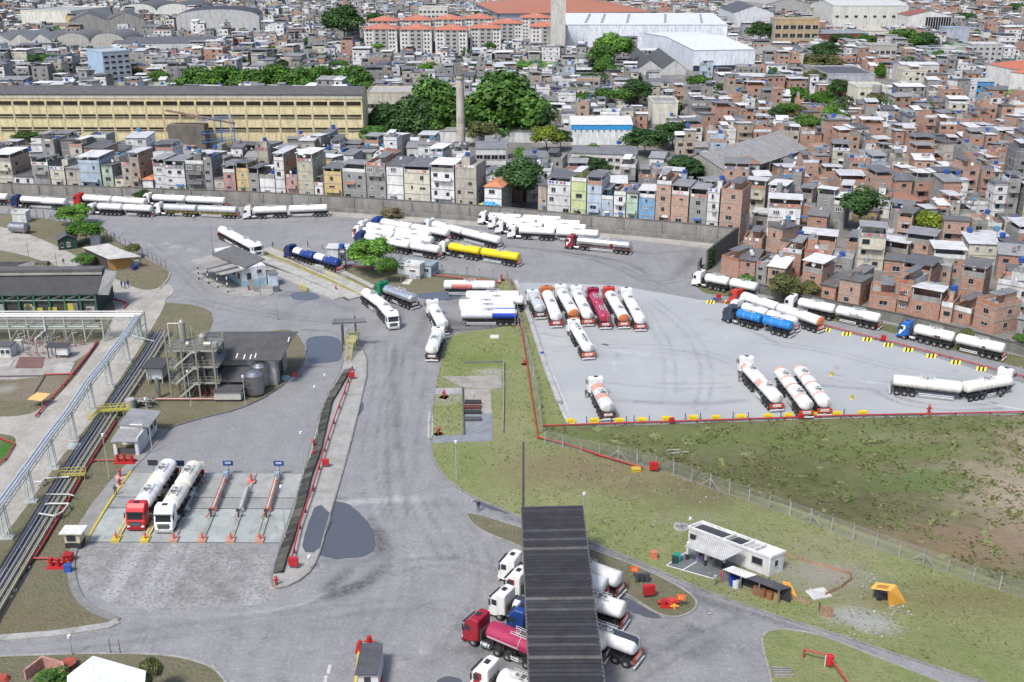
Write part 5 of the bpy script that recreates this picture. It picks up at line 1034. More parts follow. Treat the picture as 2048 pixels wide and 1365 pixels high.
far.build('distant_houses',['wall','brick','roof','tile','glass','paint'],label='mass of small pale and brick houses stretching back across the town',cat='houses',kind='stuff')
print('HOUSES ind',len(HOUSES),'cand',len(cand))
# small garden trees between far houses read as one scattered mass
mb=MB(); rt=random.Random(9); k=0
while k<90:
    u=rt.uniform(-20,2068); v=rt.uniform(6,250); p=G(u,v); 
    if not free(p.x,p.y,1) and rt.random()<.8: continue
    k+=1; rd=rt.uniform(2.2,4.5); tn=rt.choice([(.04,.08,.02),(.06,.12,.025),(.05,.09,.03)])
    for j in range(130):
        d=Vector((rt.gauss(0,1),rt.gauss(0,1),rt.gauss(0,1))).normalized(); q=Vector((p.x,p.y,5))+Vector((d.x*rd,d.y*rd,d.z*rd*.8))*rt.uniform(.6,1); e=Vector((rt.uniform(-1,1),rt.uniform(-1,1),rt.uniform(-1,1)))*.7; f=Vector((rt.uniform(-1,1),rt.uniform(-1,1),rt.uniform(-1,1)))*.7
        c=rt.uniform(.6,1.3); mb.face([q-e,q-f,q+e,q+f],0,tuple(z*c for z in tn))
mb.build('garden_greenery','leaf',label='scattered small garden trees between the far houses',cat='greenery',kind='stuff')
# labels for the unnamed houses: look first, then place
from collections import defaultdict
grp=defaultdict(list)
SN={1:'one storey',2:'two storey',3:'three storey',4:'four storey',5:'five storey'}
def band(u): return 'left third' if u<683 else ('middle third' if u<1365 else 'right third')
for hrec in HOUSES:
    if hrec[1] is None: grp[(hrec[4],hrec[5],hrec[6],hrec[3])].append(hrec)
for (c,nf,rn,rw),L in grp.items():
    L.sort(key=lambda q:q[2]); cn='bare '+c if 'brick' in c else ('raw concrete' if c=='raw' else c)
    where={1:'in the front row behind the long wall',2:'among the brick houses at the low wall'}.get(rw,'in the %s row behind the wall'%ORD(rw-1))
    for i,hrec in enumerate(L):
        s='%s %s house, %s'%(cn,SN.get(nf,'tall'),rn)
        if len(L)>1: s+=', %s such from left'%ORD(i+1)
        s+=' '+where
        ws=s.split()
        if len(ws)>14: s=s.replace('in the front row behind the long wall','in front row by long wall').replace('among the brick houses at the low wall','by the low wall').replace('in the','in').replace(' row behind the wall',' row back').replace(' canopied terrace',' canopy')
        if len(s.split())>16: s=s.replace(' houses','').replace('bare ','').replace(' such','')
        if len(s.split())>16: s=s.replace(' storey','-storey')
        hrec[0]['label']=s
# ------------------------------------------------------------------ tanker trucks
def extrude_profile(mb,prof,w0,inset,mat=0,c=(1,1,1)):
    """side profile (x,z) swept across y with chamfered sides"""
    cx=sum(p[0] for p in prof)/len(prof); cz=sum(p[1] for p in prof)/len(prof); n=len(prof)
    rings=[]
    for y,k in ((-w0/2,.93),(-w0/2+inset,1),(w0/2-inset,1),(w0/2,.93)):
        rings.append([(cx+(p[0]-cx)*k,y,cz+(p[1]-cz)*k) for p in prof])
    for a,b in zip(rings[:-1],rings[1:]):
        for i in range(n):
            j=(i+1)%n; mb.face([a[i],b[i],b[j],a[j]],mat,c)
    mb.face(rings[0],mat,c); mb.face(rings[-1][::-1],mat,c)
def fixn(me):
    bm=bmesh.new(); bm.from_mesh(me); bmesh.ops.remove_doubles(bm,verts=bm.verts[:],dist=1e-4); bmesh.ops.recalc_face_normals(bm,faces=bm.faces[:]); bm.to_mesh(me); bm.free(); return me
# the truck's front is x=0, +x runs to its rear
CABP={'high':[(.02,.55),(.02,1.5),(.12,1.75),(.32,2.85),(.62,3.3),(1.15,3.72),(2.15,3.72),(2.25,3.6),(2.25,1.0),(1.95,1.0),(1.9,.95),(.75,.45)],
      'mid':[(.02,.55),(.02,1.5),(.10,1.75),(.28,2.8),(.5,3.05),(1.0,3.18),(2.0,3.18),(2.1,3.1),(2.1,1.0),(1.9,.95),(.75,.45)]}
CABM={}
for k,pf in CABP.items():
    m=MB(); extrude_profile(m,pf,2.5,.13); CABM[k]=fixn(m.mesh('cab',['gloss']))
def M1(fn,name,mats): m=MB(); fn(m); return m.mesh(name,mats)
def _ws(m): m.face([(.09,-1.05,1.85),(.09,1.05,1.85),(.31,.98,2.78),(.31,-.98,2.78)][::-1],0,(.02,.025,.03)); m.box(.02,.34,-1.12,1.12,2.80,2.88,0,(.03,.03,.03))
WSM=M1(_ws,'windscreen',['glass'])
def _sw(m): m.box(.45,1.15,-.02,.02,2.0,2.75,0,(.03,.035,.04)); 
SWM=M1(_sw,'side_window',['glass'])
def _gr(m):
    m.box(-.03,.03,-.8,.8,.85,1.55,0,(.03,.03,.032)); 
    for k in range(3): m.box(-.045,-.03,-.75,.75,.95+k*.2,1.0+k*.2,0,(.25,.25,.25))
GRM=M1(_gr,'grille',['paint'])
def _bp(m): m.box(-.1,.25,-1.22,1.22,.32,.62,0,(.5,.5,.5)); m.box(-.12,-.1,-.26,.26,.4,.54,0,(.7,.7,.7))
BPM=M1(_bp,'bumper',['paint'])
HLM=M1(lambda m:m.box(-.06,.06,-.2,.2,-.1,.1,0,(.75,.76,.78)),'headlight',['glass'])
def _mr(m): m.box(.2,.32,-.07,.07,1.95,2.75,0,(.03,.03,.03)); m.bar((.26,0,2.6),(.36,-.0,2.6),.05,c=(.03,.03,.03))
MRM=M1(_mr,'mirror',['paint'])
HAM=M1(lambda m:(m.box(1.2,1.75,-.35,.35,0,.07,0,(.03,.03,.03))),'roof_hatch',['paint'])
def _wheel(m):
    n=18; prof=[(-.16,.30),(-.16,.49),(-.11,.52),(.11,.52),(.16,.49),(.16,.30)]
    for (y0,r0),(y1,r1) in zip(prof[:-1],prof[1:]):
        for k in range(n):
            a=6.2832*k/n;b=6.2832*(k+1)/n; m.face([(math.cos(a)*r0,y0,math.sin(a)*r0),(math.cos(b)*r0,y0,math.sin(b)*r0),(math.cos(b)*r1,y1,math.sin(b)*r1),(math.cos(a)*r1,y1,math.sin(a)*r1)],0,(.022,.022,.022),True)
    for sg in (-1,1):
        f=[(math.cos(6.2832*k/n)*.3,sg*.12,math.sin(6.2832*k/n)*.3) for k in range(n)]; m.face(f if sg<0 else f[::-1],1,(.16,.16,.165))
        f=[(math.cos(6.2832*k/8)*.13,sg*.17,math.sin(6.2832*k/8)*.13) for k in range(8)]; m.face(f if sg<0 else f[::-1],1,(.4,.4,.4))
WHM=fixn(M1(_wheel,'wheel',['rubber','paint']))
FTM=M1(lambda m:(m.tube((0,0,0),(1.15,0,0),.33,14,c=(.65,.66,.67)),m.box(.2,.26,-.345,.345,-.345,.345,0,(.1,.1,.1)),m.box(.9,.96,-.345,.345,-.345,.345,0,(.1,.1,.1))),'fuel_tank',['metal'])
def _trch(m):
    for y in (-.42,.42): m.box(.7,7.0,y-.05,y+.05,.78,1.02,0,(.04,.04,.042))
    m.box(5.0,6.1,-.5,.5,1.02,1.12,0,(.05,.05,.05)); m.box(2.2,2.5,-.9,.9,.7,2.3,0,(.06,.06,.06)); m.box(.9,1.9,-1.05,1.05,.5,.75,0,(.03,.03,.03))
TRCH=M1(_trch,'tractor_frame',['paint'])
def _fend(m):
    for y in (-1.0,1.0):
        for cx in (4.75,6.1):
            pts=[(cx+.62*math.cos(a),.54+.62*math.sin(a)) for a in [math.pi*k/6 for k in range(7)]]
            for (a,b),(c,d) in zip(pts[:-1],pts[1:]): m.face([(a,y-.26,b),(c,y-.26,d),(c,y+.26,d),(a,y+.26,b)],0,(.05,.05,.05)); 
FEND=M1(_fend,'mudguard',['paint'])
def tank_m(x0,x1,colf,metal=False,oval=True,nseam=2,mark=None,open_=False):
    L=x1-x0; n=22; m=MB(); ry,rz_=(1.26,.98) if oval else (1.2,.95); zc=2.42
    prof=[(0,.0),(.03,.45),(.10,.75),(.22,.92),(.38,.99),(.5,1)]; st=[(x0+a,b) for a,b in prof]
    k=max(3,int(L/.7))
    for i in range(1,k): st.append((x0+.5+(L-1.0)*i/k,1.0))
    st+= [(x1-a,b) for a,b in prof[::-1]]
    for i in range(len(st)-1):
        (xa,ra),(xb,rb)=st[i],st[i+1]; t=((xa+xb)/2-x0)/L
        for j in range(n):
            a=6.2832*j/n;b=6.2832*(j+1)/n
            q=[(xa,math.cos(a)*ry*ra,zc+math.sin(a)*rz_*ra),(xb,math.cos(a)*ry*rb,zc+math.sin(a)*rz_*rb),(xb,math.cos(b)*ry*rb,zc+math.sin(b)*rz_*rb),(xa,math.cos(b)*ry*ra,zc+math.sin(b)*rz_*ra)]
            m.face([q[0],q[3],q[2],q[1]],0,colf(t,math.sin((a+b)/2),math.cos((a+b)/2)),True)
    bm_mesh=m.mesh('tank',['metal' if metal else 'gloss'])
    return fixn(bm_mesh)
def seam_m(x0,x1,cc,nseam):
    m=MB(); L=x1-x0; ry,rz_=1.275,.995; zc=2.42
    for s_ in range(nseam):
        x=x0+L*(s_+1)/(nseam+1)
        for j in range(22):
            a=6.2832*j/22;b=6.2832*(j+1)/22
            m.face([(x,math.cos(a)*ry,zc+math.sin(a)*rz_),(x,math.cos(b)*ry,zc+math.sin(b)*rz_),(x+.07,math.cos(b)*ry,zc+math.sin(b)*rz_),(x+.07,math.cos(a)*ry,zc+math.sin(a)*rz_)],0,cc)
    return m.mesh('seam_band',['paint'])
def walk_m(x0,x1,pos):
    m=MB(); x=x0+(x1-x0)*pos; z=3.42
    for a in (-.65,.65):
        m.tube((x+a,0,z-.12),(x+a,0,z+.12),.3,12,c=(.55,.55,.55)); m.tube((x+a,0,z+.12),(x+a,0,z+.16),.22,10,c=(.15,.15,.15))
    for y in (-.55,.55):
        m.bar((x-1.3,y,z+.02),(x+1.3,y,z+.02),.07,c=(.6,.6,.6)); m.bar((x-1.3,y,z+.3),(x+1.3,y,z+.3),.04,c=(.6,.6,.6))
        for a in (-1.3,0,1.3): m.bar((x+a,y,z-.1),(x+a,y,z+.3),.04,c=(.6,.6,.6))
    m.box(x-.25,x+.25,-.5,.5,z-.0,z+.03,0,(.12,.12,.12)); return m.mesh('manhole',['paint'])
def trailer_ch(x0,x1,cc):
    m=MB(); 
    for y in (-.45,.45): m.box(x0+.3,x1,y-.05,y+.05,1.05,1.32,0,cc)
    k=x0+1
    while k<x1-.5: m.box(k,k+.12,-1.05,1.05,1.12,1.5,0,cc); k+=1.5
    return m.mesh('trailer_frame',['paint'])
def guard_m(x0,x1):
    m=MB()
    for z in (.62,.92): m.box(x0,x1,-.02,.02,z-.07,z+.07,0,(.72,.72,.72))
    for x in (x0+.1,x1-.1): m.box(x-.04,x+.04,.02,.05,.6,1.2,0,(.2,.2,.2))
    return m.mesh('side_guard',['paint'])
def rear_m(cc,plate=(.75,.73,.7)):
    m=MB(); m.box(-.08,.04,-1.25,1.25,.82,1.62,0,cc); m.box(.04,.06,-.72,.72,1.05,1.5,0,plate); m.box(.0,.2,-1.25,1.25,.38,.56,0,(.72,.72,.72)); 
    for y in (-1.0,1.0): m.box(.04,.07,y-.16,y+.16,.88,1.0,0,(.5,.03,.02)); m.box(-.02,.06,y-.05,y+.05,.5,.85,0,(.1,.1,.1))
    m.box(.2,.205,-.25,.25,.62,.76,0,(.6,.6,.6)); m.box(.06,.08,-.6,.6,1.22,1.3,0,(.35,.33,.3)); return m.mesh('rear_panel',['paint'])
def _lad(m):
    for y in (-.2,.2): m.bar((.12,y,1.2),(.02,y,3.35),.05,c=(.3,.3,.3))
    for k in range(7): m.bar((.11-.013*k,-.2,1.4+k*.28),(.11-.013*k,.2,1.4+k*.28),.04,c=(.3,.3,.3))
LADM=M1(_lad,'ladder',['paint'])
def T4(x,y=0,z=0,rz=0): return Matrix.Translation((x,y,z))@Matrix.Rotation(rz,4,'Z')
def text_mesh(s,size,cc):
    c=bpy.data.curves.new('lettering','FONT'); c.body=s; c.size=size; c.extrude=.004; c.align_x='CENTER'; c.align_y='CENTER'
    o=bpy.data.objects.new('tmp',c); col.objects.link(o); dg=bpy.context.evaluated_depsgraph_get(); me=bpy.data.meshes.new_from_object(o.evaluated_get(dg)); bpy.data.objects.remove(o)
    at=me.color_attributes.new('Col','FLOAT_COLOR','CORNER'); at.data.foreach_set('color',[cc[0],cc[1],cc[2],1]*len(at.data)); me.materials.clear(); me.materials.append(MAT('paint')); return me
W=(.80,.80,.78); ORG=(.60,.18,.06); SIL=(.62,.63,.64); CRM=(.74,.70,.60); MAG=(.38,.022,.07); BLU=(.02,.20,.55)
def plain(c): return lambda t,s,k: c
def endc(c,e,t0=.93): return lambda t,s,k: e if t>t0 else c
def patch(c,e,t0,t1,s0=.0,s1=1.,neg=True): return lambda t,s,k: e if (t0<t<t1 and s0<s<s1) else c
def lower(c,e,s0=-.15): return lambda t,s,k: e if s<s0 else c
def truck(label,path,cfg,cabc,tk,cab='high',metal=False,rear=(.45,.03,.02),seams=1,man=.5,text=None,framec=(.045,.045,.048),group='tanker trucks in the yard',axles=None,cabmark=None,notractor=False,name='tanker_truck',hatchrows=False,cat='truck'):
    P=[G(*q) for q in path]; F=P[0]; d=(P[1]-F); rz=math.atan2(d.y,d.x)
    t=empty(name,F,rz,label,cat,group)
    pts=[q-F for q in P]; tot=sum((b-a).length for a,b in zip(P[:-1],P[1:])); K=5.4
    if len(P)==2: h1=h2=rz; 
    elif len(P)==3: d2=P[2]-P[1]; h1=math.atan2(d2.y,d2.x); h2=h1
    else: d2=P[2]-P[1]; d3=P[3]-P[2]; h1=math.atan2(d2.y,d2.x); h2=math.atan2(d3.y,d3.x)
    Lt=max(tot,12.0 if cfg=='S' else 15.5)
    K1=Matrix.Translation((K,0,0))@Matrix.Rotation(h1-rz,4,'Z')@Matrix.Translation((-K,0,0)) if abs(h1-rz)>1e-3 else Matrix.Identity(4)
    x0=3.0
    if notractor: x0=.1
    if cfg=='D': xm=x0+(Lt-x0)*(.45); J=xm+.15; K2=K1@Matrix.Translation((J,0,0))@Matrix.Rotation(h2-h1,4,'Z')@Matrix.Translation((-J,0,0)) if abs(h2-h1)>1e-3 else K1
    if not notractor:
        link('cab',CABM[cab],t,color=cabc); 
        ws=link('windscreen',WSM,t); 
        for sg in (-1,1):
            link('side_window',SWM,t,loc=(0,sg*1.245,0)); link('headlight',HLM,t,loc=(.0,sg*.95,.82)); link('mirror',MRM,t,loc=(0,sg*1.42,0)); link('fuel_tank',FTM,t,loc=(2.5,sg*.88,.72))
            for x in (1.45,4.75,6.1): 
                if x+.6<Lt: link('wheel',WHM,t,loc=(x,sg*1.06,.52))
        link('grille',GRM,t); link('bumper',BPM,t,color=cabc); link('roof_hatch',HAM,t,loc=(0,0,3.72 if cab=='high' else 3.18)); link('tractor_frame',TRCH,t); link('mudguard',FEND,t)
        if cabmark:
            m=MB()
            for sg in (-1,1): 
                y=sg*1.262; f=[(.35,y,1.1),(.55,y,1.0),(1.5,y,2.3),(1.5,y,3.0),(.7,y,3.0)]; m.face(f if sg<0 else f[::-1],0,cabmark)
            m.build('livery_patch','paint',t)
    segs=[(x0,xm-.05,K1),(xm+.35,Lt-.25,K2)] if cfg=='D' else [(x0,Lt-.25,K1)]
    for si,(a,b,M) in enumerate(segs):
        cf=tk[si%len(tk)] if isinstance(tk,(list,tuple)) and callable(tk[0]) else plain(tk)
        tn=link('tank',tank_m(a,b,cf,metal),t,M=M)
        link('seam_band',seam_m(a,b,(.35,.35,.34),seams),tn); link('manhole',walk_m(a,b,man),tn)
        if hatchrows:
            m=MB(); m.box(a+.6,b-.6,-.42,.42,3.405,3.47,0,(.66,.66,.64)); m.box(a+.9,b-.9,-.22,.22,3.47,3.49,0,(.06,.06,.06)); 
            k=a+1.2
            while k<b-1: m.tube((k,0,3.48),(k,0,3.6),.17,10,c=(.6,.6,.58)); k+=1.3
            m.build('hatch_row','paint',tn)
        link('trailer_frame',trailer_ch(a,b,framec),t,M=M)
        na=(3 if (b-a)>6 else 2) if axles is None else axles; e=b-.9-(0 if cfg=='S' or si==1 else -.2)
        for k in range(na):
            for sg in (-1,1): link('wheel',WHM,t,M=M@T4(e-k*1.28,sg*1.06,.52))
        gx1=e-na*1.28+.35; gx0=a+(3.6 if (si==0 and not notractor) else 1.2)
        if gx1-gx0>.8:
            for sg in (-1,1): link('side_guard',guard_m(gx0,gx1),t,M=M@(T4(0,1.22) if sg>0 else T4(0,-1.22)))
        m=MB(); 
        for sg in (-1,1): m.box(e-na*1.28+.75,e+.6,sg*1.08-.22,sg*1.08+.22,1.08,1.13,0,(.03,.03,.03))
        link('mudguard',m.mesh('mudguard',['paint']),t,M=M)
        if text and si==len(segs)-1:
            tm=text_mesh(text[0],text[1],(.03,.03,.05))
            for sg in (-1,1):
                if sg==1: RM=Matrix.Rotation(math.pi,4,'Z')@Matrix.Rotation(math.pi/2,4,'X')
                else: RM=Matrix.Rotation(math.pi/2,4,'X')
                link('lettering',tm,tn,M=T4((a+b)/2,sg*1.275,2.42)@RM)
    if not (notractor and False): link('rear_panel',rear_m(rear),t,M=segs[-1][2]@T4(Lt-.12))
    link('ladder',LADM,t,M=segs[-1][2]@T4(segs[-1][1]-.02,.6))
    if notractor:
        m=MB()
        for y in (-.75,.75): m.box(1.4,1.6,y-.08,y+.08,0,1.3,0,(.05,.05,.05)); m.box(1.25,1.75,y-.16,y+.16,0,.06,0,(.05,.05,.05))
        m.build('landing_leg','paint',t)
    return t
gw='tanker trucks queued under the long wall'; gc='tanker trucks parked in the middle of the yard'; gr='tanker trucks lined up on the pale parking pavement'; gg='tanker trucks under the black ribbed canopy'
DB=(.015,.03,.12); RD=(.55,.03,.03); DG=(.04,.055,.085)
TR=[
 ('white tanker cut off by the left edge of the view, under the long wall',[(-140,406),(21,410)],'D',W,[plain(W)],dict(group=gw)),
 ('dark blue cab tanker with white and silver tank, leftmost whole one under the wall',[(28,414),(137,420)],'S',DB,[lambda t,s,k:(.3,.3,.31) if (s<-.1 and t<.5) else W],dict(group=gw,rear=(.1,.1,.1))),
 ('red cab tanker with white tanks, mostly behind the bright green tree',[(153,410),(296,420)],'D',RD,[plain(W)],dict(group=gw,seams=0)),
 ('all white tanker in front of the red cab one, right of the bright tree',[(180,428),(308,434)],'D',W,[plain(W)],dict(group=gw,cab='mid',rear=(.3,.05,.04))),
 ('white tanker with red swirl on its cab, nearest the creeper on the wall',[(290,410),(454,418)],'D',W,[plain(W)],dict(group=gw,cabmark=(.25,.02,.04))),
 ('silver grey double tanker with white cab and yellow edged chassis under the wall',[(311,430),(478,437)],'D',W,[plain((.50,.51,.52))],dict(group=gw,framec=(.5,.38,.05))),
 ('white double tanker standing alone right of the silver one under the wall',[(487,438),(658,432)],'D',W,[plain(W)],dict(group=gw,rear=(.1,.1,.1))),
 ('white tanker facing the camera beside the weighbridge office roof',[(518,516),(444,476)],'D',W,[plain(W)],dict(group='tanker trucks at the weighbridge',seams=1)),
 ('dark blue tanker with white shoulders on the weighbridge lane',[(576,516),(682,546)],'D',DB,[patch((.02,.05,.22),W,.08,.42,.1,1.1)],dict(group='tanker trucks at the weighbridge',rear=(.6,.08,.05))),
 ('blue cab tanker with long white tanks, farthest of the middle cluster',[(748,458),(899,485)],'D',(.02,.06,.3),[plain(W)],dict(group=gc)),
 ('white tanker second from the back in the middle cluster',[(719,466),(862,490)],'D',W,[plain(W)],dict(group=gc,seams=1)),
 ('white tanker with red corner on its cab, left end of the middle cluster',[(710,476),(868,500)],'D',W,[plain(W)],dict(group=gc,cabmark=(.4,.05,.03))),
 ('navy cab tanker with white tanks behind the bright tree by the office',[(714,488),(846,508)],'D',(.02,.045,.17),[plain(W)],dict(group=gc)),
 ('white tanker nearest the pale blue container office',[(755,498),(882,519)],'D',W,[plain(W)],dict(group=gc)),
 ('white double tanker parked just behind the yellow one',[(853,462),(1001,500)],'D',W,[plain(W)],dict(group=gc,rear=(.05,.05,.05))),
 ('bright yellow double tanker with white cab',[(880,508),(1040,534)],'D',W,[plain((.78,.60,.02))],dict(group=gc,rear=(.5,.1,.05),framec=(.06,.06,.06))),
 ('white tanker closest to the wall of the four beside it, cab farthest left',[(957,448),(1124,458)],'D',W,[plain(W)],dict(group=gc)),
 ('white tanker second from the wall in the group of four',[(977,457),(1162,466)],'D',W,[plain(W)],dict(group=gc)),
 ('white tanker third from the wall in the group of four',[(991,467),(1174,474)],'D',W,[plain(W)],dict(group=gc)),
 ('white double tanker with dark lettering, nearest of the four by the wall',[(1016,476),(1199,486)],'D',W,[plain(W)],dict(group=gc,rear=(.1,.1,.1))),
 ('maroon and white cab tanker with polished silver tank',[(1132,496),(1263,509)],'S',(.30,.02,.04),[lambda t,s,k:(.45,.02,.03) if (.62<t<.7 and s<.4) else (.75,.75,.75)],dict(group=gc,metal=True,cabmark=W,framec=(.35,.2,.18))),
 ('short grey tanker, leftmost in the row on the pale pavement',[(1063,604),(1079,637)],'S',W,[plain((.52,.53,.54))],dict(group=gr,rear=(.12,.06,.05),cab='mid')),
 ('orange cab tanker with white tank and round logo at the rear',[(1091,600),(1113,658)],'S',(.50,.15,.03),[plain(W)],dict(group=gr,seams=3)),
 ('white tanker with orange rear end, third from left in the row',[(1118,597),(1148,650)],'D',W,[plain(W),endc(W,ORG,.965)],dict(group=gr,rear=ORG)),
 ('white tanker between the orange ended and magenta ones',[(1150,599),(1176,655)],'D',W,[plain(W)],dict(group=gr,rear=(.6,.12,.04))),
 ('all magenta tanker in the middle of the parked row',[(1183,603),(1211,661)],'D',(.27,.012,.045),[plain(MAG)],dict(group=gr,rear=(.3,.02,.04),seams=2)),
 ('red cab tanker with white tanks and orange rear cap',[(1214,601),(1248,660)],'D',(.55,.05,.04),[plain(W),endc(W,ORG,.965)],dict(group=gr,rear=(.5,.08,.04))),
 ('white tanker at the right end of the parked row',[(1249,604),(1281,665)],'D',W,[plain(W)],dict(group=gr,rear=(.4,.06,.04))),
 ('white flat topped tanker with two dark hatch rows in front of the row',[(1144,665),(1177,722)],'D',W,[plain(W)],dict(group=gr,rear=(.6,.12,.05),hatchrows=True,cab='mid')),
 ('white and pink patched tanker alone near the yellow barriers',[(1187,786),(1212,836)],'S',W,[patch((.62,.62,.62),(.62,.28,.20),.1,.3,.1,1.1) if False else (lambda t,s,k:(.66,.32,.24) if (.08<t<.28 and s>.2) or (.5<t<.72 and s>.3) else (.64,.64,.64))],dict(group=gr,rear=(.08,.02,.02))),
 ('white tanker with jackknifed white cab, left of two parked trailers',[(1487,744),(1500,768),(1553,826)],'D',W,[patch(W,(.72,.36,.28),.1,.3,.1,.9)],dict(group=gr,rear=(.5,.08,.04))),
 ('white tanker under the low wall at its left end',[(1387,570),(1515,596)],'D',W,[plain(W)],dict(group=gr,rear=(.08,.08,.08),seams=0)),
 ('red cab tanker with orange capped white tanks, behind the blue one',[(1463,606),(1643,667)],'D',(.50,.05,.03),[plain(W),endc(W,ORG,.96)],dict(group=gr,rear=(.5,.08,.04))),
 ('white cab tanker between the red cab one and the blue one',[(1462,628),(1592,668)],'D',W,[plain(W)],dict(group=gr,rear=(.3,.04,.04))),
 ('bright blue tanker with dark slate cab',[(1449,641),(1577,674)],'D',DG,[lambda t,s,k:W if (.35<t<.5 and -.1<s<.25) and False else BLU],dict(group=gr,rear=(.06,.05,.06),seams=2)),
 ('white double tanker with a name lettered on its rear tank, by the low wall',[(1569,620),(1760,660)],'D',W,[plain(W)],dict(group=gr,rear=(.4,.07,.05),text=('Stefani',1.15))),
 ('blue and white cab tanker with white tanks by the low wall, right side',[(1797,673),(2008,722)],'D',(.02,.13,.45),[lambda t,s,k:(.16,.06,.05) if (.55<t<.66 and -.5<s<.1) else W],dict(group=gr,rear=(.5,.12,.08),cabmark=W)),
 ('cream white double tanker turning with its cab bent round, at right',[(2012,770),(1993,787),(1905,803),(1781,789)],'D',W,[plain((.74,.73,.66))],dict(group=gr,rear=(.05,.05,.05))),
 ('white articulated tanker driving towards the camera in the centre lane',[(788,661),(770,634),(758,620),(736,604)],'D',W,[plain(W)],dict(group='tanker trucks in the centre lane',rear=(.1,.1,.1))),
 ('green cab tanker with polished silver tank',[(757,592),(831,620)],'S',(.01,.20,.09),[plain((.72,.72,.72))],dict(group='tanker trucks in the centre lane',metal=True,rear=(.06,.05,.05),seams=4)),
 ('white tanker in centre lane beside the parked loose trailers',[(863,628),(887,673)],'S',W,[plain(W)],dict(group='tanker trucks in the centre lane',rear=(.06,.04,.04))),
 ('white tanker nearest the grass in the centre lane, rear towards camera',[(879,680),(865,721)],'S',W,[plain(W)],dict(group='tanker trucks in the centre lane',rear=(.05,.03,.03),cab='mid')),
 ('red cab tanker with white tanks in the loading bay',[(273,1064),(343,955)],'D',(.55,.025,.03),[plain(W)],dict(group='tanker trucks in the loading bay')),
 ('white cab tanker with cream tanks in the loading bay',[(329,1069),(394,958)],'D',W,[plain(CRM)],dict(group='tanker trucks in the loading bay')),
 ('white flat sided tanker whose rear sticks out farthest back under the canopy',[(1062,1130),(1243,1196)],'S',W,[plain((.70,.70,.68))],dict(group=gg,rear=(.25,.05,.04))),
 ('white cab tanker, farthest cab sticking out left of the black canopy',[(1004,1154),(1214,1208)],'S',W,[plain(W)],dict(group=gg)),
 ('white cab with maroon swirl, second from the back under the canopy',[(1016,1186),(1220,1248)],'D',W,[endc(W,(.74,.7,.68),.97)],dict(group=gg,cabmark=(.22,.015,.03),rear=(.3,.03,.03))),
 ('white cab tanker with black topped silver white tank, third under canopy',[(988,1224),(1278,1332)],'D',W,[lambda t,s,k:(.05,.055,.07) if s>.88 else (.74,.75,.76)],dict(group=gg,rear=(.5,.06,.04))),
 ('blue cab tanker mostly hidden by the black canopy',[(1022,1258),(1218,1322)],'S',(.02,.06,.25),[plain((.72,.70,.62))],dict(group=gg,rear=(.1,.1,.1))),
 ('dark red cab tanker with magenta tank left of the black canopy',[(937,1274),(1120,1352)],'S',(.32,.015,.03),[lambda t,s,k:(.62,.5,.55) if (.05<t<.5 and -.3<s<.0) else (.36,.03,.09)],dict(group=gg,rear=(.2,.02,.02))),
 ('white and red swirl cab tanker at the bottom edge left of canopy',[(952,1372),(1150,1450)],'D',W,[plain((.74,.73,.70))],dict(group=gg,cabmark=(.3,.02,.03))),
]
for lb,path,cfg,cc,tk,kw in TR: truck(lb,path,cfg,cc,tk,**kw)
gt='loose tank trailers without cabs'
for lb,a,b,f in (('second loose white trailer right of the jackknifed cab, pink patches',(1556,766),(1601,825),lambda t,s,k:(.72,.38,.3) if (.05<t<.15 or .6<t<.72) and s>.2 else W),
                 ('rightmost loose white trailer with pink patches on the pale pavement',(1595,762),(1640,824),lambda t,s,k:(.72,.38,.3) if (.05<t<.15 or .6<t<.72) and s>.2 else W)):
    truck(lb,[a,b],'D',W,[f],notractor=True,name='tank_trailer',rear=(.5,.08,.04),group=gt,cat='trailer')
PK=(.62,.20,.17)
for lb,a,b,f in (('white trailer with pink photo panel standing alone beyond the puddle',(887,590),(962,591),lambda t,s,k:PK if (.18<t<.58 and -.75<s<.55) else W),
    ('white trailer with pink panel, second from the back by the fence',(931,612),(1016,612),lambda t,s,k:PK if (.25<t<.72 and -.75<s<.3) else W),
    ('white plain trailer between two pink panelled ones by the fence',(938,622),(1013,622),plain(W)),
    ('white trailer with pale pink stripe by the fence, fourth back',(917,630),(996,630),lambda t,s,k:(.70,.33,.28) if (.2<t<.72 and -.5<s<.25) else W),
    ('white trailer with blue rear stripe, behind the blue ended one',(919,639),(998,639),lambda t,s,k:(.05,.12,.5) if (t>.52 and s<.5) else (.62,.66,.72)),
    ('white and royal blue trailer nearest the camera by the grass',(921,650),(1018,650),lambda t,s,k:(.03,.07,.45) if (t>.55 and s<.62) else (.66,.69,.74))):
    truck(lb,[a,b],'S',W,[f],notractor=True,name='tank_trailer',rear=(.2,.2,.2),group=gt,cat='trailer',seams=0)
# ------------------------------------------------------------------ yard buildings, pipes and street furniture
def one(name,fn,mats,label,cat,group=None,loc=None,rz=None):
    m=MB(); fn(m); return m.build(name,mats,label=label,cat=cat,group=group,loc=loc,rz=rz)
def part(t,name,fn,mats): m=MB(); fn(m); return m.build(name,mats,t)
def roofpoly(m,pts,th=.1,c=(.3,.3,.3),mat=0):
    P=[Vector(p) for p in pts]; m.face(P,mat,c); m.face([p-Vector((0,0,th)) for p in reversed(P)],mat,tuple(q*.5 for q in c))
    for i in range(len(P)):
        a=P[i];b=P[(i+1)%len(P)]; m.face([a-Vector((0,0,th)),b-Vector((0,0,th)),b,a],mat,c)
def loc_frame(pl,pr):
    a=G(*pl);b=G(*pr);d=b-a; return a,d.length,math.atan2(d.y,d.x)
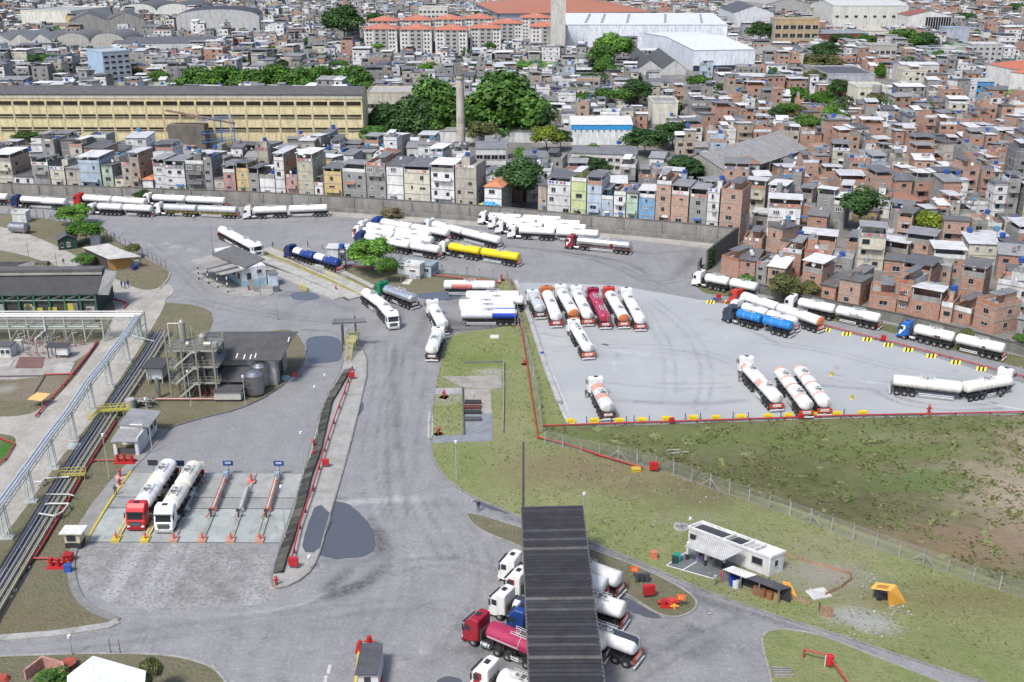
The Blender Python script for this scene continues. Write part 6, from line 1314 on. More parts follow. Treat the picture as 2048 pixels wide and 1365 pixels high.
# --- black ribbed canopy over the loading island
zc=7.4; Q=[G(1043,1015,zc),G(1165,1012,zc),G(1213,1400,zc),G(1060,1400,zc)]
t=empty('canopy',G(1110,1130),0,'long black ribbed canopy over parked tankers, bottom centre','canopy'); o0=t.location
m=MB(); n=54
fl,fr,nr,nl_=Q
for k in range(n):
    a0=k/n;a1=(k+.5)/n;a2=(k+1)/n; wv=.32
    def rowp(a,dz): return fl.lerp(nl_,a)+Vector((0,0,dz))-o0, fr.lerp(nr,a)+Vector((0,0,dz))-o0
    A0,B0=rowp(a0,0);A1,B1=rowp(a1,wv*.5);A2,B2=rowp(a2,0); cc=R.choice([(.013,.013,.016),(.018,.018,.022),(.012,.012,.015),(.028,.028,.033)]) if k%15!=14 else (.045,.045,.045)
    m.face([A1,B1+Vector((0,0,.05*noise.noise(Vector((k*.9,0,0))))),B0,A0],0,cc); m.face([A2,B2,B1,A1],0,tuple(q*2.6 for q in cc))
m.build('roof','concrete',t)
m=MB()
for A_,B_ in ((fl,nl_),(fr,nr)):
    m.bar(A_-o0+Vector((0,0,-.15)),B_-o0+Vector((0,0,-.15)),.2,.4,c=(.13,.12,.11))
m.bar(fl-o0+Vector((0,0,-.15)),fr-o0+Vector((0,0,-.15)),.2,.4,c=(.1,.1,.1)); m.build('edge_beam','paint',t)
for k in range(6):
    for b in (.3,.7):
        p=fl.lerp(nl_,.06+.17*k).lerp(fr.lerp(nr,.06+.17*k),b)-o0; part(t,'column',lambda m_:m_.box(p.x-.18,p.x+.18,p.y-.18,p.y+.18,-p.z*0,p.z-.3,0,(.3,.3,.28)),'paint')
# island walkway beneath
one('loading_platform',lambda m_:(m_.box(-.9,.9,-14,14,0,3.2,0,(.22,.21,.19)) if False else [m_.box(-.9,.9,-14,14,3.0,3.12,0,(.3,.28,.1)),[m_.box(x-.06,x+.06,y-.06,y+.06,0,3,0,(.35,.32,.15)) for x in (-.8,.8) for y in range(-14,15,4)],[m_.bar((x,-14,4.1),(x,14,4.1),.06,c=(.6,.5,.06)) for x in (-.9,.9)],m_.bar((-.9,-14,3.0),(-.9,-17,.1),.15,.4,c=(.6,.5,.06))]),'paint','yellow railed steel gangway under the black canopy','platform',loc=G(1125,1240))
def mast(label,u,v,vt,c=(.3,.3,.3),r=.09,lamp=False,name='lamp_post',cat='lamp post',group=None,cross=False):
    p=G(u,v); h=ZOF(p.y,vt); t=empty(name,p,0,label,cat,group)
    part(t,'pole',lambda m_:m_.tube((0,0,0),(0,0,h),r,8,c=c,r2=r*.6),'paint')
    if lamp: part(t,'lamp_head',lambda m_:(m_.tube((0,0,h),(0,0,h+.35),.2,10,c=(.75,.75,.75)),m_.bar((0,0,h-.1),(.5,0,h+.05),.06,c=c)),'paint')
    else: part(t,'base',lambda m_:m_.tube((0,0,0),(0,0,.5),r*1.7,8,c=(.3,.3,.28)),'concrete')
    if cross: part(t,'crossarm',lambda m_:m_.box(-1.3,1.3,-.05,.05,h*.45,h*.45+.1,0,c),'paint')
    return t
mast('tall dark lattice mast at the far left corner of the black canopy',1046,1100,884,(.10,.10,.10),.2,name='mast',cat='mast')
mast('thin grey mast with white lamp at far right corner of the black canopy',1166,1075,990,(.35,.35,.35),.09,True,name='mast',cat='mast')
for lb,u,v,vt in (('lamp post on the grass left of the black canopy, near the kerb bend',913,962,886),('lamp post beside the retaining bank, the upper of two by the process shed',652,790,752),('lamp post beside the retaining bank, left of the upper one',636,872,776),('lamp post at the top right corner of the loading bay',608,948,868),
    ('lamp post inside the loading bay at its right end',571,1078,976),('white lamp standing right of the water tower tanks in the process yard',491,812,755),('thin lamp post in front of the steel stair tower',383,815,745),('lamp post left of the open guard shelter, among the pipes',305,905,800),
    ('lamp post in grass left of the loading bay by the pipes',219,960,872),('short lamp by the small round well near the fuel kiosk',1379,1062,1040),('lamp post in the road island near the bottom left road',145,1312,1276),('lamp post by the median right of the wall, near two red boxes',620,1140,1116)):
    mast(lb,u,v,vt,(.42,.43,.42),.08,True)
for lb,u,v,vt in (('tall pole with crossarm beside the weighbridge office',426,506,452),('tall grey pole at the stair of the weighbridge office',521,592,500),('grey pole between the small white hut and the round tree',803,572,500),('thin pole standing in front of the dark green tree',1022,420,350),
    ('thin pole on the kerb tip above the black roofed shed',556,640,605),('utility pole in the front row by the sky blue house',1238,462,394),('grey pole beside the green hut on the dirt road',116,545,505),('thin pole behind the compressor shed roof, left of centre',63,545,485),('bracing pole right of the royal blue trailer',1030,668,585)):
    mast(lb,u,v,vt,(.24,.23,.22),.09,False,'utility_pole','pole',cross='crossarm' in lb)
# --- chain link fences
def fence(label,pts,h,step,base=.17,pc=(.42,.41,.38),smoothed=False,brace=5):
    P=[Vector((p.x,p.y)) for p in gp(pts)]; t=empty('chain_link_fence',V3(P[0]),0,label,'fence'); o=P[0]
    m=MB(); m.ribbon([p-o for p in P],.12,0,base,0,(.27,.265,.25)); m.build('footing','concrete',t)
    m=MB(); 
    for a,b in zip(P[:-1],P[1:]): a=a-o;b=b-o; m.face([V3(a,base),V3(b,base),V3(b,h),V3(a,h)],0,(.32,.33,.33))
    m.build('wire_mesh','mesh_wire',t)
    m=MB(); m.box(-.07,.07,-.07,.07,0,h+.1,0,pc); m.bar((0,0,h+.05),(0,-.35,h+.45),.13,c=pc); pm=m.mesh('post',['concrete']); m=MB(); m.box(-.07,.07,-.07,.07,0,h+.1,0,pc); m.bar((0,0,h*.75),(1.6,0,.1),.11,c=pc); m.bar((0,0,h*.75),(-1.6,0,.1),.11,c=pc); pb=m.mesh('post',['concrete'])
    k=0; cnt=0
    for a,b in zip(P[:-1],P[1:]):
        L=(b-a).length; d=(b-a)/L; rz=math.atan2(d.y,d.x)
        while k<L and cnt<99:
            p=a+d*k-o; link('post',pb if cnt%brace==brace-1 else pm,t,loc=(p.x,p.y,0),rz=rz); k+=step; cnt+=1
        k-=L
    m=MB()
    for z in (h*.98,h*.5):
        for a,b in zip(P[:-1],P[1:]): m.bar(V3(a-o,z),V3(b-o,z),.02,c=(.3,.3,.29))
    m.build('wire','paint',t); return t
fence('chain link fence with pale concrete posts along the edge of the rough field',[(1090,888),(1180,908),(1300,935),(1440,985),(1560,1025),(1700,1078),(1820,1120),(1930,1160),(2048,1198),(2200,1250)],2.3,3.1)
fence('chain link fence between the grass bank and the pale pavement',[(1015,560),(1038,640),(1062,730),(1075,790),(1085,870)],2.2,3.0,pc=(.36,.36,.34))
fence('chain link fence with red pipe below it, in front of the pale blue container',[(690,530),(800,540),(900,552),(1000,562),(1015,562)],2.3,3.2,pc=(.36,.36,.34))
fence('old fence along the yard edge behind the two spreading trees',[(-60,428),(60,434),(120,446),(200,468),(240,492),(300,520),(335,545)],2.2,3.2,pc=(.26,.24,.20))
# --- pipes
def pipe(m,pts,r,c,n=8,z=None):
    P=[Vector(p) for p in pts]
    for a,b in zip(P[:-1],P[1:]): m.tube(a,b,r,n,c=c)
def redpipe(label,pts,z,r=.13,posts=6.0):
    P=gp(pts,0); o=P[0]; t=empty('fire_water_pipe',o,0,label,'pipe'); Q_=[p-o+Vector((0,0,z)) for p in P]
    part(t,'pipe',lambda m_:pipe(m_,Q_,r,RED),'paint'); m=MB()
    for a,b in zip(Q_[:-1],Q_[1:]):
        L=(b-a).length; k=0
        while k<L: p=a.lerp(b,k/L); m.box(p.x-.12,p.x+.12,p.y-.12,p.y+.12,0,z-r+.02,0,(.30,.05,.05)); k+=posts
    m.build('support','concrete',t); return t
redpipe('red fire pipe running down the grass bank left of the barrier',[(1020,562),(1033,606),(1049,700),(1062,790),(1076,880)],.5)
redpipe('red fire pipe along the fence above the grass bank, ending at yellow box',[(1076,880),(1130,893),(1200,916),(1285,942)],.5)
redpipe('pair of red fire pipes along the bottom edge of the pale pavement',[(1084,856),(1250,850),(1500,842),(1700,835),(2048,828),(2250,824)],.4,.13)
redpipe('red fire pipe along the upper edge of the pale pavement, below the brick houses',[(1432,604),(1470,613),(1560,632),(1640,652),(1760,682),(1900,718),(2048,757),(2200,798)],.4,.12)
redpipe('long red fire pipe along the retaining bank of the median',[(705,742),(690,790),(668,850),(650,905),(626,985),(600,1060),(583,1135)],.9,.13)
redpipe('red fire pipe under the chain link fence, upper grass patch',[(690,534),(800,546),(900,557),(1003,568)],.4,.14)
redpipe('red fire pipe crossing the left plant yard diagonally',[(195,688),(176,715),(130,772),(72,838)],.5,.17)
redpipe('short red fire pipe branch in the left plant yard',[(88,753),(148,751),(152,742)],.4,.14)
redpipe('red fire pipe at the right end of the compressor shed',[(190,602),(232,602),(256,610),(248,620)],.4,.15)
redpipe('red pipe loop in the bright green corner at the left edge',[(0,880),(30,892),(12,922),(-20,950)],.4,.14)
redpipe('red fire pipe along the pipe bundle left of the loading bay',[(232,848),(180,930),(130,1020),(80,1105),(38,1162)],.45,.13)
redpipe('red pipe branch to the foam hydrants near the guard shelter',[(176,932),(190,925),(236,925)],.4,.1)
redpipe('red pipe branch to the red hydrant group beside the cobbled apron',[(64,1122),(98,1122),(118,1124)],.4,.12)
p=G(1607,1317); t=empty('fire_hose_stand',p,0,'red pipe stand with red drum in the bottom right grass island','hydrant')
part(t,'pipe',lambda m_:(pipe(m_,[(0,0,0),(0,0,1.2),(2.3,-1.2,1.4),(3.6,-5.5,.5)],.11,RED),m_.tube((1.9,-1.6,0),(1.9,-1.6,1.6),.07,8,c=(.6,.6,.6))),'paint'); part(t,'drum',lambda m_:m_.tube((2.4,-1.6,.5),(2.4,-1.6,1.6),.4,12,c=(.55,.02,.03)),'paint')
# red boxes, hydrants
def redbox(label,u,v,s=.9):
    t=empty('fire_hose_box',G(u,v),R.uniform(-.2,.2),label,'hose box'); part(t,'cabinet',lambda m_:m_.box(-s*.5,s*.5,-.25,.25,.55,.55+s*.9,0,(.45,.02,.025)),'paint')
    for x in (-s*.35,s*.35): part(t,'leg',lambda m_:m_.box(x-.05,x+.05,-.05,.05,0,.55,0,(.3,.03,.03)),'paint')
    return t
for lb,u,v,s in (('red hose box at the top of the median, near the gangway',704,760,1.0),('red hose box in the middle of the median beside the long red pipe',652,936,1.0),('red hose box at the bottom of the median above the hydrant',588,1138,1.2),('red hose box right of the fence beside the rough field',1307,945,1.3),
    ('red sign box in the island right of the black canopy',1297,1196,1.4),('red hose box on the lower pavement edge, left of centre',1343,850,.8),('red hose box on the lower pavement edge below the loose trailers',1601,842,.8),('red hose box by the blue box at the upper pavement corner',1437,601,1.0),('red hose box on the upper red pipe between striped barriers',1766,684,.9)):
    redbox(lb,u,v,s)
def hydrant(label,u,v,s=1.0,basec=(.62,.45,.40),name='hydrant'):
    t=empty(name,G(u,v),R.uniform(0,3),label,'hydrant')
    def f(m_): m_.tube((0,0,0),(0,0,1.1*s),.16*s,10,c=RED); m_.tube((0,0,1.1*s),(0,0,1.3*s),.24*s,10,c=RED,r2=.08*s); m_.tube((-.35*s,0,.75*s),(.35*s,0,.75*s),.1*s,8,c=RED)
    part(t,'body',f,'paint'); part(t,'plinth',lambda m_:m_.box(-.6*s,.6*s,-.6*s,.6*s,0,.12,0,basec),'concrete'); return t
for lb,u,v,s in (('red hydrant on a square white plinth at the foot of the median',553,1172,1.1),('red hydrant right of the lone white trailer by the fence corner',1003,562,1.3),('red hydrant near the bollards of the old concrete yard',888,796,1.2),('red hydrant beside the grey apron on the grass bank',877,870,1.1),
    ('red hydrant on the lower pavement edge at right',1857,828,1.3),('red hydrant at the upper left end of the retaining bank',628,894,1.1),('second red hydrant at the retaining bank, below the upper one',627,912,.8),('orange red hydrant at the corner of the weighbridge office',498,582,1.1),('orange red hydrant beside the lane rails of the weighbridge',672,582,1.0),
    ('red pump stand by the green cab tanker',758,580,1.5),('red valve on the pipe left of the barrier',1049,730,.9)):
    hydrant(lb,u,v,s)
def hgroup(label,u,v,items,name='hydrant_group'):
    t=empty(name,G(u,v),0,label,'hydrants')
    for (dx,dy,sx,sz,cc) in items: part(t,'valve_body',lambda m_:(m_.tube((dx,dy,0),(dx,dy,sz),sx*.5,10,c=cc),m_.tube((dx-sx,dy,sz*.6),(dx+sx,dy,sz*.6),sx*.22,8,c=cc)),'paint')
    part(t,'skid',lambda m_:m_.box(min(i[0] for i in items)-.5,max(i[0] for i in items)+.5,-.7,.7,0,.25,0,items[0][4]),'paint'); return t
RR=(.42,.025,.025)
hgroup('red foam pump skid in front of the open guard shelter',250,926,[(-1,0,.5,1.4,RR),(0,0,.5,1.5,RR),(1.1,0,.6,1.2,RR)])
hgroup('red hydrant group with railing beside the cobbled apron',118,1135,[(-.9,0,.6,1.4,RR),(0,0,.6,1.3,RR),(.7,.2,.4,1.6,RR)])
hgroup('red and yellow hydrants in the island right of the black canopy',1334,1212,[(-.4,0,.8,.9,RR),(.6,.1,1.0,.9,(.6,.05,.04)),(.8,-.5,.5,.5,(.6,.42,.05))])
hgroup('red hydrants on the bottom edge island with the small booth',735,1300,[(-.8,0,.5,1.2,RR),(.2,.4,.6,1.5,RR)])
def stripebox(label,u,v,cc,w_=.8,h=.9,name='storage_box',cat='box'): 
    t=empty(name,G(u,v),R.uniform(-.2,.2),label,cat); part(t,'body',lambda m_:m_.box(-w_/2,w_/2,-w_*.4,w_*.4,0,h,0,cc),'paint'); part(t,'lid',lambda m_:m_.box(-w_/2-.04,w_/2+.04,-w_*.45,w_*.45,h,h+.1,0,tuple(q*.8 for q in cc)),'paint')
stripebox('red equipment box right of the hydrant group by the cobbled apron',138,1122,RR,1.1,1.0); stripebox('blue valve unit below the red equipment box',137,1145,(.03,.12,.45),.8,1.0)
stripebox('blue box on the barrier wall beside the pale pavement',1084,714,(.02,.09,.45),.6,.9); stripebox('blue box left of the red hose box at the pavement corner',1429,604,(.03,.08,.45),.7,.8); stripebox('yellow box with blue load at the end of the red pipe by the fence',1272,943,(.65,.45,.04),1.3,.45)
stripebox('orange bin on the grass left of the fuel kiosk',1307,1118,(.70,.22,.12),.8,1.0,'litter_bin','bin'); stripebox('green wheeled bin left of the fuel kiosk pad',1354,1124,(.02,.33,.24),.8,1.1,'litter_bin','bin'); stripebox('dark bin beside the green wheeled bin',1349,1128,(.03,.06,.07),.7,1.0,'litter_bin','bin')
# orange square signs with white H H pattern
for lb,u,v in (('orange square sign in the grass right of the black canopy, upper one',1268,1158),('orange square sign at the right end of the island by the hydrants',1361,1215)):
    t=empty('road_sign',G(u,v),-.15,lb,'sign'); part(t,'post',lambda m_:m_.box(-.04,.04,0,.08,0,1.1,0,(.1,.1,.1)),'paint')
    b=part(t,'board',lambda m_:m_.box(-.5,.5,-.03,.03,1.0,1.8,0,(.85,.16,.02)),'paint'); mm=text_mesh('(-)',.55,(.85,.8,.7)); link('symbol',mm,b,M=T4(0,-.04,1.42)@Matrix.Rotation(math.pi/2,4,'X'))
# --- yellow barriers
gb='yellow barriers along the lower edge of the pale pavement'; ys_=MB(); ys_.box(-.75,.75,-.14,.14,.0,.78,0,(.8,.62,.03)); ys_.box(-.5,.5,-.16,-.14,.3,.5,0,(.55,.4,.03)); ys_.box(-.4,.4,-.09,.09,.78,.88,0,(.75,.58,.03)); ym=ys_.mesh('barrier_block',['paint'])
pl_=MB(); pl_.box(-.06,.06,-.06,.06,0,1.2,0,(.05,.05,.05)); plm=pl_.mesh('bollard_post',['paint'])
BARU=[(1143,849,'first yellow barrier block from the left'),(1187,848,'second yellow barrier block from the left, below the lone tanker'),(1236,848,'third yellow barrier block from the left'),(1286,847,'fourth yellow barrier block from the left'),(1333,844,'fifth yellow barrier block from left, beside a red box'),(1383,842,'sixth yellow barrier block from the left'),
  (1433,842,'seventh yellow barrier block from the left'),(1480,840,'eighth yellow barrier block from the left'),(1533,839,'ninth yellow barrier block, behind the jackknifed tanker'),(1578,838,'tenth yellow barrier block, between two tank rears'),(1627,836,'eleventh yellow barrier block, below the loose trailers'),(1675,834,'twelfth yellow barrier block from the left'),(1722,832,'last yellow barrier block on the right')]
for i,(u,v,lb) in enumerate(BARU):
    t=empty('barrier',G(u+R.uniform(-3,3),v-2),R.uniform(-.08,.08),lb+', pavement edge','barrier',gb); link('barrier_block',ym,t)
    if i%2==1 or i in(2,): link('bollard_post',plm,t,loc=(-1.3,.1,0)); link('bollard_post',plm,t,loc=(1.2,.1,0))
gs='yellow and black striped kerb blocks'
sb=MB()
for i in range(5):
    cc=(.72,.58,.05) if i%2==0 else (.015,.015,.015); x=-.85+i*.344; sb.face([(x,-.32,.0),(x+.344,-.32,.0),(x+.514,.3,.6),(x+.17,.3,.6)],0,cc); sb.face([(x+.17,.3,.6),(x+.514,.3,.6),(x+.514,.45,0),(x+.17,.45,0)],0,cc)
sb.face([(-.85,-.32,0),(-.68,.3,.5),(-.68,.45,0)],0,(.7,.55,.05)); sb.face([(.87,-.32,0),(1.04,.45,0),(1.04,.3,.5)],0,(.7,.55,.05)); sbm=sb.mesh('barrier',['rubber'])
STB=[(1420,607),(1456,608),(1651,663),(1692,671),(1733,682),(1775,693),(1815,703),(1861,715),(1910,728),(1961,741)]
SL=['leftmost striped block by the blue box','second striped block, left of the red cab','striped block just right of the red tanker rear','fourth striped block along the upper pipe','fifth striped block, left of the red hose box','sixth striped block, right of the red hose box','seventh striped block along the upper pipe','eighth striped block along the upper pipe','ninth striped block along the upper pipe','rightmost striped block near the turning tanker']
for (u,v),lb in zip(STB,SL): link('barrier',sbm,loc=G(u,v),rz=-.25,label='yellow and black '+lb,cat='barrier',group=gs)
for u,v,lb in ((1664,750,'overturned yellow black block with debris right of the jackknifed cab'),(1705,797,'small yellow black block lying alone on the pale pavement')): link('barrier',sbm,loc=G(u,v),rz=1.0,scale=(.7,.7,.8),label=lb,cat='barrier',group=gs)
# --- concrete barrier wall left of the pavement
mb=MB(); mb.ribbon(gp([(1031,566),(1045,600),(1075,690),(1090,735),(1118,810)]),.9,0,.75,0,(.46,.46,.45)); mb.ribbon(gp([(1118,812),(1135,850)]),.3,0,.4,0,(.6,.6,.58)); mb.build('barrier_wall','concrete',label='low pale concrete barrier along left edge of the pale pavement',cat='barrier wall')
mb=MB(); mb.ribbon(gp([(1135,852),(1300,847),(1500,840),(1700,833),(2048,825)]),.35,0,.18,0,(.62,.62,.6)); struct(mb,'kerb','concrete')
# old yard slabs in grass
mb=MB()
for pts,cc in (([(868,778),(925,778),(925,790),(868,790)],(.34,.34,.34)),([(928,780),(981,780),(984,828),(930,830)],(.33,.30,.27)),([(926,830),(984,828),(984,884),(865,888),(864,874),(926,872)],(.22,.235,.26)),([(885,755),(1003,752),(1003,778),(985,780),(925,776)],(.30,.28,.25)),([(856,826),(866,826),(866,876),(855,876)],(.4,.4,.38))):
    mb.prism([Vector((p.x,p.y)) for p in gp(pts)],0,.16,0,cc)
struct(mb,'old_slab','slab')
mb=MB(); mb.ribbon(gp([(925,778),(928,872)]),.2,.1,.5,0,(.12,.12,.12)); mb.ribbon(gp([(1007,728),(1008,778),(1006,868)]),.14,.1,.6,0,(.33,.33,.3)); mb.ribbon(gp([(930,728),(1007,726)]),.2,.1,.4,0,(.2,.19,.18)); mb.build('low_wall','concrete',label='low broken kerb walls round the old slabs in the grass',cat='wall')
for k,(lb,v,c) in enumerate((('dark rusty steel frame, topmost of the stack on the slab',808,(.06,.05,.05)),('reddish rusty steel frame, second in the stack on the slab',818,(.16,.05,.04)),('dark steel frame, third in the stack on the slab',828,(.05,.05,.05)),('grey steel frame, lowest of the stack on the slab',842,(.12,.12,.12)))):
    one('scrap_frame',lambda m_:[m_.bar((-1.4,y,.5+.0*y),(1.4,y,.5),.16,c=c) for y in (-.5,-.2,.1,.4)]+[m_.bar((x,-.6,.35),(x,.6,.35),.18,c=c) for x in (-1.3,0,1.3)]+[m_.box(-1.4,1.4,-.5,.5,.2,.3,0,c)],'paint',lb,'scrap',group='rusty steel frames stacked on the slab',loc=G(946,v))
one('manhole_cover',lambda m_:m_.box(-.9,.9,-.8,.8,0,.35,0,(.66,.65,.60)),'concrete','white square concrete cover in the grass','manhole cover',loc=G(989,676))
one('concrete_beam',lambda m_:[m_.bar((-2,0,.2),(2,.3,.2),.3,c=(.4,.38,.34)),m_.bar((-.2,-1,.2),(3.4,-.3,.2),.25,c=(.42,.40,.36))],'concrete','two pale concrete beams lying in the rough field','beam',loc=G(1335,905))
one('well_ring',lambda m_:(m_.tube((0,0,0),(0,0,.35),1.1,24,c=(.45,.44,.42)),m_.tube((0,0,.35),(0,0,.37),.85,20,c=(.32,.32,.31)),m_.bar((-.8,0,.42),(.8,0,.42),.1,c=(.2,.2,.2)),m_.bar((0,-.8,.42),(0,.8,.42),.1,c=(.2,.2,.2))),'concrete','round concrete well cover left of the fuel kiosk','well',loc=G(1363,1058))
# --- fuel kiosk
t=empty('fuel_kiosk',G(1450,1130),0,'white flat roofed fuel kiosk with parapets on the grass slope','kiosk'); o=t.location
def L3(u,v,z): return G(u,v,z)-o
zr=3.1; c0,c1,c2,c3=L3(1378,1052,zr),L3(1541.7,1113,zr),L3(1570,1101.5,zr),L3(1405,1042,zr)
KB=[c0,c1,c2,c3]
m=MB(); m.prism([(p.x,p.y) for p in KB],-.05,zr-.35,0,(.66,.66,.65)); 
inn=[c0.lerp(c2,.03),c1.lerp(c3,.03),c2.lerp(c0,.03),c3.lerp(c1,.03)]; m.ribbon([(p.x,p.y) for p in KB],.2,zr-.35,zr,0,(.70,.70,.69),closed=True); m.build('wall','wall',t)
m=MB()
def kq(a,b,c_,z): m.face([Vector((q.x,q.y,z)) for q in (c0.lerp(c1,a)+(c3-c0)*.08,c0.lerp(c1,b)+(c3-c0)*.08,c3.lerp(c2,b)-(c3-c0)*.08,c3.lerp(c2,a)-(c3-c0)*.08)],0,c_)
kq(.02,.4,(.05,.05,.055),zr-.33); kq(.4,.47,(.2,.2,.2),zr-.32); kq(.47,.64,(.035,.035,.04),zr-.31); kq(.66,.78,(.42,.42,.42),zr-.3); kq(.81,.98,(.70,.71,.71),zr-.29); m.build('roof','paint',t)
m=MB()
for f in (.43,.65,.79): a=c0.lerp(c1,f); b=c3.lerp(c2,f); m.bar(a-Vector((0,0,.12)),b-Vector((0,0,.12)),.16,.3,c=(.66,.66,.65))
m.build('parapet','wall',t)
dfr=(c1-c0).normalized(); nf=Vector((dfr.y,-dfr.x,0)); ang=math.atan2(dfr.y,dfr.x)
def kw(f,z,w_,h_): q=c0.lerp(c1,f)+nf*.02; o_=link('window',WIN[2],t,loc=(q.x,q.y,z),rz=ang); o_.scale=(w_,1,h_)
kw(.85,1.75,1.5,1.0); kw(.06,1.7,.9,.8)
q=c1.lerp(c2,.45); d2=(c2-c1).normalized(); n2=Vector((d2.y,-d2.x,0)); o_=link('window',WIN[2],t,loc=(q.x+n2.x*.02,q.y+n2.y*.02,1.7),rz=math.atan2(d2.y,d2.x)); o_.scale=(.5,1,.9)
# front canopy with corrugated sheet
kc=[L3(1368.5,1092.6,2.75),L3(1445,1121,2.75),L3(1489,1100.7,3.25),L3(1411,1068.5,3.25)]
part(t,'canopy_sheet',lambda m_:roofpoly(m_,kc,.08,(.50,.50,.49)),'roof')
def kcol(u,v):
    q=L3(u,v,0); return lambda m_:(m_.tube((q.x,q.y,0),(q.x,q.y,1.0),.23,12,c=(.04,.04,.04)),m_.tube((q.x,q.y,1.0),(q.x,q.y,2.7),.2,12,c=(.75,.75,.74)))
for u,v in ((1374,1121),(1410.5,1133),(1447,1138)): part(t,'column',kcol(u,v),'paint')
m=MB(); m.prism([(p.x,p.y) for p in gp([(1332,1131),(1372,1105),(1410,1085),(1505,1112),(1470,1130),(1432,1159)])],0,.02,0,(.13,.15,.16))
mm=m; mm.v=[(x-o.x,y-o.y,z+.15) for x,y,z in mm.v]; mm.build('forecourt','slab',t)
m=MB(); 
for a,b in (((1332,1131),(1432,1159)),((1366,1140),(1408,1115)),((1333,1131),(1372,1105))): pa,pb=L3(*a,.18),L3(*b,.18); m.bar(pa,pb,.14,.05,c=(.68,.68,.67))
m.build('painted_line','paint',t)
for lb,u,v,c in (('purple grey fuel pump under the kiosk canopy, left one',1399,1125,(.28,.25,.38)),('grey fuel pump under the kiosk canopy, right one',1420,1132,(.28,.29,.27))):
    q=empty('fuel_pump',G(u,v),.3,lb,'fuel pump'); part(q,'cabinet',lambda m_:m_.box(-.45,.45,-.3,.3,.15,1.9,0,c),'paint'); part(q,'display',lambda m_:m_.box(-.3,.3,-.33,-.3,1.2,1.6,0,(.05,.05,.06)),'glass')
# drum shelter
t=empty('drum_shelter',G(1510,1170),0,'long low open shelter with sheet roof holding drums','shelter'); o=t.location
hs=[L3(1446,1138,2.1),L3(1557,1180,1.9),L3(1582,1176,2.2),L3(1463,1132,2.5)]
hs=[L3(1446,1139,2.0),L3(1558,1181,2.0),L3(1583,1175.5,2.3),L3(1466,1132,2.3)]
md=lambda a,b,f:a.lerp(b,f)
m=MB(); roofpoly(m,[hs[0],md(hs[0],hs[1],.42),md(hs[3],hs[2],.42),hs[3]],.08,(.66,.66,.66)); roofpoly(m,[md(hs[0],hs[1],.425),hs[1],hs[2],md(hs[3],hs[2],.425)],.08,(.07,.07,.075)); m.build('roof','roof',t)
m=MB(); a=hs[3].copy();b=hs[2].copy(); m.face([(a.x,a.y,0),(b.x,b.y,0),(b.x,b.y,2.2),(a.x,a.y,2.2)],0,(.04,.04,.04)); m.face([(hs[0].x,hs[0].y,0),(a.x,a.y,0),(a.x,a.y,2.2),(hs[0].x,hs[0].y,1.95)],0,(.25,.24,.24)); m.build('back_wall','concrete',t)
for f in (0,.33,.66,1): q=hs[0].lerp(hs[1],f); part(t,'post',lambda m_:m_.box(q.x-.07,q.x+.07,q.y-.07,q.y+.07,0,1.95,0,(.2,.2,.2)),'paint')
def drum(label,u,v,c,r=.42,h=1.0,group='drums in the long shelter'):
    return one('oil_drum',lambda m_:(m_.tube((0,0,0),(0,0,h),r,14,c=c),m_.tube((0,0,h*.33),(0,0,h*.36),r+.02,14,c=tuple(q*.7 for q in c)),m_.tube((0,0,h*.66),(0,0,h*.69),r+.02,14,c=tuple(q*.7 for q in c)),m_.tube((0,0,h),(0,0,h+.01),r*.9,14,c=tuple(q*.6 for q in c))),'paint',label,'drum',group,loc=G(u,v,0)+Vector((0,0,.12)))
for lb,u,v,c in (('rust brown drum in the long shelter, first from left',1512,1190,(.30,.13,.08)),('rust brown drum in the long shelter, second from left',1524,1194,(.27,.12,.07)),('rust brown drum in the long shelter, third from left',1538,1199,(.31,.14,.07)),('tan drum in the long shelter, rightmost',1553,1203,(.36,.24,.13)),
   ('blue drum at the left end of the long shelter, front',1466,1173,(.02,.06,.42)),('blue drum at the left end of the long shelter, back left',1464,1168,(.02,.06,.42)),('blue drum at the left end of the long shelter, right',1476,1172,(.03,.07,.40)),('white drum among the blue ones in the shelter',1471,1176,(.62,.64,.66))): drum(lb,u,v,c)
mb=MB(); a=G(1560,1180);b=G(1580,1196)
one('orange_tarpaulin',lambda m_:roofpoly(m_,[(0,0,1.9),(.9,-.1,1.7),(1.7,-1.0,.3),(.6,-1.3,.2)],.05,(.72,.32,.05)),'paint','orange tarpaulin draped from the right end of the drum shelter','tarpaulin',loc=G(1562,1188))
def netfence(label,pts,h=.7):
    P=gp(pts); t=empty('safety_net',P[0],0,label,'safety fence'); m=MB()
    for a,b in zip(P[:-1],P[1:]):
        a=a-P[0];b=b-P[0]; k=5
        for i in range(k):
            p=a.lerp(b,i/k);q=a.lerp(b,(i+1)/k); z1=h*R.uniform(.7,1); z2=h*R.uniform(.7,1); m.face([(p.x,p.y,.1),(q.x,q.y,.1),(q.x,q.y,z2),(p.x,p.y,z1)],0,(.42,.27,.19))
    m.build('net','concrete',t); m=MB()
    for p in P: q=p-P[0]; m.box(q.x-.05,q.x+.05,q.y-.05,q.y+.05,0,h+.2,0,(.45,.3,.2))
    m.build('stake','paint',t)
netfence('orange safety netting round the bare ground behind the kiosk',[(1540,1103),(1600,1122),(1660,1140),(1700,1152),(1704,1162),(1680,1180),(1650,1194)])
netfence('small orange safety netting square beside the road',[(1638,1222),(1662,1226),(1664,1238),(1640,1234),(1638,1222)],1.0); netfence('orange safety netting right of the drum shelter',[(1582,1200),(1600,1206),(1618,1212)],.8)
t=empty('tarp_tent',G(1775,1205),0,'orange tarpaulin tent over machinery on the grass, right of the kiosk','tent'); o=t.location
tp=[L3(1741,1177,2.0),L3(1752,1165,2.2),L3(1793,1170,2.3),L3(1781,1183,2.3)]
